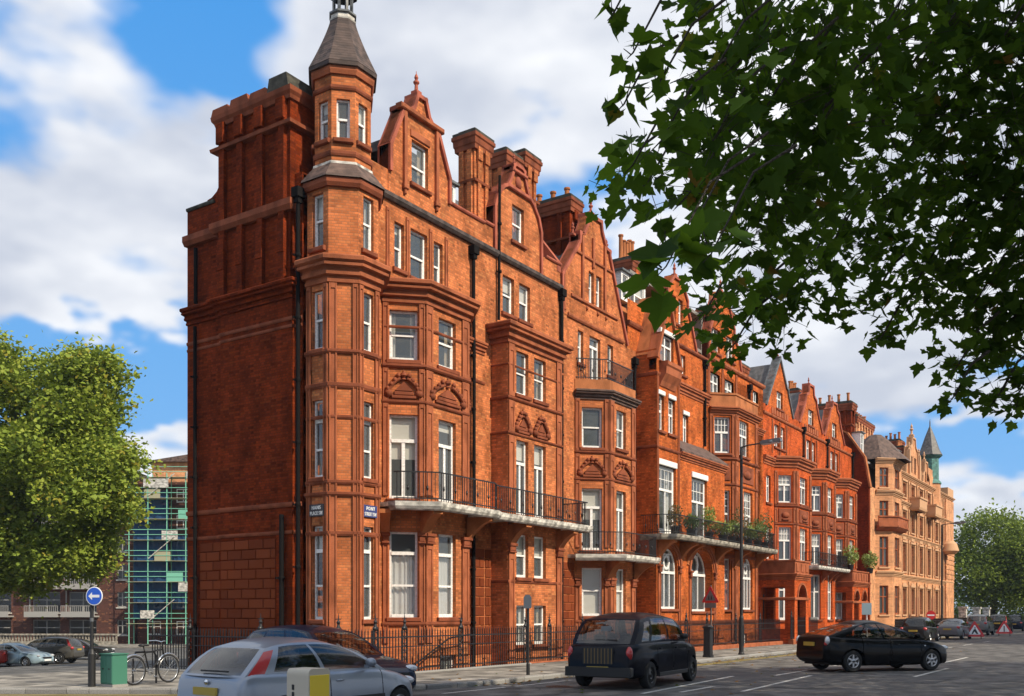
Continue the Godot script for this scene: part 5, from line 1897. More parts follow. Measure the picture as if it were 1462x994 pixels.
func porch(H: Node3D, x0: float, x1: float, z1: float, y1: float, arches: int) -> void:
	var a := Acc.new()
	var w := (x1 - x0) / arches
	var holes := []
	for i in arches:
		holes.append([w * i + w * 0.2, w * (i + 1) - w * 0.2, 0.3, y1 - 1.35, w * 0.3])
	var zf := face(Vector3(x0, 0, z1), 0)
	wall(a, zf, 0, x1 - x0, -0.2, y1 - 0.9, holes, 0.35)
	wall(a, face(Vector3(x0, 0, 0), -90), 0, z1, -0.2, y1 - 0.9, [[z1 * 0.22, z1 * 0.78, 0.9, y1 - 1.5]], 0.35)
	wall(a, face(Vector3(x1, 0, z1), 90), 0, z1, -0.2, y1 - 0.9, [[z1 * 0.22, z1 * 0.78, 0.9, y1 - 1.5]], 0.35)
	a.tf = Transform3D.IDENTITY
	a.box(x0, x1, y1 - 0.95, y1 - 0.9, 0, z1)
	var node := part(H, "porch", a, M.brick_red)
	var p := V2([[x0, 0], [x0, z1], [x1, z1], [x1, 0]])
	a = Acc.new()
	a.sweep(p, cornice_prof(y1 - 1.1, y1 - 0.75, 0.2))
	a.sweep(p, V2([[-0.2, y1 - 0.76], [0.02, y1 - 0.76], [0.02, y1 - 0.1], [0.08, y1 - 0.08], [0.08, y1], [-0.2, y1]]))
	a.sweep(p, V2([[0, y1 - 2.2], [0.06, y1 - 2.2], [0.06, y1 - 2.08], [0, y1 - 2.05]]))
	a.tf = zf
	for i in arches:
		var q: Array = holes[i]
		var pa := arch_pts(q[0] - 0.12, q[1] + 0.12, q[3] - q[4], q[4] + 0.12, 12)
		var pb := arch_pts(q[0], q[1], q[3] - q[4], q[4], 12)
		for k in pa.size() - 1:
			a.prism(PackedVector2Array([pa[k], pa[k + 1], pb[k + 1], pb[k]]), 0, 0.07)
	for i in arches * 3:
		a.cbox((x1 - x0) * (i + 0.25) / (arches * 3), (x1 - x0) * (i + 0.75) / (arches * 3), y1 - 0.65, y1 - 0.2, 0.02, 0.06, 0.015)
	part(node, "porch_dressing", a, M.terracotta)
	a = Acc.new()
	a.tf = face(Vector3(x0, 0, 0.04), 0)
	a.cbox(0.5, x1 - x0 - 0.5, 0.3, 2.9, -0.05, 0.0, 0.01)
	for i in 2:
		for k in 2:
			a.cbox(0.62 + i * (x1 - x0 - 1.3) / 2.0, 0.62 + (i + 0.8) * (x1 - x0 - 1.3) / 2.0, 0.5 + k * 1.2, 1.5 + k * 1.2, 0, 0.03, 0.012)
	part(node, "front_door", a, M.black_plastic)
	a = Acc.new()
	for i in 3:
		a.box(x0 + 0.3, x1 - 0.3, -0.1, 0.42 - i * 0.14, z1 + i * 0.3, z1 + (i + 1) * 0.3)
	a.box(x0 + 0.2, x1 - 0.2, -0.1, 0.3, 0.05, z1)
	part(node, "porch_steps", a, M.stone)

func houses_far() -> void:
	var H := house_red(35.4, 7.4, 2.9, 1.9, 2.9, 17.3, "red brick house with lead-capped pointed gable and brick entrance porch beside it", 0)
	porch(H, -1.9, 0.6, 2.45, 4.75, 1)
	chimney(H, 0.1, 1.6, -3.0, -1.6, 13.8, 16.6, 6, M.brick_orange, 2, 0.6)
	H = house_red(42.8, 5.2, 1.7, 0.45, 2.3, 16.8, "narrow red brick house with scrolled gable between pointed gable and last porch", 1)
	chimney(H, 3.4, 4.8, -2.6, -1.4, 13.8, 17.0, 4, M.brick_orange, 2, 0.6)
	var a := Acc.new()
	a.slab(V2([[-2.5, 0], [-2.5, 1.7], [4.4, 1.7], [4.4, 0]]), 4.62, 4.74)
	a.sweep(V2([[-2.5, 0], [-2.5, 1.7], [4.4, 1.7], [4.4, 0]]), V2([[0, 4.5], [0.05, 4.54], [0.1, 4.62], [0.1, 4.73], [0, 4.745]]))
	var bal := part(H, "balcony", a, M.white_stone)
	railing(bal, V2([[-2.45, 0], [-2.45, 1.65], [4.35, 1.65], [4.35, 0]]), 4.74, 0.85)
	for x in [0.9, 2.4, 3.4]:
		bracket(H, face(Vector3(x, 4.54, 1.0), 0), 0.8, 0.6, 0.2, M.terracotta)
	H = house_red(48.0, 6.5, 1.9, 0.5, 2.4, 16.6, "last red brick house of the row, scrolled gable and twin-arched balustraded porch", 1)
	porch(H, -0.6, 3.4, 1.9, 4.7, 2)
	chimney(H, 3.6, 5.4, -2.8, -1.6, 13.8, 16.4, 5, M.brick_red, 3, 0.6)

func house_tan() -> void:
	var H := thing("mansion_block", "pale tan brick mansion block with dark slate turret and copper lantern beyond the red houses", "building", Vector3(54.5, 0, 1.2))
	var W: Material = M.tan_wall
	var T: Material = M.tan_trim
	var F := face(Vector3.ZERO, 0)
	var llen := 33.5
	var cols := [8.6, 11.6, 14.8, 18.2, 21.6, 25.2]
	var holes := []
	for i in cols.size():
		var x: float = cols[i]
		for y in [[1.7, 3.9], [5.3, 7.6], [8.7, 10.3], [11.5, 12.7]]:
			holes.append([x - 0.75, x + 0.75, y[0], y[1]])
	var a := Acc.new()
	wall(a, F, 7.0, llen, -2, 13.2, holes, 0.3)
	wall(a, F, 0, 2.0, -2, 11.2)
	part(H, "front_wall", a, W)
	for h in holes:
		win(H, F, h[0], h[1], h[2], h[3], "casement", {"fw": 0.10, "sill_mat": "tan_trim", "back": 0.2, "frame": "terracotta"})
		var s := Acc.new()
		s.tf = F
		s.cbox(h[0] - 0.16, h[0] - 0.01, h[2], h[3] + 0.1, 0, 0.07, 0.015)
		s.cbox(h[1] + 0.01, h[1] + 0.16, h[2], h[3] + 0.1, 0, 0.07, 0.015)
		s.cbox(h[0] - 0.22, h[1] + 0.22, h[3] + 0.1, h[3] + 0.28, 0, 0.12, 0.02)
		part(H, "window_surround", s, T)
	# corner bay with hipped roof
	var p := bay_path(2.0, 1.0, 3.0)
	var fs := bay_faces(2.0, 1.0, 3.0)
	a = Acc.new()
	var bh := []
	for y in [[1.7, 3.9], [5.3, 7.6], [8.6, 10.3], [11.3, 12.8]]:
		bh.append(y)
	for k in 3:
		var w: float = fs[k][1]
		var hh := []
		for y in bh:
			hh.append([w * 0.24, w * 0.76, y[0], y[1]])
		wall(a, fs[k][0], 0, w, -2, 13.4, hh)
		for q in hh:
			win(H, fs[k][0], q[0], q[1], q[2], q[3], "casement", {"fw": 0.09, "sill_mat": "tan_trim", "frame": "terracotta"})
	part(H, "corner_bay", a, W)
	a = Acc.new()
	a.tf = Transform3D(Basis.IDENTITY, Vector3(4.5, 0, -0.6))
	a.lathe(V2([[2.65, 13.45], [2.55, 13.6], [1.9, 14.2], [1.1, 15.1], [0.5, 15.6], [0.02, 15.7]]), 8, false, PI / 8)
	part(H, "bay_roof", a, M.slate_brown)
	for y in [[4.6, 5.0, 0.2], [8.1, 8.4, 0.16], [10.7, 11.1, 0.25], [13.1, 13.5, 0.28]]:
		course(H, "cornice", p, y[0], y[1], y[2], T)
		course(H, "cornice", V2([[7.0, 0], [llen, 0], [llen, -6]]), y[0], y[1], y[2], T)
	# stone balcony on the shaded bay
	a = Acc.new()
	a.sweep(p, V2([[0, 8.0], [0.3, 8.1], [0.5, 8.3], [0.5, 8.42], [0.45, 8.42], [0.45, 9.0], [0.52, 9.02], [0.52, 9.12], [0.35, 9.12], [0.35, 8.42], [0, 8.42]]))
	part(H, "stone_balcony", a, M.terracotta)
	# flank of red brick with raked coping, and mansard behind
	a = Acc.new()
	a.tf = Transform3D(Basis(Vector3(0, 0, 1), Vector3.UP, Vector3(-1, 0, 0)), Vector3.ZERO)
	var rake := V2([[0.02, 11.1], [-0.35, 13.3], [-1.6, 15.2], [-3.2, 16.0], [-8, 16.0]])
	var poly := rake.duplicate()
	poly.append(Vector2(-8, -2)); poly.append(Vector2(0.02, -2))
	a.prism(poly, -0.4, 0)
	part(H, "flank_wall", a, M.brick_shaded)
	a = Acc.new()
	coping(a, Transform3D(Basis(Vector3(0, 0, 1), Vector3.UP, Vector3(-1, 0, 0)), Vector3.ZERO), rake, -0.12, -0.42, 0.06)
	part(H, "flank_coping", a, M.terracotta_pale)
	roof_prism(H, "mansard_roof", V2([[-0.3, 11.0], [-0.8, 13.3], [-1.8, 15.5], [-4, 17.0], [-8, 17.0], [-9, 13], [-9, 11]]), 0.45, llen - 0.3, M.slate_brown)
	for x in [[0.7, 1.6, 13.7, 15.3], [0.7, 1.6, 11.4, 13.0], [9.0, 10.4, 14.2, 15.6], [12.4, 13.6, 14.2, 15.6], [26.5, 27.6, 13.4, 15.0]]:
		dormer(H, x[0], x[1], x[2], x[3], -0.75)
	chimney(H, 0.5, 1.6, -7.0, -1.4, 14.5, 17.6, 8, M.brick_shaded, 1, 0.6)
	chimney(H, 8.2, 13.6, -4.2, -3.0, 14.5, 18.1, 8, M.tan_wall, 6, 0.6)
	chimney(H, 19.2, 20.6, -3.5, -2.0, 14.5, 17.6, 4, M.brick_red, 2, 0.6)
	# shaped central gable with a figure-like finial
	var c := 15.2
	var line := V2([[c + 3.2, 13.4], [c + 2.9, 14.4], [c + 1.8, 14.9], [c + 1.5, 16.0], [c + 0.8, 16.3], [c + 0.6, 17.0], [c - 0.6, 17.0], [c - 0.8, 16.3], [c - 1.5, 16.0], [c - 1.8, 14.9], [c - 2.9, 14.4], [c - 3.2, 13.4]])
	a = Acc.new()
	poly_wall(a, F, line, [[c - 1.1, c - 0.35, 13.9, 15.3], [c + 0.35, c + 1.1, 13.9, 15.3]])
	var g := part(H, "gable", a, W)
	a = Acc.new()
	coping(a, F, line)
	part(g, "coping", a, T)
	finial(g, Vector3(c, 17.1, -0.15), 1.2, T)
	for x in [c - 2.0, c + 2.0]:
		a = Acc.new()
		a.tf = F
		a.cbox(x - 0.2, x + 0.2, 13.4, 15.6, -0.1, 0.2, 0.03)
		part(g, "gable_pier", a, T)
		finial(g, Vector3(x, 15.6, 0.05), 0.8, T)
	# pilaster strips and panels between the windows, and a second smaller gable
	for x in [7.3, 10.1, 13.2, 16.5, 19.9, 23.4, 26.8, 28.6]:
		for y in [[1.0, 4.5], [5.1, 8.0], [8.5, 10.6], [11.2, 13.0]]:
			pilaster(H, F, x - 0.2, x + 0.2, y[0], y[1], T, 0.10)
	for x in cols:
		for y in [4.05, 7.95, 10.55]:
			var q := Acc.new()
			q.tf = F
			q.cbox(x - 0.6, x + 0.6, y, y + 0.3, 0, 0.07, 0.02)
			part(H, "carved_panel", q, T)
	for x in [14.8, 21.6]:
		var q := Acc.new()
		q.sweep(V2([[x - 1.3, 0], [x - 1.3, 0.7], [x + 1.3, 0.7], [x + 1.3, 0]]), V2([[0, 10.5], [0.15, 10.6], [0.2, 10.8], [0.2, 11.5], [0.28, 11.52], [0.28, 11.65], [-0.1, 11.65], [-0.1, 10.8]]))
		part(H, "stone_balcony", q, T)
	var c2 := 20.4
	var l2 := V2([[c2 + 1.6, 13.4], [c2 + 1.4, 14.2], [c2 + 0.8, 14.6], [c2 + 0.5, 15.6], [c2 - 0.5, 15.6], [c2 - 0.8, 14.6], [c2 - 1.4, 14.2], [c2 - 1.6, 13.4]])
	a = Acc.new()
	poly_wall(a, F, l2, [[c2 - 0.3, c2 + 0.3, 13.7, 14.7]])
	var g2 := part(H, "gable", a, W)
	a = Acc.new()
	coping(a, F, l2)
	part(g2, "coping", a, T)
	finial(g2, Vector3(c2, 15.7, -0.15), 0.9, T)
	chimney(H, 17.0, 18.4, -2.2, -1.2, 13.6, 16.6, 4, M.tan_wall, 2, 0.5)
	# stepped attic gable
	c = 22.5
	a = Acc.new()
	a.box(c - 1.6, c + 1.6, 13.2, 14.6, -0.4, 0.0)
	a.box(c - 1.0, c + 1.0, 14.6, 15.2, -0.4, 0.0)
	part(H, "attic_step", a, W)
	# corner turret: brick shaft, copper lantern, slate cone
	a = Acc.new()
	a.tf = Transform3D(Basis.IDENTITY, Vector3(24.4, 0, -0.4))
	a.lathe(V2([[0.95, 10.8], [0.95, 14.1]]), 8, false, PI / 8)
	var t := part(H, "corner_turret", a, W)
	a = Acc.new()
	a.tf = Transform3D(Basis.IDENTITY, Vector3(24.4, 0, -0.4))
	a.lathe(V2([[1.05, 14.0], [1.0, 14.2], [0.8, 14.4], [0.78, 16.4], [1.05, 16.6], [1.1, 16.75]]), 8, false, PI / 8)
	part(t, "copper_lantern", a, M.copper)
	a = Acc.new()
	a.tf = Transform3D(Basis.IDENTITY, Vector3(24.4, 0, -0.4))
	a.lathe(V2([[1.15, 16.7], [0.85, 17.3], [0.45, 18.5], [0.06, 19.5], [0.05, 19.9], [0.01, 20.2]]), 8, false, PI / 8)
	part(t, "cone_roof", a, M.slate)
	roof_prism(H, "end_roof", V2([[-0.6, 13.4], [-2.0, 17.8], [-4, 17.8], [-6, 13.4]]), 25.6, 28.0, M.slate)
	# end pavilion
	a = Acc.new()
	a.box(29.3, llen + 0.05, 8.6, 13.1, -5.0, 0.14)
	a.box(29.3, llen + 0.05, -2, 8.1, -5.0, 0.16)
	for i in 6:
		a.cbox(29.3, llen + 0.06, 5.2 + i * 0.48, 5.55 + i * 0.48, 0.1, 0.21, 0.02)
	part(H, "end_pavilion", a, W)
	a = Acc.new()
	a.box(30.0, 33.0, 13.5, 14.3, -3.0, 0.2)
	part(H, "end_parapet", a, T)
	a = Acc.new()
	a.tf = Transform3D(Basis.IDENTITY, Vector3(29.0, 0, 0.5))
	a.lathe(V2([[0.6, 7.6], [0.9, 7.9], [0.7, 8.6], [0.4, 8.9]]), 8)
	part(H, "carved_boss", a, T)
	rooms(H, 0.5, llen - 0.3, -5.5, -0.4, [-2.0, 1.0, 4.8, 8.3, 10.9, 13.2])
	a = Acc.new()
	for x in [10.1, 16.5, 23.4]:
		a.box(x - 0.7, x + 0.7, 0.0, 3.2, -0.3, 0.03)
	part(H, "entrance_doors", a, M.terracotta_dark)

# ---------------------------------------------------------------- railings, lamps, signs, street furniture
func fence(label: String, path: PackedVector2Array, posts: Array, y0: float, base_mat: Material) -> Node3D:
	var H := thing("area_railings", label, "railings", Vector3(path[0].x, 0, path[0].y), 0, "iron railings in front of the houses")
	var p := PackedVector2Array()
	for q in path:
		p.append(q - path[0])
	var a := Acc.new()
	a.sweep(p, V2([[-0.14, -2.0], [0.14, -2.0], [0.14, y0 - 0.02], [0.10, y0], [-0.10, y0], [-0.14, y0 - 0.02]]))
	part(H, "dwarf_wall", a, base_mat)
	railing(H, p, y0, 1.22, 0.125, 0.022, true)
	for q in posts:
		iron_standard(H, Vector3(q[0] - path[0].x, y0, q[1] - path[0].y), 1.45)
	return H

func make_fences() -> void:
	var H := fence("black spiked iron railings round the corner house up to the square bay house", V2([[-1.0, -6.1], [-1.0, 1.72], [7.9, 1.72]]), [[-1.0, -4.2], [-1.0, -1.2], [-1.0, 1.72], [0.4, 1.72], [1.6, 1.72], [4.2, 1.72], [7.75, 1.72]], 0.16, M.kerb)
	var a := Acc.new()
	a.tf = Transform3D(Basis.IDENTITY, -H.position)
	a.tube(PackedVector3Array([Vector3(2.2, 0.2, 1.35), Vector3(4.1, 1.05, 1.35), Vector3(5.2, 1.15, 1.35)]), PackedFloat32Array([0.025]), 5)
	part(H, "stair_handrail", a, M.iron)
	fence("black spiked iron railings before the square bay and steep gable houses", V2([[8.0, 1.5], [18.3, 1.5]]), [[9.6, 1.5], [11.9, 1.5], [14.6, 1.5], [17.6, 1.5]], 0.16, M.terracotta)
	fence("black spiked iron railings on brick kerb under the planted balcony", V2([[18.6, 1.9], [32.8, 1.9]]), [[20.3, 1.9], [22.6, 1.9], [26.2, 1.9], [29.6, 1.9]], 0.3, M.terracotta)
	fence("dark iron railings by the first brick porch", V2([[33.0, 2.4], [38.0, 2.4]]), [[33.1, 2.4], [35.6, 2.4]], 0.4, M.terracotta)
	fence("iron railings before the pale tan mansion block", V2([[55.0, 2.9], [88.0, 2.9], [88.0, -4]]), [[60, 2.9], [70, 2.9], [80, 2.9], [88, 2.9]], 0.2, M.kerb)
	var w := Acc.new()
	w.box(-1.3, -1.1, -2.0, -0.05, -6.1, 1.9)
	w.box(-1.1, 54.6, -2.0, -0.05, 1.88, 2.0)
	struct("area_retaining_wall", w, M.kerb)
	var g := thing("garden_wall", "low brick garden wall with pale gate pier beyond the tan block", "wall", Vector3(89, 0, 2.0))
	a = Acc.new()
	a.box(0, 22, 0, 1.5, -0.15, 0.15)
	part(g, "wall", a, M.flat_brick_shaded)
	for x in [0.3, 9.0, 16.0]:
		a = Acc.new()
		a.tf = Transform3D(Basis.IDENTITY, Vector3(x, 0, 0))
		a.box(-0.35, 0.35, 0, 2.3, -0.35, 0.35)
		a.box(-0.45, 0.45, 2.3, 2.5, -0.45, 0.45)
		part(g, "gate_pier", a, M.white_stone)

func lamp_post(label: String, pos: Vector3, h: float, arm: float) -> void:
	var H := thing("street_lamp", label, "street lamp", pos, 0, "street lamps along the kerb")
	var a := Acc.new()
	a.lathe(V2([[0.13, 0], [0.13, 0.05], [0.10, 0.1], [0.095, 1.5], [0.07, 1.6], [0.06, h - 0.3], [0.05, h]]), 10)
	var post := part(H, "post", a, M.black_plastic)
	a = Acc.new()
	a.box(-0.05, 0.05, 0.35, 1.2, 0.085, 0.102)
	part(post, "service_door", a, M.iron)
	a = Acc.new()
	a.tube(PackedVector3Array([Vector3(0, h - 0.02, 0), Vector3(0, h + 0.04, arm * 0.3), Vector3(0, h + 0.08, arm)]), PackedFloat32Array([0.035, 0.03, 0.03]), 7)
	part(H, "arm", a, M.black_plastic)
	a = Acc.new()
	a.tf = Transform3D(Basis(Vector3.RIGHT, -0.05), Vector3(0, h + 0.08, arm + 0.3))
	a.lathe(V2([[0.10, -0.06], [0.17, -0.02], [0.15, 0.06], [0.02, 0.11]]), 12)
	a.box(-0.13, 0.13, -0.04, 0.075, -0.42, 0.42)
	a.box(-0.10, 0.10, 0.075, 0.11, -0.36, 0.36)
	var head := part(H, "lamp_head", a, M.paint_grey)
	a = Acc.new()
	a.tf = Transform3D(Basis(Vector3.RIGHT, -0.05), Vector3(0, h + 0.08, arm + 0.3))
	a.box(-0.11, 0.11, -0.075, -0.045, -0.36, 0.3)
	part(head, "lens", a, M.clear_lens)

func disc_shape(r: float, d: float, sides := 28) -> Acc:
	# a disc facing +z
	var a := Acc.new()
	a.tf = Transform3D(Basis(Vector3.RIGHT, PI / 2), Vector3.ZERO)
	a.lathe(V2([[0.001, -d / 2], [r - 0.006, -d / 2], [r, -d / 4], [r, d / 4], [r - 0.006, d / 2], [0.001, d / 2]]), sides, false)
	return a

func tri_poly(r: float) -> PackedVector2Array:
	var p := PackedVector2Array()
	for i in 3:
		var c := Vector2(sin(TAU * i / 3), cos(TAU * i / 3)) * r
		for k in 5:
			var an := TAU * i / 3 + (k - 2) * 0.5
			p.append(c + Vector2(sin(an), cos(an)) * r * 0.12)
	p.reverse()
	return p

func make_signs() -> void:
	mat("sign_blue", L(0.02, 0.10, 0.55), 0.35)
	mat("sign_white", L(0.78, 0.78, 0.78), 0.4)
	mat("sign_red", L(0.55, 0.02, 0.02), 0.4)
	mat("sign_yellow", L(0.75, 0.55, 0.03), 0.4)
	mat("cabinet_green", L(0.045, 0.17, 0.115), 0.5)
	# blue keep-left-turn disc
	var H := thing("road_sign", "round blue sign with white arrow on black pole beside the green cabinet", "road sign", Vector3(-6.05, 0.115, -1.15))
	var a := Acc.new()
	a.lathe(V2([[0.085, 0], [0.085, 0.75], [0.06, 0.82], [0.042, 0.86], [0.042, 2.32], [0.03, 2.34]]), 10)
	part(H, "pole", a, M.black_plastic)
	a = Acc.new()
	a.lathe(V2([[0.0435, 1.50], [0.0438, 1.58]]), 10)
	part(H, "pole_band", a, M.paint_grey)
	var F := face(Vector3(0.04, 2.08, 0.03), -68)
	var plate := part(H, "sign_plate", disc_shape(0.215, 0.02), M.sign_white)
	plate.transform = F * Transform3D(Basis.IDENTITY, Vector3(0.06, 0, 0.08))
	var f := part(plate, "blue_field", disc_shape(0.195, 0.012), M.sign_blue)
	f.position = Vector3(0, 0, 0.008)
	a = Acc.new()
	a.prism(V2([[-0.145, 0], [-0.05, 0.085], [-0.05, 0.03], [0.14, 0.03], [0.14, -0.03], [-0.05, -0.03], [-0.05, -0.085]]), 0.013, 0.017)
	part(plate, "arrow", a, M.sign_white)
	# small no-stopping plate on the kerb
	H = thing("kerb_sign", "small rounded grey plate on thin dark pole beside the black taxi", "road sign", Vector3(3.1, 0.115, 4.85))
	a = Acc.new()
	a.lathe(V2([[0.05, 0], [0.05, 0.3], [0.036, 0.34], [0.036, 2.15], [0.02, 2.17]]), 8)
	part(H, "pole", a, M.black_plastic)
	a = Acc.new()
	a.tf = face(Vector3(0, 1.82, 0), -75)
	a.prism(V2([[-0.11, 0.02], [-0.09, 0], [0.09, 0], [0.11, 0.02], [0.11, 0.30], [0.06, 0.37], [-0.06, 0.37], [-0.11, 0.30]]), 0.04, 0.055)
	part(H, "plate", a, M.paint_grey)
	# triangular warning sign with plate under it
	H = thing("warning_sign", "red-edged triangular warning sign with plate on brown post by the lamp", "road sign", Vector3(16.3, 0.115, 4.7))
	a = Acc.new()
	a.lathe(V2([[0.04, 0], [0.038, 2.75], [0.02, 2.77]]), 8)
	part(H, "post", a, M.slate_brown)
	var T := face(Vector3(0, 2.32, 0), -97)
	a = Acc.new()
	a.tf = T
	a.prism(tri_poly(0.36), 0.045, 0.06)
	var tp := part(H, "sign_plate", a, M.sign_red)
	a = Acc.new()
	a.tf = T
	a.prism(tri_poly(0.23), 0.060, 0.064)
	part(tp, "white_field", a, M.paint_grey)  # white field given grey paint, its shade put into the colour
	a = Acc.new()
	a.tf = T
	for x in [-0.06, 0.05]:
		a.tf = T * Transform3D(Basis.IDENTITY, Vector3(x, -0.02, 0.066))
		a.ball(Vector3(0, 0.06, 0), Vector3(0.022, 0.022, 0.003), 8, 4)
		a.prism(V2([[-0.03, -0.10], [-0.01, -0.10], [0, -0.05], [0.015, -0.10], [0.035, -0.10], [0.02, 0.035], [-0.02, 0.035]]), -0.001, 0.002)
	part(tp, "pictogram", a, M.black_plastic)
	a = Acc.new()
	a.tf = T
	a.cbox(-0.25, 0.25, -0.42, -0.24, 0.045, 0.06, 0.004)
	part(H, "text_plate", a, M.paint_grey)
	# black litter bin / pillar
	H = thing("litter_bin", "slim black cast iron bin pillar on the pavement by the street lamp", "bin", Vector3(15.9, 0.115, 4.75))
	a = Acc.new()
	a.box(-0.16, 0.16, 0, 0.08, -0.16, 0.16)
	a.cbox(-0.14, 0.14, 0.08, 1.12, -0.14, 0.14, 0.02)
	part(H, "body", a, M.iron)
	a = Acc.new()
	a.box(-0.17, 0.17, 1.12, 1.17, -0.17, 0.17)
	a.lathe(V2([[0.2, 1.17], [0.15, 1.22], [0.01, 1.26]]), 8, false, PI / 8)
	part(H, "cap", a, M.iron)
	# green cabinet
	H = thing("utility_cabinet", "dark green metal utility cabinet on the corner pavement", "cabinet", Vector3(-5.72, 0.115, -0.8))
	a = Acc.new()
	a.box(-0.2, 0.2, 0, 0.06, -0.25, 0.25)
	part(H, "plinth", a, M.kerb)
	a = Acc.new()
	a.tf = face(Vector3.ZERO, -90)
	a.cbox(-0.23, 0.23, 0.06, 0.74, -0.19, 0.19, 0.012)
	var body := part(H, "body", a, M.cabinet_green)
	for q in [[-0.22, -0.005], [0.005, 0.22]]:
		a = Acc.new()
		a.tf = face(Vector3.ZERO, -90)
		a.cbox(q[0], q[1], 0.09, 0.70, 0.18, 0.2, 0.006)
		var d := part(H, "door", a, M.cabinet_green)
		a = Acc.new()
		a.tf = face(Vector3.ZERO, -90)
		a.box((q[0] + q[1]) / 2 - 0.02, (q[0] + q[1]) / 2 + 0.02, 0.4, 0.43, 0.2, 0.21)
		part(d, "lock", a, M.iron)
	a = Acc.new()
	a.box(-0.215, 0.215, 0.74, 0.765, -0.255, 0.255)
	part(H, "lid", a, M.cabinet_green)
	# island bollard
	H = thing("traffic_bollard", "white and yellow square traffic bollard with rounded top in front of the silver hatchback", "bollard", Vector3(-12.52, 0.1, 12.55))
	a = Acc.new()
	var prof := PackedVector2Array([Vector2(-0.14, 0), Vector2(0.14, 0), Vector2(0.14, 1.10)])
	for i in 7:
		var t := PI / 2 * i / 6
		prof.append(Vector2(0.10 + 0.04 * cos(t), 1.12 + 0.06 * sin(t)))
	for i in 7:
		var t := PI / 2 + PI / 2 * i / 6
		prof.append(Vector2(-0.10 + 0.04 * cos(t), 1.12 + 0.06 * sin(t)))
	prof.append(Vector2(-0.14, 1.10))
	a.prism(prof, -0.145, 0.145)
	part(H, "shell", a, mat("bollard_beige", L(0.50, 0.45, 0.36), 0.6))
	a = Acc.new()
	a.cbox(-0.125, 0.125, 0.15, 1.12, 0.143, 0.152, 0.004)
	part(H, "yellow_face", a, M.sign_yellow)
	a = Acc.new()
	a.tf = face(Vector3(-0.14, 0, 0), -90)
	for i in 3:
		a.box(-0.075, -0.045, 0.98 - i * 0.07, 1.03 - i * 0.07, 0.0, 0.004)
	part(H, "small_marks", a, M.black_plastic)
	var isl := Acc.new()
	isl.slab(V2([[-14.5, 12.0], [-11.9, 11.9], [-11.5, 12.5], [-11.9, 13.2], [-14.5, 13.3]]), -0.02, 0.1)
	struct("traffic_island", isl, M.kerb)
	# folding road-works triangles
	for q in [[55.2, 8.2, 0.62, "folding red triangle sign showing a digging figure, standing on the road", 0], [66.9, 8.6, 0.60, "folding red triangle sign with a vertical bar, further along the road", 1]]:
		H = thing("roadworks_sign", q[3], "road sign", Vector3(q[0], 0.0, q[1]), 0, "folding triangle signs on the road")
		a = Acc.new()
		var B := Transform3D(face(Vector3(0, 0.5, 0), -80).basis * Basis(Vector3.RIGHT, -0.15), Vector3(0, 0.55, 0))
		a.tf = B
		a.prism(tri_poly(q[2]), 0, 0.02)
		var pl := part(H, "sign_plate", a, M.sign_red)
		a = Acc.new()
		a.tf = B
		a.prism(tri_poly(q[2] * 0.62), 0.02, 0.026)
		part(pl, "white_field", a, M.sign_white)
		a = Acc.new()
		a.tf = B
		if q[4] == 0:
			a.prism(V2([[-0.2, -0.2], [-0.1, -0.2], [-0.02, -0.02], [0.12, -0.2], [0.24, -0.2], [0.06, 0.16], [-0.06, 0.12]]), 0.026, 0.032)
			a.ball(Vector3(0.02, 0.23, 0.03), Vector3(0.05, 0.05, 0.005), 8, 4)
		else:
			a.prism(V2([[-0.04, -0.22], [0.04, -0.22], [0.04, 0.25], [-0.04, 0.25]]), 0.026, 0.032)
		part(pl, "pictogram", a, M.black_plastic)
		a = Acc.new()
		for s in [-0.4, 0.4]:
			a.tube(PackedVector3Array([Vector3(0.05, 0.3, s), Vector3(0.35, 0.0, s)]), PackedFloat32Array([0.015]), 4)
			a.tube(PackedVector3Array([Vector3(0.0, 0.3, s), Vector3(-0.05, 0.0, s)]), PackedFloat32Array([0.015]), 4)
		part(H, "stand", a, M.iron)
	# no-entry disc by the parked cars
	H = thing("no_entry_sign", "small red disc sign with white bar on a post between parked cars", "road sign", Vector3(57.6, 0.115, 4.9))
	a = Acc.new()
	a.lathe(V2([[0.04, 0], [0.035, 1.9]]), 8)
	part(H, "pole", a, M.iron)
	var d2 := part(H, "sign_plate", disc_shape(0.33, 0.03), M.sign_red)
	d2.transform = face(Vector3(-0.05, 1.55, 0), -75)
	a = Acc.new()
	a.box(-0.24, 0.24, -0.05, 0.05, 0.015, 0.02)
	part(d2, "white_bar", a, M.sign_white)
	# estate board before the tan block
	H = thing("notice_board", "pale blue notice board on a post before the tan block", "sign", Vector3(45.5, 0.115, 3.3))
	a = Acc.new()
	a.box(-0.04, 0.04, 0, 2.2, -0.04, 0.04)
	part(H, "post", a, M.white)
	a = Acc.new()
	a.tf = face(Vector3(-0.05, 1.6, 0), -70)
	a.cbox(-0.3, 0.3, 0, 0.75, 0, 0.03, 0.005)
	part(H, "board", a, M.paint_ice)
	lamp_post("tall black street lamp with grey head reaching over the road by the planted balcony", Vector3(19.0, 0.115, 4.9), 8.5, 0.95)
	lamp_post("distant black street lamp in front of the tan mansion block", Vector3(62.3, 0.115, 4.8), 8.6, 1.0)

func ring_tube(a: Acc, c: Vector3, r: float, t: float, k := 22, sides := 5) -> void:
	var p := PackedVector3Array()
	for i in k + 1:
		var an := TAU * i / k
		p.append(c + Vector3(cos(an) * r, sin(an) * r, 0))
	a.tube(p, PackedFloat32Array([t]), sides, false)

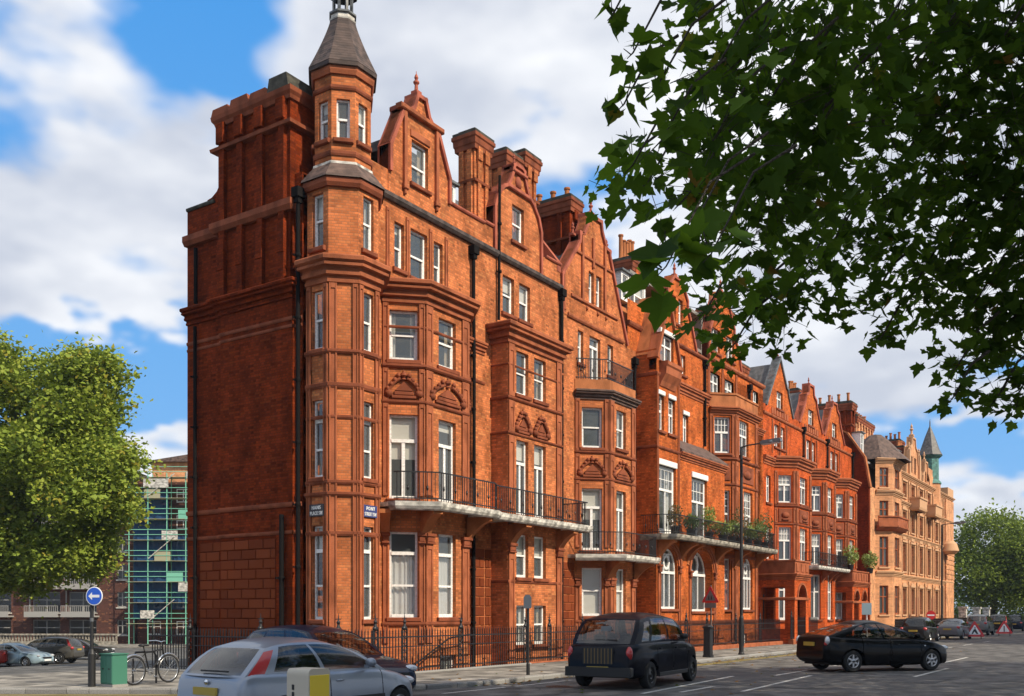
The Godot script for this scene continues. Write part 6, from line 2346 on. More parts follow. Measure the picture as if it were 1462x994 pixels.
func make_bicycle() -> void:
	var H := thing("bicycle", "dark bicycle with chrome mudguards standing on the corner pavement", "bicycle", Vector3(-4.75, 0.115, -0.75), 0.12)
	for q in [[-0.52, "wheel"], [0.52, "wheel"]]:
		var a := Acc.new()
		ring_tube(a, Vector3(q[0], 0.345, 0), 0.325, 0.02)
		var w := part(H, q[1], a, M.rubber)
		a = Acc.new()
		ring_tube(a, Vector3(q[0], 0.345, 0), 0.298, 0.011)
		for i in 14:
			var an := TAU * i / 14
			a.tube(PackedVector3Array([Vector3(q[0], 0.345, 0.015 if i % 2 else -0.015), Vector3(q[0] + cos(an) * 0.295, 0.345 + sin(an) * 0.295, 0)]), PackedFloat32Array([0.003]), 3, false)
		a.tube(PackedVector3Array([Vector3(q[0], 0.345, -0.05), Vector3(q[0], 0.345, 0.05)]), PackedFloat32Array([0.022]), 6)
		part(w, "rim", a, M.alloy)
		a = Acc.new()
		var p := PackedVector3Array()
		for i in 10:
			var an := PI * (0.15 + 0.75 * i / 9.0)
			p.append(Vector3(q[0] + cos(an) * 0.37, 0.345 + sin(an) * 0.37, 0))
		a.tube(p, PackedFloat32Array([0.02]), 5)
		part(H, "mudguard", a, M.chrome)
	var f := Acc.new()
	var bb := Vector3(-0.08, 0.30, 0); var st := Vector3(-0.22, 0.80, 0); var hd := Vector3(0.33, 0.82, 0); var hl := Vector3(0.37, 0.68, 0)
	for q in [[bb, st, 0.018], [bb, hl, 0.021], [st + Vector3(0.02, -0.05, 0), hd, 0.018], [hd + Vector3(-0.02, 0.08, 0), hl, 0.022], [st + Vector3(0.01, -0.06, 0), Vector3(-0.52, 0.345, 0), 0.011], [bb, Vector3(-0.52, 0.345, 0), 0.012], [hl, Vector3(0.52, 0.345, 0), 0.014]]:
		f.tube(PackedVector3Array([q[0], q[1]]), PackedFloat32Array([q[2]]), 6)
	part(H, "frame", f, M.paint_charcoal)
	f = Acc.new()
	f.tube(PackedVector3Array([Vector3(0.31, 0.9, 0), Vector3(0.29, 1.0, 0)]), PackedFloat32Array([0.013]), 5)
	f.tube(PackedVector3Array([Vector3(0.16, 1.02, -0.28), Vector3(0.27, 1.03, -0.16), Vector3(0.3, 1.0, 0), Vector3(0.27, 1.03, 0.16), Vector3(0.16, 1.02, 0.28)]), PackedFloat32Array([0.012]), 6)
	part(H, "handlebar", f, M.chrome)
	f = Acc.new()
	f.tube(PackedVector3Array([st, st + Vector3(-0.03, 0.1, 0)]), PackedFloat32Array([0.014]), 6)
	f.ball(st + Vector3(-0.07, 0.13, 0), Vector3(0.10, 0.035, 0.085), 10, 5)
	f.ball(st + Vector3(0.05, 0.13, 0), Vector3(0.11, 0.025, 0.03), 8, 5)
	part(H, "saddle", f, M.black_plastic)
	f = Acc.new()
	f.tf = Transform3D(Basis(Vector3.RIGHT, PI / 2), bb + Vector3(0, 0, 0.05))
	f.lathe(V2([[0.02, -0.006], [0.09, -0.005], [0.09, 0.005], [0.02, 0.006]]), 14)
	f.tf = Transform3D.IDENTITY
	f.tube(PackedVector3Array([bb + Vector3(0, 0, 0.07), bb + Vector3(0.12, -0.11, 0.07)]), PackedFloat32Array([0.011]), 5)
	f.tube(PackedVector3Array([bb + Vector3(0, 0, -0.07), bb + Vector3(-0.12, 0.11, -0.07)]), PackedFloat32Array([0.011]), 5)
	f.box(bb.x + 0.07, bb.x + 0.17, bb.y - 0.125, bb.y - 0.1, 0.07, 0.15)
	f.box(bb.x - 0.17, bb.x - 0.07, bb.y + 0.1, bb.y + 0.125, -0.15, -0.07)
	part(H, "crankset", f, M.alloy)
	f = Acc.new()
	for k in [[0, 0], [0, 1]]:
		pass
	var s := thing("bicycle_stand", "black hooped cycle stand holding the bicycle", "cycle stand", Vector3(-4.8, 0.115, -0.95), 0.12)
	f.tube(PackedVector3Array([Vector3(-0.35, 0, 0), Vector3(-0.35, 0.65, 0), Vector3(-0.27, 0.76, 0), Vector3(0.27, 0.76, 0), Vector3(0.35, 0.65, 0), Vector3(0.35, 0, 0)]), PackedFloat32Array([0.025]), 7)
	part(s, "hoop", f, M.iron)

# a bushy potted plant: many small leaf faces
func leafy(n: int, size: Vector3, leaf: float, sd: int, upright := 0.3) -> Acc:
	var a := Acc.new()
	var r := RandomNumberGenerator.new()
	r.seed = sd
	for i in n:
		var d := Vector3(r.randfn(), r.randfn(), r.randfn()).normalized() * pow(r.randf(), 0.45)
		var p := Vector3(d.x * size.x, size.y * (0.5 + 0.5 * d.y), d.z * size.z)
		var u := Vector3(r.randfn(), r.randfn() + upright * 2.0, r.randfn()).normalized()
		var w := u.cross(Vector3(r.randfn(), r.randfn(), r.randfn())).normalized()
		var l := leaf * r.randf_range(0.6, 1.3)
		a.tri(p - w * l * 0.3, p + w * l * 0.3, p + u * l)
		a.tri(p - w * l * 0.3, p - u * l * 0.3, p + w * l * 0.3)
	return a

func make_plants() -> void:
	for k in [["leaf_dark", L(0.035, 0.07, 0.02)], ["leaf_mid", L(0.075, 0.13, 0.03)], ["leaf_bright", L(0.16, 0.22, 0.04)], ["leaf_rust", L(0.12, 0.07, 0.03)]]:
		var m := mat(k[0], k[1], 0.6)
		m.cull_mode = BaseMaterial3D.CULL_DISABLED
		m.backlight_enabled = true
		m.backlight = Color(0.35, 0.4, 0.2)
	var data := [[19.9, 0.35, 1.05, "leaf_rust", "upright bronze shrub in dark pot near the balcony end, first in the row"], [21.6, 0.35, 0.75, "leaf_mid", "short green shrub in dark pot between the tall white windows"], [23.7, 0.4, 1.35, "leaf_bright", "tall bright yellow-green shrub in pot before the second white window"], [25.4, 0.55, 0.75, "leaf_bright", "low wide bright green plant trailing over the balcony edge"], [26.6, 0.4, 0.9, "leaf_mid", "bushy green shrub beside the low wide plant on the balcony"], [27.6, 0.45, 1.6, "leaf_rust", "tall reddish shrub before the narrow bay window"], [28.9, 0.4, 0.8, "leaf_bright", "small yellow-green plant behind the lamp post on the balcony"], [30.2, 0.5, 1.3, "leaf_mid", "dense green bush at the bay front on the balcony"], [31.3, 0.5, 1.7, "leaf_dark", "tallest dark green bush at the far balcony end"]]
	for i in data.size():
		var d: Array = data[i]
		var H := thing("potted_plant", d[4], "plant", Vector3(d[0], 5.22, 1.55), 0, "potted plants along the balcony")
		var a := Acc.new()
		a.lathe(V2([[0.15, 0], [0.21, 0.32], [0.23, 0.33], [0.23, 0.38], [0.19, 0.38], [0.17, 0.3]]), 10)
		part(H, "pot", a, M.iron)
		var f := part(H, "foliage", leafy(420, Vector3(d[1], d[2], d[1]), 0.11, 100 + i), M[d[3]], true)
		f.position.y = 0.3
	for q in [[49.4, 4.75, 1.2, 1.5, "leaf_bright", "large bright green bush on the far red house balcony"], [53.6, 4.7, 1.5, 1.3, "leaf_bright", "arching yellow-green plant on the twin-arched porch"]]:
		var H := thing("potted_plant", q[5], "plant", Vector3(q[0], q[1], q[2]), 0, "potted plants on the far balconies")
		var a := Acc.new()
		a.lathe(V2([[0.2, 0], [0.28, 0.4], [0.22, 0.4], [0.2, 0.3]]), 10)
		part(H, "pot", a, M.iron)
		var f := part(H, "foliage", leafy(500, Vector3(0.7, q[3], 0.6), 0.16, 200 + int(q[0])), M[q[4]], true)
		f.position.y = 0.3

# ---------------------------------------------------------------- cars: +x forward, +z the right-hand side
func curve(t: Array, x: float) -> float:
	for i in t.size() - 1:
		if x <= t[i + 1][0]:
			var u: float = clampf((x - t[i][0]) / (t[i + 1][0] - t[i][0]), 0, 1)
			var m0: float = (t[i + 1][1] - t[maxi(i - 1, 0)][1]) / maxf(t[i + 1][0] - t[maxi(i - 1, 0)][0], 0.001)
			var j := mini(i + 2, t.size() - 1)
			var m1: float = (t[j][1] - t[i][1]) / maxf(t[j][0] - t[i][0], 0.001)
			var h: float = t[i + 1][0] - t[i][0]
			var u2 := u * u; var u3 := u2 * u
			return (2 * u3 - 3 * u2 + 1) * t[i][1] + (u3 - 2 * u2 + u) * h * m0 * 0.7 + (-2 * u3 + 3 * u2) * t[i + 1][1] + (u3 - u2) * h * m1 * 0.7
	return t[t.size() - 1][1]

func car_wheel(r: float, w: float, spokes: int, style: String) -> Array:
	var t := Acc.new()
	t.tf = Transform3D(Basis(Vector3.RIGHT, PI / 2), Vector3.ZERO)
	t.lathe(V2([[r * 0.62, -w / 2], [r * 0.9, -w / 2 - 0.005], [r * 0.98, -w * 0.36], [r, -w * 0.2], [r, w * 0.2], [r * 0.98, w * 0.36], [r * 0.9, w / 2 + 0.005], [r * 0.62, w / 2]]), 28)
	var a := Acc.new()
	for s in [-1.0, 1.0]:
		a.tf = Transform3D(Basis(Vector3.RIGHT, PI / 2 * s), Vector3.ZERO)
		a.lathe(V2([[r * 0.60, -0.02], [r * 0.64, w / 2 - 0.01], [r * 0.60, w / 2 + 0.004], [r * 0.55, w / 2 - 0.015], [r * 0.53, w / 2 - 0.05]]), 24)
		if style == "disc":
			a.lathe(V2([[r * 0.56, w / 2 - 0.03], [r * 0.3, w / 2 - 0.005], [r * 0.22, w / 2 - 0.02], [0.01, w / 2]]), 24)
		else:
			for i in spokes:
				var an := TAU * i / spokes
				var B := Transform3D(Basis(Vector3.RIGHT, PI / 2 * s) * Basis(Vector3.UP, an), Vector3.ZERO)
				a.tf = B
				a.prism(V2([[-r * 0.10, r * 0.1], [r * 0.10, r * 0.1], [r * 0.065, r * 0.56], [-r * 0.065, r * 0.56]]), 0, 0)
				a.tf = B * Transform3D(Basis(Vector3(1, 0, 0), Vector3(0, 0, 1), Vector3(0, -1, 0)), Vector3(0, w / 2 - 0.03, 0))
				a.prism(V2([[-r * 0.11, r * 0.08], [r * 0.11, r * 0.08], [r * 0.07, r * 0.57], [-r * 0.07, r * 0.57]]), -0.03, 0.02)
			a.tf = Transform3D(Basis(Vector3.RIGHT, PI / 2 * s), Vector3.ZERO)
			a.lathe(V2([[r * 0.2, w / 2 - 0.03], [r * 0.17, w / 2 + 0.0], [0.005, w / 2 + 0.006]]), 12)
	var d := Acc.new()
	d.tf = Transform3D(Basis(Vector3.RIGHT, PI / 2), Vector3.ZERO)
	d.lathe(V2([[0.01, -w * 0.2], [r * 0.6, -w * 0.2], [r * 0.6, w * 0.2], [0.01, w * 0.2]]), 20)
	return [t.mesh(), a.mesh(), d.mesh()]

func car(called: String, label: String, pos: Vector3, heading: Vector2, s: Dictionary, paint: Material, group := "") -> Node3D:
	var H := thing(called, label, "car" if not s.has("category") else s.category, pos, atan2(-heading.y, heading.x), group)
	var x0: float = s.top[0][0]
	var x1: float = s.top[s.top.size() - 1][0]
	var r: float = s.wheel
	var ra := r + 0.055
	# stations
	var xs := []
	var k := 72
	for i in k + 1:
		var t := float(i) / k
		xs.append(lerpf(x0, x1, t))
	for e in [0.01, 0.03, 0.06]:
		xs.append(x0 + e); xs.append(x1 - e)
	for wx in s.axles:
		for i in 13:
			xs.append(wx + ra * cos(PI * i / 12.0) * 0.999)
	var seams := []
	for d in s.doors:
		for e in d:
			seams.append(e)
			xs.append(e - 0.008); xs.append(e + 0.008)
	xs.sort()
	var fr := [[0.0, 0.0], [0.80, 0.0], [0.93, 0.03], [0.985, 0.12], [1.0, 0.35], [1.0, 0.55], [0.985, 0.75], [0.955, 0.9], [0.90, 0.975], [0.75, 1.0], [0.4, 1.02], [0.0, 1.03]]
	var rows := []
	for x in xs:
		var tp := curve(s.top, x); var hw := curve(s.hw, x); var bt := curve(s.bot, x)
		var arch := bt
		for wx in s.axles:
			if absf(x - wx) < ra:
				arch = maxf(arch, r + sqrt(maxf(ra * ra - (x - wx) * (x - wx), 0.0)) - 0.01)
		var line := PackedVector3Array()
		for side in [1, -1]:
			var idx := range(fr.size()) if side == 1 else range(fr.size() - 2, -1, -1)
			for q in idx:
				var y: float = lerpf(bt, tp, fr[q][1])
				if y < arch:
					y = arch
				line.append(Vector3(x, y, side * hw * fr[q][0]))
		rows.append(line)
	var n: int = rows[0].size()
	var is_seam := {}
	for i in xs.size() - 1:
		var mx: float = (xs[i] + xs[i + 1]) / 2
		for e in seams:
			if absf(mx - e) < 0.008:
				is_seam[i] = true
	var skip_body := {}
	var doors := {}
	for d in s.doors.size():
		doors[d * 2] = {}; doors[d * 2 + 1] = {}
	for i in xs.size() - 1:
		var mx: float = (xs[i] + xs[i + 1]) / 2
		for j in n - 1:
			var q := j if j < fr.size() - 1 else n - 2 - j
			var key := i * 1000 + j
			var door := -1
			if q >= 2 and q <= 7:
				for d in s.doors.size():
					if mx > s.doors[d][0] and mx < s.doors[d][1] and not is_seam.has(i):
						door = d * 2 + (0 if j < fr.size() - 1 else 1)
			var seam: bool = is_seam.has(i) and q >= 2 and q <= 7
			if seam or door >= 0:
				skip_body[key] = true
			for d in doors:
				if d != door:
					doors[d][key] = true
	var a := Acc.new()
	a.sheet(rows, skip_body, false)
	for e in [0, rows.size() - 1]:
		var c := Vector3.ZERO
		for p in rows[e]:
			c += p
		c /= n
		for j in n - 1:
			if e == 0:
				a.tri(c, rows[e][j + 1], rows[e][j])
			else:
				a.tri(c, rows[e][j], rows[e][j + 1])
	# greenhouse
	var rb: float = s.rear_base; var rt: float = s.rear_top; var ft: float = s.front_top; var fb: float = s.front_base
	var roof: float = s.roof; var edge: float = s.edge
	var wb := 0.905; var wt: float = s.roof_w
	var side_pt := func(u: float, v: float, sg: float) -> Vector3:
		var xb := lerpf(rb, fb, u); var xt := lerpf(rt, ft, u)
		var yb := curve(s.top, xb) * 0.975
		var yt := edge - 0.07 * pow(absf(u * 2 - 1), 2.5)
		var z0 := curve(s.hw, xb) * wb
		var vv := sin(v * PI / 2) * 0.35 + v * 0.65
		return Vector3(lerpf(xb, xt, v), lerpf(yb, yt, vv), sg * (lerpf(z0, wt, v) + 0.035 * sin(v * PI)))
	var us := []
	for i in 41:
		us.append(i / 40.0)
	for w in s.glass:
		us.append(w[0]); us.append(w[1])
	us.sort()
	var vs := [0.0, 0.05, 0.2, 0.4, 0.6, 0.8, 0.90, 1.0]
	var panes := []
	for w in s.glass:
		panes.append([{}, {}])
	for si in 2:
		var sg := 1.0 if si == 0 else -1.0
		var grid := []
		for u in us:
			var line := PackedVector3Array()
			for v in vs:
				line.append(side_pt.call(u, v, sg))
			grid.append(line)
		var skip := {}
		for i in us.size() - 1:
			var mu: float = (us[i] + us[i + 1]) / 2
			for j in vs.size() - 1:
				var hit := -1
				for w in s.glass.size():
					if mu > s.glass[w][0] and mu < s.glass[w][1] and vs[j] >= s.glass[w][2] - 0.001 and vs[j + 1] <= s.glass[w][3] + 0.001:
						hit = w
				if hit >= 0:
					skip[i * 1000 + j] = true
				for w in s.glass.size():
					if w != hit:
						panes[w][si][i * 1000 + j] = true
		a.sheet(grid, skip, si == 0)
		for w in s.glass.size():
			var g := Acc.new()
			g.sheet(grid, panes[w][si], si == 0)
			if g.v.size() == 0:
				continue
			var kind: String = s.glass[w][4]
			part(H, "tail_light" if kind == "lens" else ("pillar_trim" if kind == "trim" else "side_window"), g, M.red_lens if kind == "lens" else (M.black_plastic if kind == "trim" else M.car_glass))
	# roof, windscreen and rear window
	var cross := [-1.0, -0.86, -0.6, -0.3, 0.0, 0.3, 0.6, 0.86, 1.0]
	var rg := []
	for i in 21:
		var u := i / 20.0
		var line := PackedVector3Array()
		var e: Vector3 = side_pt.call(u, 1.0, 1.0)
		var ridge := roof - (roof - edge + 0.05) * pow(absf(u * 2 - 1), 3.0)
		for c in cross:
			line.append(Vector3(e.x, lerpf(ridge, e.y, pow(absf(c), 3.0)), e.z * c))
		rg.append(line)
	a.sheet(rg, {}, true)
	for end in 2:
		var u := 1.0 if end else 0.0
		var bulge: float = s.bulge[end]
		var gr := []
		var vv := [0.0, 0.06, 0.3, 0.55, 0.8, 0.93, 1.0]
		for v in vv:
			var e: Vector3 = side_pt.call(u, v, 1.0)
			var line := PackedVector3Array()
			for c in cross:
				var out: float = bulge * (1 - c * c)
				var yt := 0.0
				if v > 0.99:
					yt = rg[20 if end else 0][cross.find(c)].y - e.y
				else:
					yt = v * v * (rg[20 if end else 0][4].y - side_pt.call(u, 1.0, 1.0).y) * (1 - pow(absf(c), 3.0))
				line.append(Vector3(e.x + (out if end else -out) * (1 - v * 0.6), e.y + yt, e.z * c))
			gr.append(line)
		# the roof must meet the bulged top edge
		var lip := [rg[20 if end else 0], gr[6]]
		a.sheet(lip, {}, end == 0)
		var frame := {}
		var glass := {}
		for i in 6:
			for j in 8:
				var inside := i >= 1 and i <= 4 and j >= 1 and j <= 6
				if inside:
					frame[i * 1000 + j] = true
				else:
					glass[i * 1000 + j] = true
		a.sheet(gr, frame, end == 1)
		var g := Acc.new()
		g.sheet(gr, glass, end == 1)
		part(H, "windscreen" if end else "rear_window", g, M.car_glass)
	part(H, "body", a, paint)
	for d in s.doors.size():
		for si in 2:
			var g := Acc.new()
			g.sheet(rows, doors[d * 2 + si], false)
			var door := part(H, "door", g, paint)
			g = Acc.new()
			var hx: float = s.doors[d][0] + 0.12
			var hy: float = curve(s.top, hx) * 0.83
			var z := curve(s.hw, hx) * 0.985
			var sg := 1.0 if si == 0 else -1.0
			g.ball(Vector3(hx + 0.08, hy, sg * z), Vector3(0.10, 0.018, 0.025), 8, 5)
			part(door, "handle", g, s.get("handle", paint))
	# wheels
	var wm := car_wheel(r, 0.19, s.get("spokes", 5), s.get("rim", "spokes"))
	for wx in s.axles:
		for sg in [1.0, -1.0]:
			var z: float = sg * (curve(s.hw, wx) - 0.115)
			var o := part(H, "wheel", wm[0], M.rubber)
			o.position = Vector3(wx, r, z)
			part(o, "rim", wm[1], s.get("rim_mat", M.alloy))
			part(o, "brake_disc", wm[2], M.iron)
	# dark underside and cabin floor
	a = Acc.new()
	a.box(x0 + 0.25, x1 - 0.25, s.bot[2][1] + 0.02, s.bot[2][1] + 0.06, -0.62, 0.62)
	a.box(s.axles[0] + ra, s.axles[1] - ra, s.bot[2][1] + 0.06, s.bot[2][1] + 0.12, -0.7, 0.7)
	part(H, "underside", a, M.rubber)
	# seats and dashboard
	for q in [[s.seat_front, -0.36], [s.seat_front, 0.36], [s.seat_rear, -0.36], [s.seat_rear, 0.36]]:
		a = Acc.new()
		a.tf = Transform3D(Basis(Vector3.BACK, 0.18), Vector3(q[0], 0.42, q[1]))
		a.cbox(-0.09, 0.07, 0.0, 0.62, -0.24, 0.24, 0.05)
		a.cbox(-0.08, 0.04, 0.66, 0.86, -0.13, 0.13, 0.04)
		a.tf = Transform3D(Basis.IDENTITY, Vector3(q[0] + 0.25, 0.36, q[1]))
		a.cbox(-0.25, 0.25, 0, 0.14, -0.24, 0.24, 0.04)
		part(H, "seat", a, M.seat_cloth)
	a = Acc.new()
	a.box(fb - 0.55, fb - 0.12, 0.55, curve(s.top, fb) - 0.06, -0.62, 0.62)
	part(H, "dashboard", a, M.black_plastic)
	# mirrors
	for sg in [1.0, -1.0]:
		a = Acc.new()
		var mz := curve(s.hw, fb - 0.45) * 0.95 + 0.09
		a.ball(Vector3(fb - 0.5, curve(s.top, fb - 0.5) + 0.09, sg * mz), Vector3(0.06, 0.075, 0.11), 10, 6)
		a.box(fb - 0.53, fb - 0.47, curve(s.top, fb - 0.5), curve(s.top, fb - 0.5) + 0.05, minf(sg * (mz - 0.12), sg * mz), maxf(sg * (mz - 0.12), sg * mz))
		part(H, "wing_mirror", a, s.get("mirror", paint))
	# lamps, bumpers, plates
	for q in s.get("boxes", []):
		a = Acc.new()
		a.tf = Transform3D(Basis.from_euler(Vector3(0, q[3] if q.size() > 3 and q[3] is float else 0.0, 0)), q[1])
		var sz: Vector3 = q[2]
		if q[4]:
			a.ball(Vector3.ZERO, sz, 12, 8)
		else:
			a.cbox(-sz.x, sz.x, -sz.y, sz.y, -sz.z, sz.z, minf(0.02, sz.z * 0.4))
		part(H, q[0], a, q[5])
	return H

func lamps(s: Dictionary, rear_y: float, front_y: float) -> void:
	var x0: float = s.top[0][0]; var x1: float = s.top[s.top.size() - 1][0]
	var b := []
	for sg in [1.0, -1.0]:
		b.append(["headlight", Vector3(x1 - 0.20, front_y, sg * curve(s.hw, x1 - 0.28) * 0.76), Vector3(0.15, 0.075, 0.10), -0.5 * sg, true, M.clear_lens])
		if not s.get("tall_tail", false):
			b.append(["tail_light", Vector3(x0 + 0.10, rear_y, sg * curve(s.hw, x0 + 0.14) * 0.88), Vector3(0.08, 0.10, 0.13), 0.3 * sg, true, M.red_lens])
	b.append(["number_plate", Vector3(x0 - 0.002, s.get("plate_y", 0.55), 0), Vector3(0.02, 0.055, 0.26), 0.0, false, M.plate_yellow])
	b.append(["number_plate", Vector3(x1 + 0.004, 0.42, 0), Vector3(0.02, 0.055, 0.26), 0.0, false, M.sign_white])
	b.append(["grille", Vector3(x1 - 0.03, 0.56, 0), Vector3(0.04, 0.05, 0.32), 0.0, false, M.black_plastic])
	if s.get("dark_bumpers", false):
		b.append(["bumper", Vector3(x0 + 0.06, 0.43, 0), Vector3(0.09, 0.11, curve(s.hw, x0 + 0.15) * 0.98), 0.0, false, M.black_plastic])
		b.append(["bumper", Vector3(x1 - 0.06, 0.43, 0), Vector3(0.09, 0.11, curve(s.hw, x1 - 0.15) * 0.98), 0.0, false, M.black_plastic])
	s["boxes"] = b + s.get("boxes", [])

func spec_hatch() -> Dictionary:
	var s := {"top": [[-1.91, 0.60], [-1.88, 0.80], [-1.80, 0.93], [-1.6, 0.97], [-0.5, 0.95], [0.75, 0.94], [1.2, 0.87], [1.6, 0.76], [1.85, 0.62], [1.91, 0.46]],
		"hw": [[-1.91, 0.66], [-1.8, 0.77], [-1.5, 0.815], [0, 0.83], [1.2, 0.815], [1.6, 0.74], [1.83, 0.60], [1.91, 0.48]], "bot": [[-1.91, 0.36], [-1.8, 0.27], [-1.4, 0.2], [1.5, 0.2], [1.8, 0.24], [1.91, 0.34]],
		"axles": [-1.18, 1.31], "wheel": 0.295, "doors": [[-0.28, 0.86]], "rear_base": -1.80, "rear_top": -1.32, "front_top": 0.12, "front_base": 1.02, "roof": 1.44, "edge": 1.37, "roof_w": 0.56, "bulge": [0.07, 0.16],
		"glass": [[0.015, 0.115, 0.0, 0.8, "lens"], [0.17, 0.50, 0.05, 0.9, "glass"], [0.53, 0.93, 0.05, 0.9, "glass"]], "seat_front": -0.15, "seat_rear": -1.05, "tall_tail": true, "plate_y": 0.70, "rim": "disc"}
	lamps(s, 0.8, 0.68)
	s.boxes.append(["side_strip", Vector3(0.3, 0.5, 0.825), Vector3(0.6, 0.03, 0.012), 0.0, false, M.black_plastic])
	s.boxes.append(["side_strip", Vector3(0.3, 0.5, -0.825), Vector3(0.6, 0.03, 0.012), 0.0, false, M.black_plastic])
	s.boxes.append(["wiper", Vector3(-1.83, 0.985, 0.1), Vector3(0.012, 0.012, 0.3), 0.0, false, M.black_plastic])
	s.boxes.append(["badge", Vector3(-1.905, 0.83, 0.0), Vector3(0.01, 0.04, 0.05), 0.0, true, M.chrome])
	return s

func spec_taxi() -> Dictionary:
	var s := {"top": [[-2.28, 0.55], [-2.25, 0.84], [-2.12, 1.03], [-1.8, 1.12], [-0.5, 1.14], [0.9, 1.12], [1.4, 1.06], [1.9, 0.96], [2.18, 0.8], [2.28, 0.52]],
		"hw": [[-2.28, 0.70], [-2.1, 0.80], [-1.7, 0.86], [-1.2, 0.885], [0, 0.89], [1.2, 0.885], [1.8, 0.84], [2.15, 0.72], [2.28, 0.6]], "bot": [[-2.28, 0.42], [-2.1, 0.34], [-1.6, 0.26], [1.6, 0.26], [2.0, 0.3], [2.28, 0.4]],
		"axles": [-1.30, 1.58], "wheel": 0.33, "doors": [[-0.95, 0.05], [0.09, 1.05]], "rear_base": -2.02, "rear_top": -1.50, "front_top": 0.66, "front_base": 1.16, "roof": 1.83, "edge": 1.72, "roof_w": 0.66, "bulge": [0.12, 0.12],
		"glass": [[0.10, 0.22, 0.05, 0.8, "glass"], [0.27, 0.60, 0.05, 0.9, "glass"], [0.63, 0.93, 0.05, 0.9, "glass"]], "seat_front": 0.35, "seat_rear": -1.15, "plate_y": 0.50, "rim": "disc", "dark_bumpers": true, "rim_mat": M.paint_charcoal, "category": "taxi", "mirror": M.black_plastic}
	lamps(s, 0.86, 0.78)
	s.boxes = s.boxes.filter(func(b): return b[0] != "tail_light")
	for sg in [1.0, -1.0]:
		s.boxes.append(["tail_light", Vector3(-2.20, 0.86, sg * 0.70), Vector3(0.05, 0.17, 0.075), 0.3 * sg, true, M.red_lens])
		s.boxes.append(["sill_trim", Vector3(0.1, 0.32, sg * 0.875), Vector3(0.95, 0.05, 0.02), 0.0, false, M.black_plastic])
	s.boxes.append(["reflection_backing", Vector3(-2.262, 0.80, 0), Vector3(0.012, 0.20, 0.36), 0.0, false, M.black_plastic])  # dark backing added behind the painted reflection
	for i in 9:  # bars paint a reflection of sunlit railings, not a fitting
		s.boxes.append(["reflection_bar", Vector3(-2.274, 0.80, -0.32 + i * 0.08), Vector3(0.006, 0.18, 0.010), 0.0, false, M.reflected_gold])
	s.boxes.append(["wiper", Vector3(-2.03, 1.17, 0.1), Vector3(0.012, 0.012, 0.25), 0.0, false, M.black_plastic])
	s.boxes.append(["rear_sticker", Vector3(-1.85, 1.44, 0.02), Vector3(0.006, 0.06, 0.13), 0.0, false, M.paint_grey])
	return s

func spec_liftback() -> Dictionary:
	var s := {"top": [[-2.22, 0.62], [-2.19, 0.92], [-2.1, 1.04], [-1.6, 1.01], [-0.5, 0.96], [0.9, 0.94], [1.4, 0.88], [1.9, 0.74], [2.15, 0.6], [2.22, 0.46]],
		"hw": [[-2.22, 0.66], [-2.1, 0.76], [-1.7, 0.83], [-0.5, 0.86], [1.0, 0.855], [1.6, 0.82], [2.0, 0.68], [2.18, 0.52], [2.22, 0.44]], "bot": [[-2.22, 0.38], [-2.05, 0.27], [-1.6, 0.18], [1.7, 0.18], [2.0, 0.2], [2.22, 0.3]],
		"axles": [-1.32, 1.38], "wheel": 0.315, "doors": [[-1.0, -0.08], [-0.04, 0.98]], "rear_base": -2.08, "rear_top": -0.95, "front_top": 0.02, "front_base": 1.30, "roof": 1.49, "edge": 1.42, "roof_w": 0.54, "bulge": [0.05, 0.22],
		"glass": [[0.14, 0.27, 0.05, 0.8, "glass"], [0.29, 0.53, 0.05, 0.9, "glass"], [0.555, 0.82, 0.05, 0.9, "glass"], [0.835, 0.93, 0.05, 0.6, "glass"]], "seat_front": -0.1, "seat_rear": -1.0, "plate_y": 0.80, "spokes": 6}
	lamps(s, 0.88, 0.66)
	s.boxes = s.boxes.filter(func(b): return b[0] != "tail_light")
	for sg in [1.0, -1.0]:
		s.boxes.append(["tail_light", Vector3(-2.10, 0.90, sg * 0.70), Vector3(0.09, 0.13, 0.07), 0.35 * sg, true, M.clear_lens])
		s.boxes.append(["tail_light", Vector3(-2.13, 0.82, sg * 0.685), Vector3(0.07, 0.06, 0.06), 0.35 * sg, true, M.red_lens])
		s.boxes.append(["side_repeater", Vector3(1.12, 0.74, sg * 0.845), Vector3(0.03, 0.02, 0.012), 0.0, true, M.clear_lens])
	return s

func spec_saloon() -> Dictionary:
	var s := {"top": [[-2.25, 0.60], [-2.22, 0.85], [-2.1, 0.98], [-1.5, 1.0], [-0.5, 0.94], [0.8, 0.93], [1.4, 0.86], [1.9, 0.76], [2.18, 0.62], [2.25, 0.45]],
		"hw": [[-2.25, 0.66], [-2.1, 0.78], [-1.7, 0.85], [0, 0.875], [1.2, 0.865], [1.8, 0.79], [2.15, 0.6], [2.25, 0.5]], "bot": [[-2.25, 0.36], [-2.1, 0.26], [-1.6, 0.2], [1.7, 0.2], [2.0, 0.22], [2.25, 0.34]],
		"axles": [-1.33, 1.36], "wheel": 0.31, "doors": [[-0.95, -0.05], [0.0, 0.95]], "rear_base": -1.75, "rear_top": -0.95, "front_top": 0.15, "front_base": 1.02, "roof": 1.43, "edge": 1.36, "roof_w": 0.56, "bulge": [0.10, 0.16],
		"glass": [[0.07, 0.2, 0.05, 0.8, "glass"], [0.23, 0.54, 0.05, 0.9, "glass"], [0.57, 0.93, 0.05, 0.9, "glass"]], "seat_front": -0.05, "seat_rear": -0.95, "plate_y": 0.72}
	lamps(s, 0.84, 0.68)
	return s

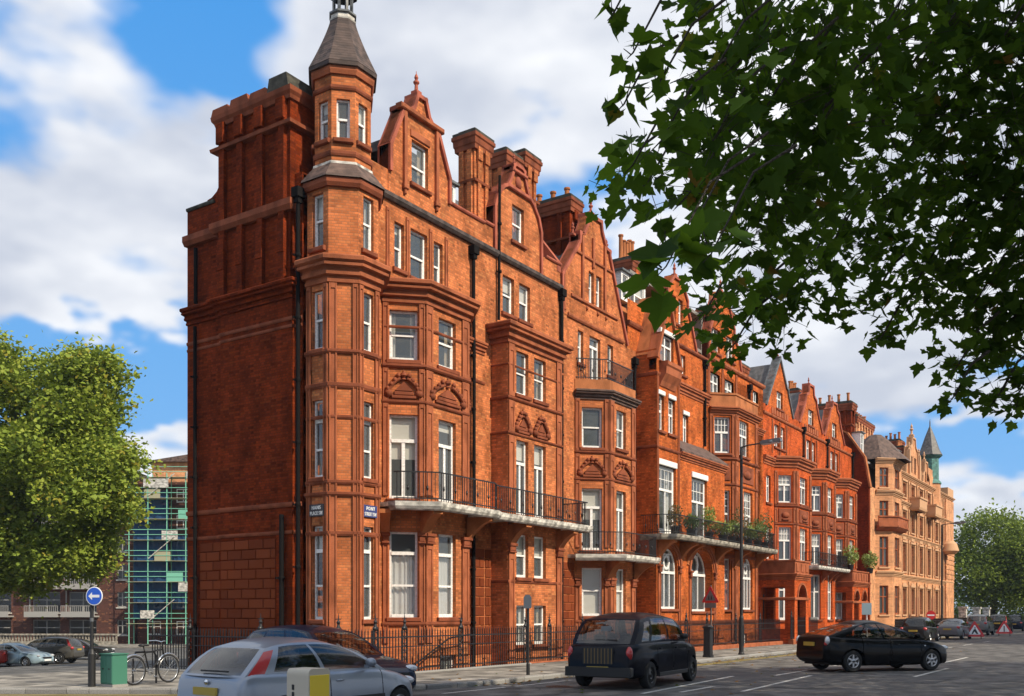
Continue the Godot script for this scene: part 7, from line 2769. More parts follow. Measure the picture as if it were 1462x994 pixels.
func spec_estate(h := 1.50) -> Dictionary:
	var s := spec_saloon()
	s.rear_base = -2.1; s.rear_top = -1.75; s.roof = h; s.edge = h - 0.07
	s.glass = [[0.05, 0.27, 0.05, 0.8, "glass"], [0.30, 0.57, 0.05, 0.9, "glass"], [0.60, 0.93, 0.05, 0.9, "glass"]]
	return s

func spec_suv() -> Dictionary:
	var s := spec_saloon()
	for t in s.top:
		t[1] = t[1] * 1.13 + 0.03
	for t in s.bot:
		t[1] += 0.1
	s.wheel = 0.36; s.roof = 1.72; s.edge = 1.64; s.rear_base = -2.12; s.rear_top = -1.85; s.roof_w = 0.64
	s.glass = [[0.005, 0.06, 0.0, 0.9, "lens"], [0.09, 0.30, 0.05, 0.8, "glass"], [0.33, 0.59, 0.05, 0.9, "glass"], [0.62, 0.94, 0.05, 0.9, "glass"]]
	s.plate_y = 0.9
	s.boxes = []
	lamps(s, 1.0, 0.82)
	return s

func make_cars() -> void:
	mat("plate_yellow", L(0.42, 0.30, 0.04), 0.5)
	mat("reflected_gold", L(0.16, 0.10, 0.03), 0.5)  # tone of the railings reflected in the taxi boot
	car("hatchback", "silver three-door hatchback seen from behind with tall red lamps, behind the yellow bollard", Vector3(-8.25, 0, 8.1), Vector2(1, 0.02), spec_hatch(), M.paint_silver)
	car("taxi", "black London taxi driving away past the kerb sign", Vector3(3.2, 0, 8.1), Vector2(0.996, -0.07), spec_taxi(), M.paint_navy).scale = Vector3(1.03, 1.0, 1.09)
	car("liftback_car", "black five-door liftback turning across the road with silver alloy wheels", Vector3(12.9, 0, 11.6), Vector2(0.78, 0.63), spec_liftback(), M.paint_black).scale = Vector3.ONE * 1.07
	car("saloon_car", "dark blue car waiting at the corner kerb behind the silver hatchback", Vector3(-4.15, 0, 4.4), Vector2(-0.10, 0.995), spec_estate(1.55), M.paint_blue)
	car("saloon_car", "dark navy car bonnet at the bottom corner, following the silver hatchback", Vector3(-14.9, 0, 8.5), Vector2(1, 0), spec_saloon(), M.paint_navy)
	var g := "cars parked in the side street"
	car("parked_suv", "bronze sport utility car with tall red tail lamps parked before the brick flats", Vector3(15.6, -1.4, -40.3), Vector2(-0.50, -0.86), spec_suv(), M.paint_bronze, g)
	car("parked_car", "pale blue saloon facing out beside the bronze sport utility car", Vector3(12.6, -1.4, -38.2), Vector2(0.30, 0.95), spec_saloon(), M.paint_ice, g)
	car("parked_car", "dark red car with lit tail lamp at the photo edge beside the pale blue saloon", Vector3(10.4, -1.4, -39.6), Vector2(-0.75, -0.66), spec_saloon(), M.paint_red, g)
	car("parked_car", "black car partly hidden behind the bronze sport utility car", Vector3(20.0, -1.4, -43.5), Vector2(0.55, 0.83), spec_estate(1.5), M.paint_charcoal, g)
	g = "cars parked along the main street"
	car("parked_car", "dark estate car parked in front of the tan block behind the black liftback", Vector3(46.8, 0, 6.3), Vector2(1, 0), spec_estate(1.6), M.paint_charcoal, g)
	car("parked_car", "silver saloon with red tail lamps parked beyond the dark estate car", Vector3(54.5, 0, 7.0), Vector2(1, 0.03), spec_saloon(), M.paint_grey, g)
	car("parked_suv", "grey tall car with dark rear window parked beyond the silver saloon", Vector3(69.5, 0, 6.5), Vector2(1, 0), spec_suv(), M.paint_grey, g)
	car("parked_suv", "dark green boxy car parked near the far trees", Vector3(80.5, 0, 6.6), Vector2(1, 0), spec_suv(), M.paint_charcoal, g)
	car("parked_car", "blue car parked last in the street under the far trees", Vector3(92.0, 0, 6.6), Vector2(1, 0), spec_estate(1.7), M.paint_blue, g)
	car("parked_car", "small dark car at the photo edge beyond the second triangle sign", Vector3(96.0, 0, 9.5), Vector2(1, 0), spec_estate(1.6), M.paint_navy, g)

# ---------------------------------------------------------------- people: one smooth skin over tapered bones
func body_mesh(bones: Array, cell: float, blend: float) -> Acc:
	var lo := Vector3.ONE * 1e9; var hi := -lo
	for b in bones:
		for k in 2:
			var r: float = b[2 + k] + blend
			lo = lo.min(b[k] - Vector3.ONE * r); hi = hi.max(b[k] + Vector3.ONE * r)
	var n := Vector3i(((hi - lo) / cell).ceil()) + Vector3i.ONE * 2
	var f := PackedFloat32Array()
	f.resize(n.x * n.y * n.z)
	for x in n.x:
		for y in n.y:
			for z in n.z:
				var p := lo + Vector3(x, y, z) * cell
				var s := 0.0
				for b in bones:
					var a: Vector3 = b[0]; var ab: Vector3 = b[1] - b[0]
					var t := clampf((p - a).dot(ab) / maxf(ab.length_squared(), 1e-6), 0, 1)
					s += exp(-(p.distance_to(a + ab * t) - lerpf(b[2], b[3], t)) / blend)
				f[(x * n.y + y) * n.z + z] = -blend * log(maxf(s, 1e-12))
	var vert := {}
	var a := Acc.new()
	var off := [Vector3i(0, 0, 0), Vector3i(1, 0, 0), Vector3i(0, 1, 0), Vector3i(1, 1, 0), Vector3i(0, 0, 1), Vector3i(1, 0, 1), Vector3i(0, 1, 1), Vector3i(1, 1, 1)]
	var edges := [[0, 1], [2, 3], [4, 5], [6, 7], [0, 2], [1, 3], [4, 6], [5, 7], [0, 4], [1, 5], [2, 6], [3, 7]]
	for x in n.x - 1:
		for y in n.y - 1:
			for z in n.z - 1:
				var val := []
				var inside := 0
				for o in off:
					var q: float = f[((x + o.x) * n.y + y + o.y) * n.z + z + o.z]
					val.append(q)
					if q < 0:
						inside += 1
				if inside == 0 or inside == 8:
					continue
				var c := Vector3.ZERO
				var m := 0
				for e in edges:
					if (val[e[0]] < 0) != (val[e[1]] < 0):
						var t: float = val[e[0]] / (val[e[0]] - val[e[1]])
						c += Vector3(off[e[0]]).lerp(Vector3(off[e[1]]), t)
						m += 1
				var g := Vector3(val[1] - val[0] + val[3] - val[2] + val[5] - val[4] + val[7] - val[6], val[2] - val[0] + val[3] - val[1] + val[6] - val[4] + val[7] - val[5], val[4] - val[0] + val[5] - val[1] + val[6] - val[2] + val[7] - val[3]).normalized()
				vert[Vector3i(x, y, z)] = [lo + (Vector3(x, y, z) + c / m) * cell, g]
	for k in vert:
		for ax in 3:
			var d := Vector3i(int(ax == 0), int(ax == 1), int(ax == 2))
			var u := Vector3i(int(ax == 1), int(ax == 2), int(ax == 0)); var v := Vector3i(int(ax == 2), int(ax == 0), int(ax == 1))
			var i0: Vector3i = k
			var f0 := f[(i0.x * n.y + i0.y) * n.z + i0.z]
			var i1 := i0 + d
			var f1 := f[(i1.x * n.y + i1.y) * n.z + i1.z]
			if (f0 < 0) == (f1 < 0) or not vert.has(k - u) or not vert.has(k - v) or not vert.has(k - u - v):
				continue
			var q := [vert[k], vert[k - u], vert[k - u - v], vert[k - v]]
			if f0 < 0:
				a.stri(q[0][0], q[1][0], q[2][0], q[0][1], q[1][1], q[2][1])
				a.stri(q[0][0], q[2][0], q[3][0], q[0][1], q[2][1], q[3][1])
			else:
				a.stri(q[0][0], q[2][0], q[1][0], q[0][1], q[2][1], q[1][1])
				a.stri(q[0][0], q[3][0], q[2][0], q[0][1], q[3][1], q[2][1])
	return a

# a driver: +x is ahead, the origin between the hips
func driver(label: String, at: Transform3D, shirt: Material, hair: Material) -> void:
	var H := thing("person", label, "person", at.origin, at.basis.get_euler().y, "drivers at the wheel")
	var V := Vector3.ZERO
	var torso := [[Vector3(0, 0.02, -0.08), Vector3(0, 0.02, 0.08), 0.13, 0.13], [Vector3(0, 0.05, 0), Vector3(-0.06, 0.36, 0), 0.14, 0.14], [Vector3(-0.07, 0.46, -0.15), Vector3(-0.07, 0.46, 0.15), 0.075, 0.075],
		[Vector3(0, 0, -0.1), Vector3(0.42, 0.06, -0.12), 0.09, 0.06], [Vector3(0, 0, 0.1), Vector3(0.42, 0.06, 0.12), 0.09, 0.06], [Vector3(0.42, 0.06, -0.12), Vector3(0.62, -0.2, -0.12), 0.06, 0.045], [Vector3(0.42, 0.06, 0.12), Vector3(0.62, -0.2, 0.12), 0.06, 0.045],
		[Vector3(-0.07, 0.45, 0.2), Vector3(0.10, 0.28, 0.30), 0.06, 0.048], [Vector3(-0.07, 0.45, -0.2), Vector3(0.10, 0.25, -0.26), 0.06, 0.048]]
	var skin := [[Vector3(-0.05, 0.50, 0), Vector3(-0.03, 0.58, 0), 0.055, 0.05], [Vector3(-0.02, 0.66, 0), Vector3(-0.02, 0.735, 0), 0.075, 0.082], [Vector3(0.02, 0.62, 0), Vector3(0.04, 0.64, 0), 0.05, 0.05], [Vector3(0.065, 0.675, 0), Vector3(0.085, 0.66, 0), 0.014, 0.018],
		[Vector3(-0.02, 0.68, 0.08), Vector3(-0.02, 0.66, 0.082), 0.016, 0.014], [Vector3(-0.02, 0.68, -0.08), Vector3(-0.02, 0.66, -0.082), 0.016, 0.014],
		[Vector3(0.10, 0.28, 0.30), Vector3(0.32, 0.40, 0.20), 0.046, 0.034], [Vector3(0.10, 0.25, -0.26), Vector3(0.33, 0.38, -0.16), 0.046, 0.034]]
	for sg in [1.0, -1.0]:
		var w := Vector3(0.34, 0.40, 0.19 * sg)
		for i in 4:
			var kx := w + Vector3(0.045, 0.02 - i * 0.018, -0.01 * sg)
			skin.append([w, kx, 0.02, 0.011])
			skin.append([kx, kx + Vector3(0.03, -0.012, -0.02 * sg), 0.010, 0.008])
		skin.append([w, w + Vector3(0.025, 0.05, -0.01 * sg), 0.014, 0.009])
	var b := part(H, "body", body_mesh(skin, 0.013, 0.006), M.skin)
	part(H, "clothes", body_mesh(torso, 0.028, 0.016), shirt)
	var a := Acc.new()
	a.ball(Vector3(-0.035, 0.735, 0), Vector3(0.092, 0.098, 0.09), 14, 9)
	part(H, "hair", a, hair)
	a = Acc.new()
	for sg in [1.0, -1.0]:
		a.ball(Vector3(0.058, 0.695, 0.03 * sg), Vector3(0.008, 0.009, 0.013), 8, 5)
	a.ball(Vector3(0.076, 0.622, 0), Vector3(0.006, 0.005, 0.022), 8, 4)
	part(b, "eyes_and_mouth", a, M.hair)

func make_drivers() -> void:
	var shirt := mat("shirt_pale", L(0.42, 0.30, 0.24), 0.9)
	for o in get_children():
		if o.name == "taxi":
			driver("driver in dark jacket with a hand on the wheel inside the black taxi", Transform3D(o.transform.basis.orthonormalized(), o.transform * Vector3(0.42, 0.58, 0.36)), M.cloth_dark, M.hair)
		elif o.name == "liftback_car":
			driver("driver in pale top steering the black liftback", Transform3D(o.transform.basis.orthonormalized(), o.transform * Vector3(0.02, 0.50, 0.36)), shirt, M.hair)

# ---------------------------------------------------------------- flats and scaffolding across the side street
func make_flats() -> void:
	var turn := deg_to_rad(-55.93)
	mat("balcony_shaded", L(0.30, 0.29, 0.27), 0.8)  # white balconies toned down, tree shade put into the colour
	var base := Vector3(41.0, -1.3, -67.7)
	var right := Vector3(0.56, 0, 0.828)
	# brick flats with white balconies: local x runs along the front, the right end at base
	var H := thing("apartment_block", "brick flats with white balcony fronts, darkened by painted tree shade, behind the large tree", "building", base - right * 23.0, turn)
	var a := Acc.new()
	var F := face(Vector3.ZERO, 0)
	var holes := []
	var st := 2.82
	for f in 6:
		for c in [[1.0, 2.6], [4.4, 5.4], [7.6, 10.4], [12.6, 15.4], [16.3, 19.1], [21.2, 22.2]]:
			holes.append([c[0], c[1], f * st + 0.9 if c[1] - c[0] < 2 else f * st + 0.35, f * st + 2.45])
	wall(a, F, 0, 23.0, 0, 17.6, holes, 0.25)
	wall(a, face(Vector3(23.0, 0, 0), 90), 0, 9, 0, 17.6)
	wall(a, face(Vector3(0, 0, -9), -90), 0, 9, 0, 17.6)
	a.tf = Transform3D.IDENTITY
	a.box(0, 23, 17.4, 17.6, -9, 0)
	part(H, "wall", a, M.flat_brick_shaded)
	for i in holes.size():
		var h: Array = holes[i]
		win(H, F, h[0], h[1], h[2], h[3], "casement", {"fw": 0.08, "sill_mat": "white_stone", "frame": "balcony_shaded", "plain": true})
		if h[1] - h[0] > 2.0:
			var f := i / 6
			if f > 0:
				var b := Acc.new()
				b.box(h[0] - 0.3, h[1] + 0.3, f * st - 0.1, f * st + 0.05, 0, 1.2)
				b.box(h[0] - 0.3, h[1] + 0.3, f * st + 0.05, f * st + 0.45, 1.12, 1.2)
				b.box(h[0] - 0.3, h[0] - 0.2, f * st + 0.05, f * st + 2.6, 0.0, 0.1)
				var n := part(H, "balcony", b, M.balcony_shaded)
				b = Acc.new()
				b.box(h[0] - 0.3, h[1] + 0.3, f * st + 1.0, f * st + 1.06, 1.12, 1.2)
				for k in 18:
					var x := lerpf(h[0] - 0.28, h[1] + 0.28, k / 17.0)
					b.box(x - 0.02, x + 0.02, f * st + 0.45, f * st + 1.0, 1.14, 1.18)
				part(n, "balcony_rail", b, M.balcony_shaded)
	rooms(H, 0.1, 22.9, -6.0, -0.5, [0.0, 2.82, 5.64, 8.46, 11.28, 14.1, 17.2])
	var g := thing("balustrade_wall", "low white balustraded garden wall before the brick flats", "wall", base - right * 12.5, turn)
	a = Acc.new()
	a.box(0, 12.0, 0, 0.35, 3.0, 3.3)
	a.box(0, 12.0, 0.95, 1.1, 2.95, 3.35)
	for k in 40:
		a.box(0.15 + k * 0.3, 0.29 + k * 0.3, 0.35, 0.95, 3.08, 3.22)
	part(g, "balustrade", a, M.stone, true)
	# building under scaffold
	H = thing("scaffolded_building", "brick building wrapped in green scaffold and blue netting beside the corner house", "building", base, turn)
	a = Acc.new()
	a.box(0.2, 14, 0, 16.5, -9, -0.2)
	part(H, "wall", a, M.flat_brick_shaded)
	a = Acc.new()
	a.box(1.5, 14, 16.5, 18.6, -8, -0.8)
	var pent := part(H, "penthouse", a, M.tan_wall)
	a = Acc.new()
	a.prism(V2([[0.8, 18.6], [14.6, 18.6], [7.0, 19.6]]), -8.5, -0.2)
	part(pent, "penthouse_roof", a, M.slate_brown)
	for f in 6:
		for c in 4:
			win(H, face(Vector3(0, 0, -0.06), 0), 1.2 + c * 3.0, 2.6 + c * 3.0, f * 2.7 + 0.9, f * 2.7 + 2.3, "casement", {"fw": 0.09, "sill": false, "plain": true})
	mat("scaffold_green", L(0.18, 0.48, 0.34), 0.6)
	mat("scaffold_board", L(0.36, 0.34, 0.22), 0.9)
	var net := mat("netting", Color(0.10, 0.28, 0.45, 0.78), 0.9)
	net.transparency = BaseMaterial3D.TRANSPARENCY_ALPHA
	var S := thing("scaffold", "green tube scaffold with plank lifts and blue netting on the brick building", "scaffold", base, turn)
	for c in 7:
		for z in [0.2, 1.5]:
			a = Acc.new()
			a.tube(PackedVector3Array([Vector3(c * 1.9, 0, z), Vector3(c * 1.9, 17.2, z)]), PackedFloat32Array([0.055]), 5)
			part(S, "standard", a, M.scaffold_green)
	for f in 8:
		var y := 2.1 * (f + 1)
		a = Acc.new()
		a.box(-0.3, 11.8, y - 0.04, y, 0.2, 1.55)
		part(S, "plank_lift", a, M.scaffold_board)
		for o in [0.5, 1.0]:
			a = Acc.new()
			a.tube(PackedVector3Array([Vector3(-0.4, y + o, 1.56), Vector3(11.9, y + o, 1.56)]), PackedFloat32Array([0.035]), 5)
			part(S, "ledger", a, M.scaffold_green)
		for c in 7:
			a = Acc.new()
			a.tube(PackedVector3Array([Vector3(c * 1.9 + 0.1, y - 0.06, 0.1), Vector3(c * 1.9 + 0.1, y - 0.06, 1.75 + 0.3 * hash2(c, f))]), PackedFloat32Array([0.045]), 5)
			part(S, "transom", a, M.scaffold_green)
		if hash2(f, 11) > 0.3:
			a = Acc.new()
			var bx := 11.0 * hash2(f, 12)
			a.box(bx * 0.7, bx * 0.7 + 1.6, y, y + 0.9, 1.5, 1.54)
			part(S, "board_panel", a, M[["scaffold_board", "white_stone", "scaffold_green"][f % 3]])
		if f % 3 == 0:
			a = Acc.new()
			a.tube(PackedVector3Array([Vector3(2.0, y + 0.2, 1.62), Vector3(4.6, y + 2.4, 1.62)]), PackedFloat32Array([0.05]), 5)
			part(S, "brace", a, M.white_stone)
	for q in [[0.0, 3.6, 2.5, 15.6], [3.9, 5.6, 3.5, 11.0], [7.6, 9.4, 3.0, 15.0]]:
		var rows := []
		for i in 2:
			var line := PackedVector3Array()
			for k in 13:
				line.append(Vector3(lerpf(q[0], q[1], k / 12.0), q[2] if i == 0 else q[3], 0.32 + 0.06 * sin(k * 1.7)))
			rows.append(line)
		a = Acc.new()
		a.sheet(rows)
		part(S, "netting", a, M.netting)
	for q in [[1.5, 4.0, 15.7, 16.6], [5.8, 7.0, 16.6, 17.3], [1.2, 2.6, 2.6, 3.4], [5.0, 6.3, 5.3, 6.2]]:
		a = Acc.new()
		a.box(q[0], q[1], q[2], q[3], 1.62, 1.66)
		part(S, "sheet_panel", a, M.white_stone)

# ---------------------------------------------------------------- trees
func leaf_mesh() -> ArrayMesh:
	# five-pointed plane leaf, 1 long, folded along its midrib, tip towards +y
	var half := [[0.0, 0.0], [0.05, -0.03], [0.34, -0.16], [0.30, 0.02], [0.40, 0.06], [0.66, 0.26], [0.52, 0.33], [0.50, 0.42], [0.26, 0.44], [0.29, 0.58], [0.16, 0.72], [0.10, 0.82], [0.0, 1.0]]
	var a := Acc.new()
	var c := Vector3(0, 0.30, 0.02)
	for sg in [1.0, -1.0]:
		for i in half.size() - 1:
			var p := Vector3(half[i][0] * sg, half[i][1], -0.22 * half[i][0] - 0.12 * half[i][1] * half[i][1])
			var q := Vector3(half[i + 1][0] * sg, half[i + 1][1], -0.22 * half[i + 1][0] - 0.12 * half[i + 1][1] * half[i + 1][1])
			if sg > 0:
				a.tri(c, p, q)
			else:
				a.tri(c, q, p)
	a.tri(Vector3(-0.012, 0, 0), Vector3(0.0, -0.38, 0.06), Vector3(0.012, 0, 0))
	return a.mesh()

func spray_mesh(sd: int, n: int, leaf: float, spread: float) -> ArrayMesh:
	var a := Acc.new()
	var r := RandomNumberGenerator.new()
	r.seed = sd
	for i in n:
		var p := Vector3(r.randfn(), r.randfn() * 0.7, r.randfn()) * spread
		var nrm := Vector3(r.randfn() * 0.7, 0.8 + r.randf(), r.randfn() * 0.7).normalized()
		var u := nrm.cross(Vector3(r.randfn(), r.randfn(), r.randfn())).normalized()
		var w := nrm.cross(u)
		var l := leaf * r.randf_range(0.7, 1.25)
		a.tri(p - w * l * 0.45, p + w * l * 0.45, p + u * l * 0.9 + nrm * l * 0.1)
		a.tri(p - w * l * 0.45, p - u * l * 0.25 - nrm * l * 0.08, p + w * l * 0.45)
	return a.mesh()

func leaf_mats() -> void:
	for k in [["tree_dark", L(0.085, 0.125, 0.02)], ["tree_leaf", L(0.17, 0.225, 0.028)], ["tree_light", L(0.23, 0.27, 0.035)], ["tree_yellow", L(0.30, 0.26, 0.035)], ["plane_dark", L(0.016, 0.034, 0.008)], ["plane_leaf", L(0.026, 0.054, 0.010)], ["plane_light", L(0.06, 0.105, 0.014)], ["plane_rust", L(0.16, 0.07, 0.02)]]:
		var m := mat(k[0], k[1], 0.5)
		m.cull_mode = BaseMaterial3D.CULL_DISABLED
		m.backlight_enabled = true
		m.backlight = Color(0.34, 0.46, 0.10) if k[0].begins_with("plane") else Color(0.40, 0.45, 0.15)
		m.metallic_specular = 0.12 if k[0].begins_with("plane") else 0.3
		m.roughness = 0.65

func multi(parent: Node3D, called: String, mesh: Mesh, tfs: Array, m: Material) -> void:
	var mm := MultiMesh.new()
	mm.transform_format = MultiMesh.TRANSFORM_3D
	mm.mesh = mesh
	mm.instance_count = tfs.size()
	for i in tfs.size():
		mm.set_instance_transform(i, tfs[i])
	var o := MultiMeshInstance3D.new()
	o.multimesh = mm
	o.material_override = m
	o.name = called
	parent.add_child(o, true)
	o.set_meta("kind", "stuff")

func trunk_and_limbs(H: Node3D, h: float, r: float, lobes: Array) -> void:
	var a := Acc.new()
	a.tube(PackedVector3Array([Vector3(0, -0.1, 0), Vector3(0.03, 0.5, 0), Vector3(0.1, h * 0.5, 0.05), Vector3(0, h, 0)]), PackedFloat32Array([r * 1.5, r * 1.05, r * 0.9, r * 0.75]), 10)
	var t := part(H, "trunk", a, M.bark)
	for l in lobes:
		a = Acc.new()
		var e: Vector3 = l[0]
		var s := Vector3(0, h * 0.9, 0)
		var m := s.lerp(e, 0.5) + Vector3(0, -0.08 * s.distance_to(e), 0)
		a.tube(PackedVector3Array([s, s.lerp(m, 0.5), m, m.lerp(e, 0.5), e]), PackedFloat32Array([r * 0.5, r * 0.42, r * 0.32, r * 0.22, r * 0.1]), 6)
		part(t, "limb", a, M.bark)

# crown of leaf sprays gathered in lobes: [centre, radii]
func crown(H: Node3D, lobes: Array, n: int, leaf: float, mats: Array, sd: int, per := 7) -> void:
	var r := RandomNumberGenerator.new()
	r.seed = sd
	var total := 0.0
	for l in lobes:
		total += l[1].x * l[1].y
	for k in mats.size():
		var tfs := []
		for l in lobes:
			var c := int(n * mats[k][1] * l[1].x * l[1].y / total)
			for i in c:
				var d := Vector3(r.randfn(), r.randfn(), r.randfn()).normalized()
				# clumps: leaves gather on bumps of the lobe, with hollows between
				var bump := 0.5 + 0.5 * sin(d.x * 7.3 + l[0].x * 3.1 + k * 0.4) * sin(d.y * 6.1 + l[0].y) * sin(d.z * 6.7 + l[0].z * 2.3)
				var rad := (0.62 + 0.38 * pow(r.randf(), 0.4)) * (0.84 + 0.26 * bump) * (0.8 if k == 0 and mats.size() > 2 else 1.0)  # darkest leaves lie deeper, painting shade into the hollows
				var p: Vector3 = l[0] + Vector3(d.x * l[1].x, d.y * l[1].y, d.z * l[1].z) * rad
				var b := Basis(Vector3.UP, r.randf() * TAU) * Basis(Vector3.RIGHT, r.randfn() * 0.5) * Basis(Vector3.BACK, r.randfn() * 0.5)
				tfs.append(Transform3D(b.scaled(Vector3.ONE * r.randf_range(0.7, 1.3)), p))
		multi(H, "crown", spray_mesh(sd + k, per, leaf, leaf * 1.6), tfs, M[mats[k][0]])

func make_trees() -> void:
	leaf_mats()
	# large plane tree over the side street
	var H := thing("plane_tree", "large sunlit plane tree with yellowing crown over the parked cars", "tree", Vector3(9.0, -1.4, -36.8))
	var lobes := [[Vector3(0.5, 13.5, 0), Vector3(6.0, 5.0, 6.0)], [Vector3(-1.0, 17.0, -1.0), Vector3(4.6, 3.6, 4.6)], [Vector3(3.4, 15.2, 3.6), Vector3(3.4, 3.2, 3.4)], [Vector3(2.6, 9.6, 4.2), Vector3(4.4, 3.4, 4.4)], [Vector3(3.4, 6.2, 3.0), Vector3(3.0, 2.4, 3.0)], [Vector3(-3.5, 8.8, -2.5), Vector3(4.2, 4.0, 4.2)], [Vector3(-1.5, 6.0, 0.0), Vector3(3.4, 2.6, 3.4)], [Vector3(3.6, 11.6, 5.2), Vector3(3.0, 3.0, 3.0)]]
	trunk_and_limbs(H, 6.0, 0.5, lobes)
	# boughs: small lobes of uneven size over the big ones, with hollows left between
	var rr := RandomNumberGenerator.new()
	rr.seed = 77
	var boughs := []
	for l in lobes:
		for i in 15:
			var d := Vector3(rr.randfn(), rr.randfn(), rr.randfn()).normalized()
			var e: Vector3 = l[1]
			var s := rr.randf_range(0.75, 1.75)
			boughs.append([l[0] + Vector3(d.x * e.x, d.y * e.y, d.z * e.z) * rr.randf_range(0.62, 1.0), Vector3(s * 1.25, s * 0.8, s * 1.25)])
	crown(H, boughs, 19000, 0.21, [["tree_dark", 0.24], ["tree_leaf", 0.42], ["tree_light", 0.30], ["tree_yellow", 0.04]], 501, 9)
	# trees closing the street
	var far := [[Vector3(118, 0, 1), 15.5, "tall dense tree nearest the tan block at the street end", "tree_dark"], [Vector3(128, 0, 9), 15.0, "broad mid green tree closing the end of the street", "tree_leaf"], [Vector3(140, 0, 17), 14.5, "lighter green tree at the photo edge beyond the parked cars", "tree_light"], [Vector3(150, 0, 2), 17.0, "dark tree behind the broad mid green tree", "tree_dark"], [Vector3(112, 0, 17), 9.5, "low bright green tree over the far parked cars", "tree_light"], [Vector3(165, 0, 30), 17.0, "far dark tree behind the lighter green tree", "tree_dark"]]
	for i in far.size():
		var f: Array = far[i]
		var h: float = f[1]
		var T := thing("street_tree", f[2], "tree", f[0], 0, "trees at the far end of the street")
		var lb := [[Vector3(0, h * 0.66, 0), Vector3(h * 0.34, h * 0.33, h * 0.34)], [Vector3(h * 0.16, h * 0.48, h * 0.2), Vector3(h * 0.27, h * 0.26, h * 0.27)], [Vector3(-h * 0.2, h * 0.42, -h * 0.12), Vector3(h * 0.26, h * 0.24, h * 0.26)], [Vector3(-h * 0.12, h * 0.55, h * 0.26), Vector3(h * 0.22, h * 0.22, h * 0.22)], [Vector3(-h * 0.1, h * 0.30, h * 0.05), Vector3(h * 0.24, h * 0.16, h * 0.28)]]
		trunk_and_limbs(T, h * 0.4, 0.45, lb)
		var alt: String = "tree_leaf" if f[3] != "tree_leaf" else "tree_dark"
		crown(T, lb, 5200, 0.30, [["tree_dark", 0.45], [f[3], 0.3], [alt, 0.25]], 600 + i * 10)
	var hd := thing("park_hedge", "long dark hedge closing the street under the far trees", "hedge", Vector3(128, 0, 12))
	var hl := []
	for i in 14:
		hl.append([Vector3(4.0 - i * 0.4, 1.6 + 0.5 * sin(i * 2.1), -20.0 + i * 4.0), Vector3(2.0, 2.2, 2.8)])
	crown(hd, hl, 2600, 0.34, [["tree_dark", 0.7], ["tree_leaf", 0.3]], 1200)
	# garden trees across the street, whose shade falls over its far end
	for q in [[52.0, 23.5, "first plane tree of the garden opposite, across from the last brick porch"], [68.0, 23.0, "second garden plane tree, across from the tan block corner bay"], [86.0, 22.0, "third garden plane tree, across from the tan block end pavilion"], [104.0, 22.5, "last garden plane tree, across from the low garden wall"]]:
		var T := thing("garden_tree", q[2], "tree", Vector3(q[0], 0, q[1]), 0, "garden trees across the street")
		var lb := [[Vector3(0, 9.5, 0), Vector3(7.5, 3.8, 5.0)], [Vector3(3, 7.5, -1.5), Vector3(4.5, 3.0, 4.0)], [Vector3(-4, 7.5, -1.0), Vector3(4.5, 3.0, 4.0)]]
		trunk_and_limbs(T, 5.0, 0.45, lb)
		crown(T, lb, 1800, 0.45, [["tree_dark", 0.5], ["tree_leaf", 0.5]], 900 + int(q[0]))
	# a scatter of fallen leaves along the gutter and pavement
	var fl := Node3D.new()
	fl.name = "fallen_leaves"
	add_child(fl)
	tag(fl, "brown fallen plane leaves scattered along the kerb and pavement", "leaves")
	fl.set_meta("kind", "stuff")
	var r := RandomNumberGenerator.new()
	r.seed = 31
	var t := []
	for i in 420:
		var x := r.randf_range(-8.0, 34.0)
		var z := 5.25 + absf(r.randfn()) * 0.35 if r.randf() < 0.6 else r.randf_range(2.2, 12.0)
		if x < 0.0:
			z = r.randf_range(5.8, 12.0)
		t.append(Transform3D(Basis(Vector3.UP, r.randf() * TAU) * Basis(Vector3.RIGHT, -PI / 2 + r.randfn() * 0.25).scaled(Vector3.ONE * r.randf_range(0.07, 0.13)), Vector3(x, 0.03 if z > 5.2 else 0.14, z)))
	multi(fl, "leaves", leaf_mesh(), t, M.plane_rust)
	overhang()

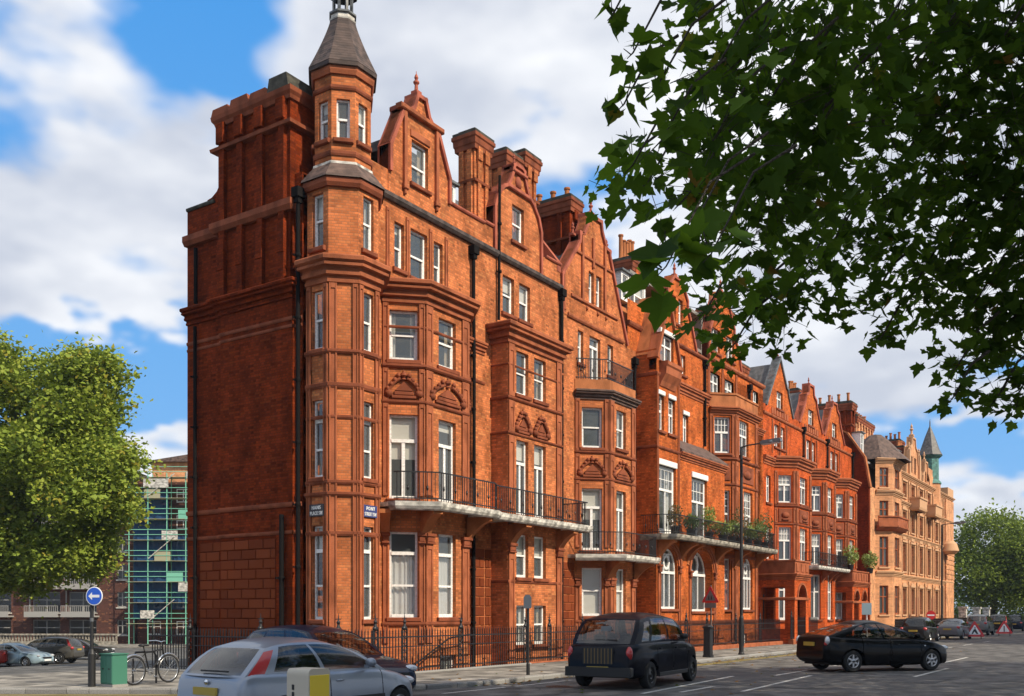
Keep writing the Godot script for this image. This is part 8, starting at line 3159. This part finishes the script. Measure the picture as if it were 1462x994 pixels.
# the plane tree that stands beside the viewer and hangs into the top of the view
func overhang() -> void:
	var H := thing("overhanging_plane_tree", "dark plane tree whose leafy branches hang across the upper sky", "tree", Vector3(-6.0, 0, 24.0))
	var o := H.position
	var up := [[Vector3(-1.5, 10.5, -1.0), Vector3(6.5, 4.2, 5.5)], [Vector3(3.5, 9.5, -1.5), Vector3(5.0, 3.8, 4.6)], [Vector3(-6, 11.5, 0), Vector3(5.0, 4.0, 5.0)], [Vector3(0, 14.0, 1.5), Vector3(5.5, 3.0, 5.0)], [Vector3(12.5, 9.0, -1.0), Vector3(6.5, 3.2, 4.6)], [Vector3(21.0, 8.5, 2.5), Vector3(5.5, 3.0, 4.0)], [Vector3(-9.5, 10.0, 0.5), Vector3(5, 3.6, 5)]]
	trunk_and_limbs(H, 6.5, 0.5, [[Vector3(4.5, 10.5, 2.0), Vector3.ONE], [Vector3(1.0, 13.0, 2.5), Vector3.ONE], [Vector3(-2.5, 12.5, 4.0), Vector3.ONE]])
	crown(H, up, 9000, 0.30, [["plane_dark", 0.5], ["plane_leaf", 0.5]], 811, 6)
	# hanging sprays: [point, half size, leaves]
	var sprays := [
		[-14.79, 4.77, 17.02, 0.08, 6], [-15.27, 4.24, 17.38, 0.09, 6], [-15.03, 4.17, 17.21, 0.09, 6], [-14.11, 4.35, 16.79, 0.20, 12], [-13.27, 4.65, 16.24, 0.25, 18],
		[-14.94, 4.26, 17.34, 0.25, 18], [-14.84, 4.05, 17.31, 0.22, 15], [-13.61, 4.48, 16.64, 0.30, 27], [-16.52, 2.79, 18.12, 0.09, 7], [-16.41, 2.84, 18.21, 0.08, 4],
		[-15.88, 3.14, 17.91, 0.15, 7], [-13.92, 4.21, 17.07, 0.35, 36], [-11.05, 4.48, 15.96, 0.40, 45], [-10.43, 4.32, 15.98, 0.35, 33], [-10.34, 4.64, 16.11, 0.45, 77],
		[-10.17, 4.58, 16.36, 0.40, 60], [-10.60, 4.73, 16.62, 0.50, 94], [-12.80, 4.32, 16.94, 0.50, 103], [-14.34, 4.54, 17.33, 0.40, 45], [-14.32, 4.25, 17.36, 0.40, 45],
		[-13.71, 5.05, 17.37, 0.50, 94], [-13.69, 4.65, 17.40, 0.50, 103], [-13.18, 4.48, 17.27, 0.50, 111], [-13.03, 5.26, 17.48, 0.55, 120], [-13.01, 4.82, 17.52, 0.55, 120],
		[-11.98, 4.82, 17.26, 0.60, 129], [-10.93, 4.88, 17.02, 0.55, 90], [-12.30, 5.64, 17.68, 0.60, 129], [-11.75, 5.43, 17.60, 0.65, 150], [-11.20, 5.15, 17.52, 0.65, 159],
		[-10.74, 4.90, 17.31, 0.55, 98], [-10.24, 4.55, 17.16, 0.36, 43], [-10.18, 4.25, 17.24, 0.22, 21], [-10.01, 4.73, 17.49, 0.50, 98], [-11.52, 5.94, 17.93, 0.65, 150],
		[-10.95, 5.69, 17.88, 0.65, 159], [-10.38, 5.37, 17.84, 0.70, 172], [-9.84, 5.10, 17.74, 0.65, 150], [-9.35, 4.71, 17.57, 0.40, 64], [-9.15, 4.77, 17.87, 0.55, 103],
		[-9.80, 3.99, 17.79, 0.35, 47], [-10.37, 3.60, 17.85, 0.18, 17], [-9.08, 4.25, 17.98, 0.45, 73], [-9.62, 3.71, 18.08, 0.30, 34], [-9.51, 3.74, 18.23, 0.30, 34],
		[-8.97, 4.58, 18.14, 0.50, 94], [-11.27, 5.94, 18.31, 0.70, 150], [-10.68, 5.69, 18.29, 0.70, 163], [-10.09, 5.37, 18.27, 0.70, 172], [-9.51, 5.04, 18.23, 0.70, 163],
		[-8.86, 4.51, 18.30, 0.60, 107], [-10.50, 5.47, 18.56, 0.80, 150], [-9.36, 5.10, 18.46, 0.80, 150], [-11.63, 6.44, 17.77, 0.80, 129], [-13.06, 5.78, 17.45, 0.70, 107],
		[-13.83, 5.41, 17.20, 0.50, 45], [-10.74, 6.77, 18.20, 0.80, 129]]
	var r := RandomNumberGenerator.new()
	r.seed = 4242
	var lm := leaf_mesh()
	var names := ["plane_dark", "plane_leaf", "plane_light", "plane_rust"]
	var sets := [[], [], [], []]
	var singles := []
	var wood := Acc.new()
	for s in sprays:
		var c := Vector3(s[0], s[1], s[2]) - o
		var size: float = s[3]
		var n: int = s[4]
		var far := (c + o).distance_to(CAM)
		var root := c + Vector3(0.25, 0.55, 0.35) * (0.5 + size)
		wood.tube(PackedVector3Array([root, root.lerp(c, 0.5) + Vector3(0, 0.08, 0), c, c + Vector3(-0.25, -0.35, -0.2) * size]), PackedFloat32Array([0.0016 * far, 0.0012 * far, 0.0008 * far, 0.0004 * far]), 5, false)
		for i in n:
			var d := Vector3(r.randfn(), r.randfn(), r.randfn()).normalized() * pow(r.randf(), 0.5) * size * 0.95
			var p := c + d
			if i % 3 == 0:
				wood.tube(PackedVector3Array([c + d * 0.25, p + Vector3(0, 0.05, 0)]), PackedFloat32Array([0.003, 0.002]), 3, false)
			var yaw := atan2(d.x, d.z) + r.randfn() * 0.9
			var b := Basis(Vector3.UP, yaw) * Basis(Vector3.RIGHT, deg_to_rad(90.0 + r.randf_range(5, 75))) * Basis(Vector3.UP, r.randfn() * 0.5)
			var l: float = r.randf_range(0.07, 0.14)
			var t := Transform3D(b.scaled(Vector3.ONE * l), p)
			var u := r.randf()
			var k := 0 if u < 0.42 else (1 if u < 0.78 else (2 if u < 0.98 else 3))
			var dist := (p + o).distance_to(CAM)
			singles.append([l / dist, t, k])
	singles.sort_custom(func(x, y): return x[0] > y[0])
	for i in singles.size():
		if i < 290:
			var q := part(H, "leaf", lm, M[names[singles[i][2]]])
			q.transform = singles[i][1]
		else:
			sets[singles[i][2]].append(singles[i][1])
	for k in 4:
		multi(H, "leaves", lm, sets[k], M[names[k]])
	part(H, "twigs", wood, M.bark, true)

func _ready() -> void:
	rng.seed = 20240917
	make_materials()
	mat("plate_blue", L(0.03, 0.045, 0.16), 0.4)
	mat("plate_dark", L(0.03, 0.025, 0.03), 0.5)
	make_view()
	make_ground()
	house_corner()
	house_square_bay()
	house_canted_bay()
	house_arched()
	house_wide_bay()
	houses_far()
	house_tan()
	make_fences()
	make_signs()
	make_bicycle()
	make_plants()
	make_cars()
	make_drivers()
	make_flats()
	make_trees()
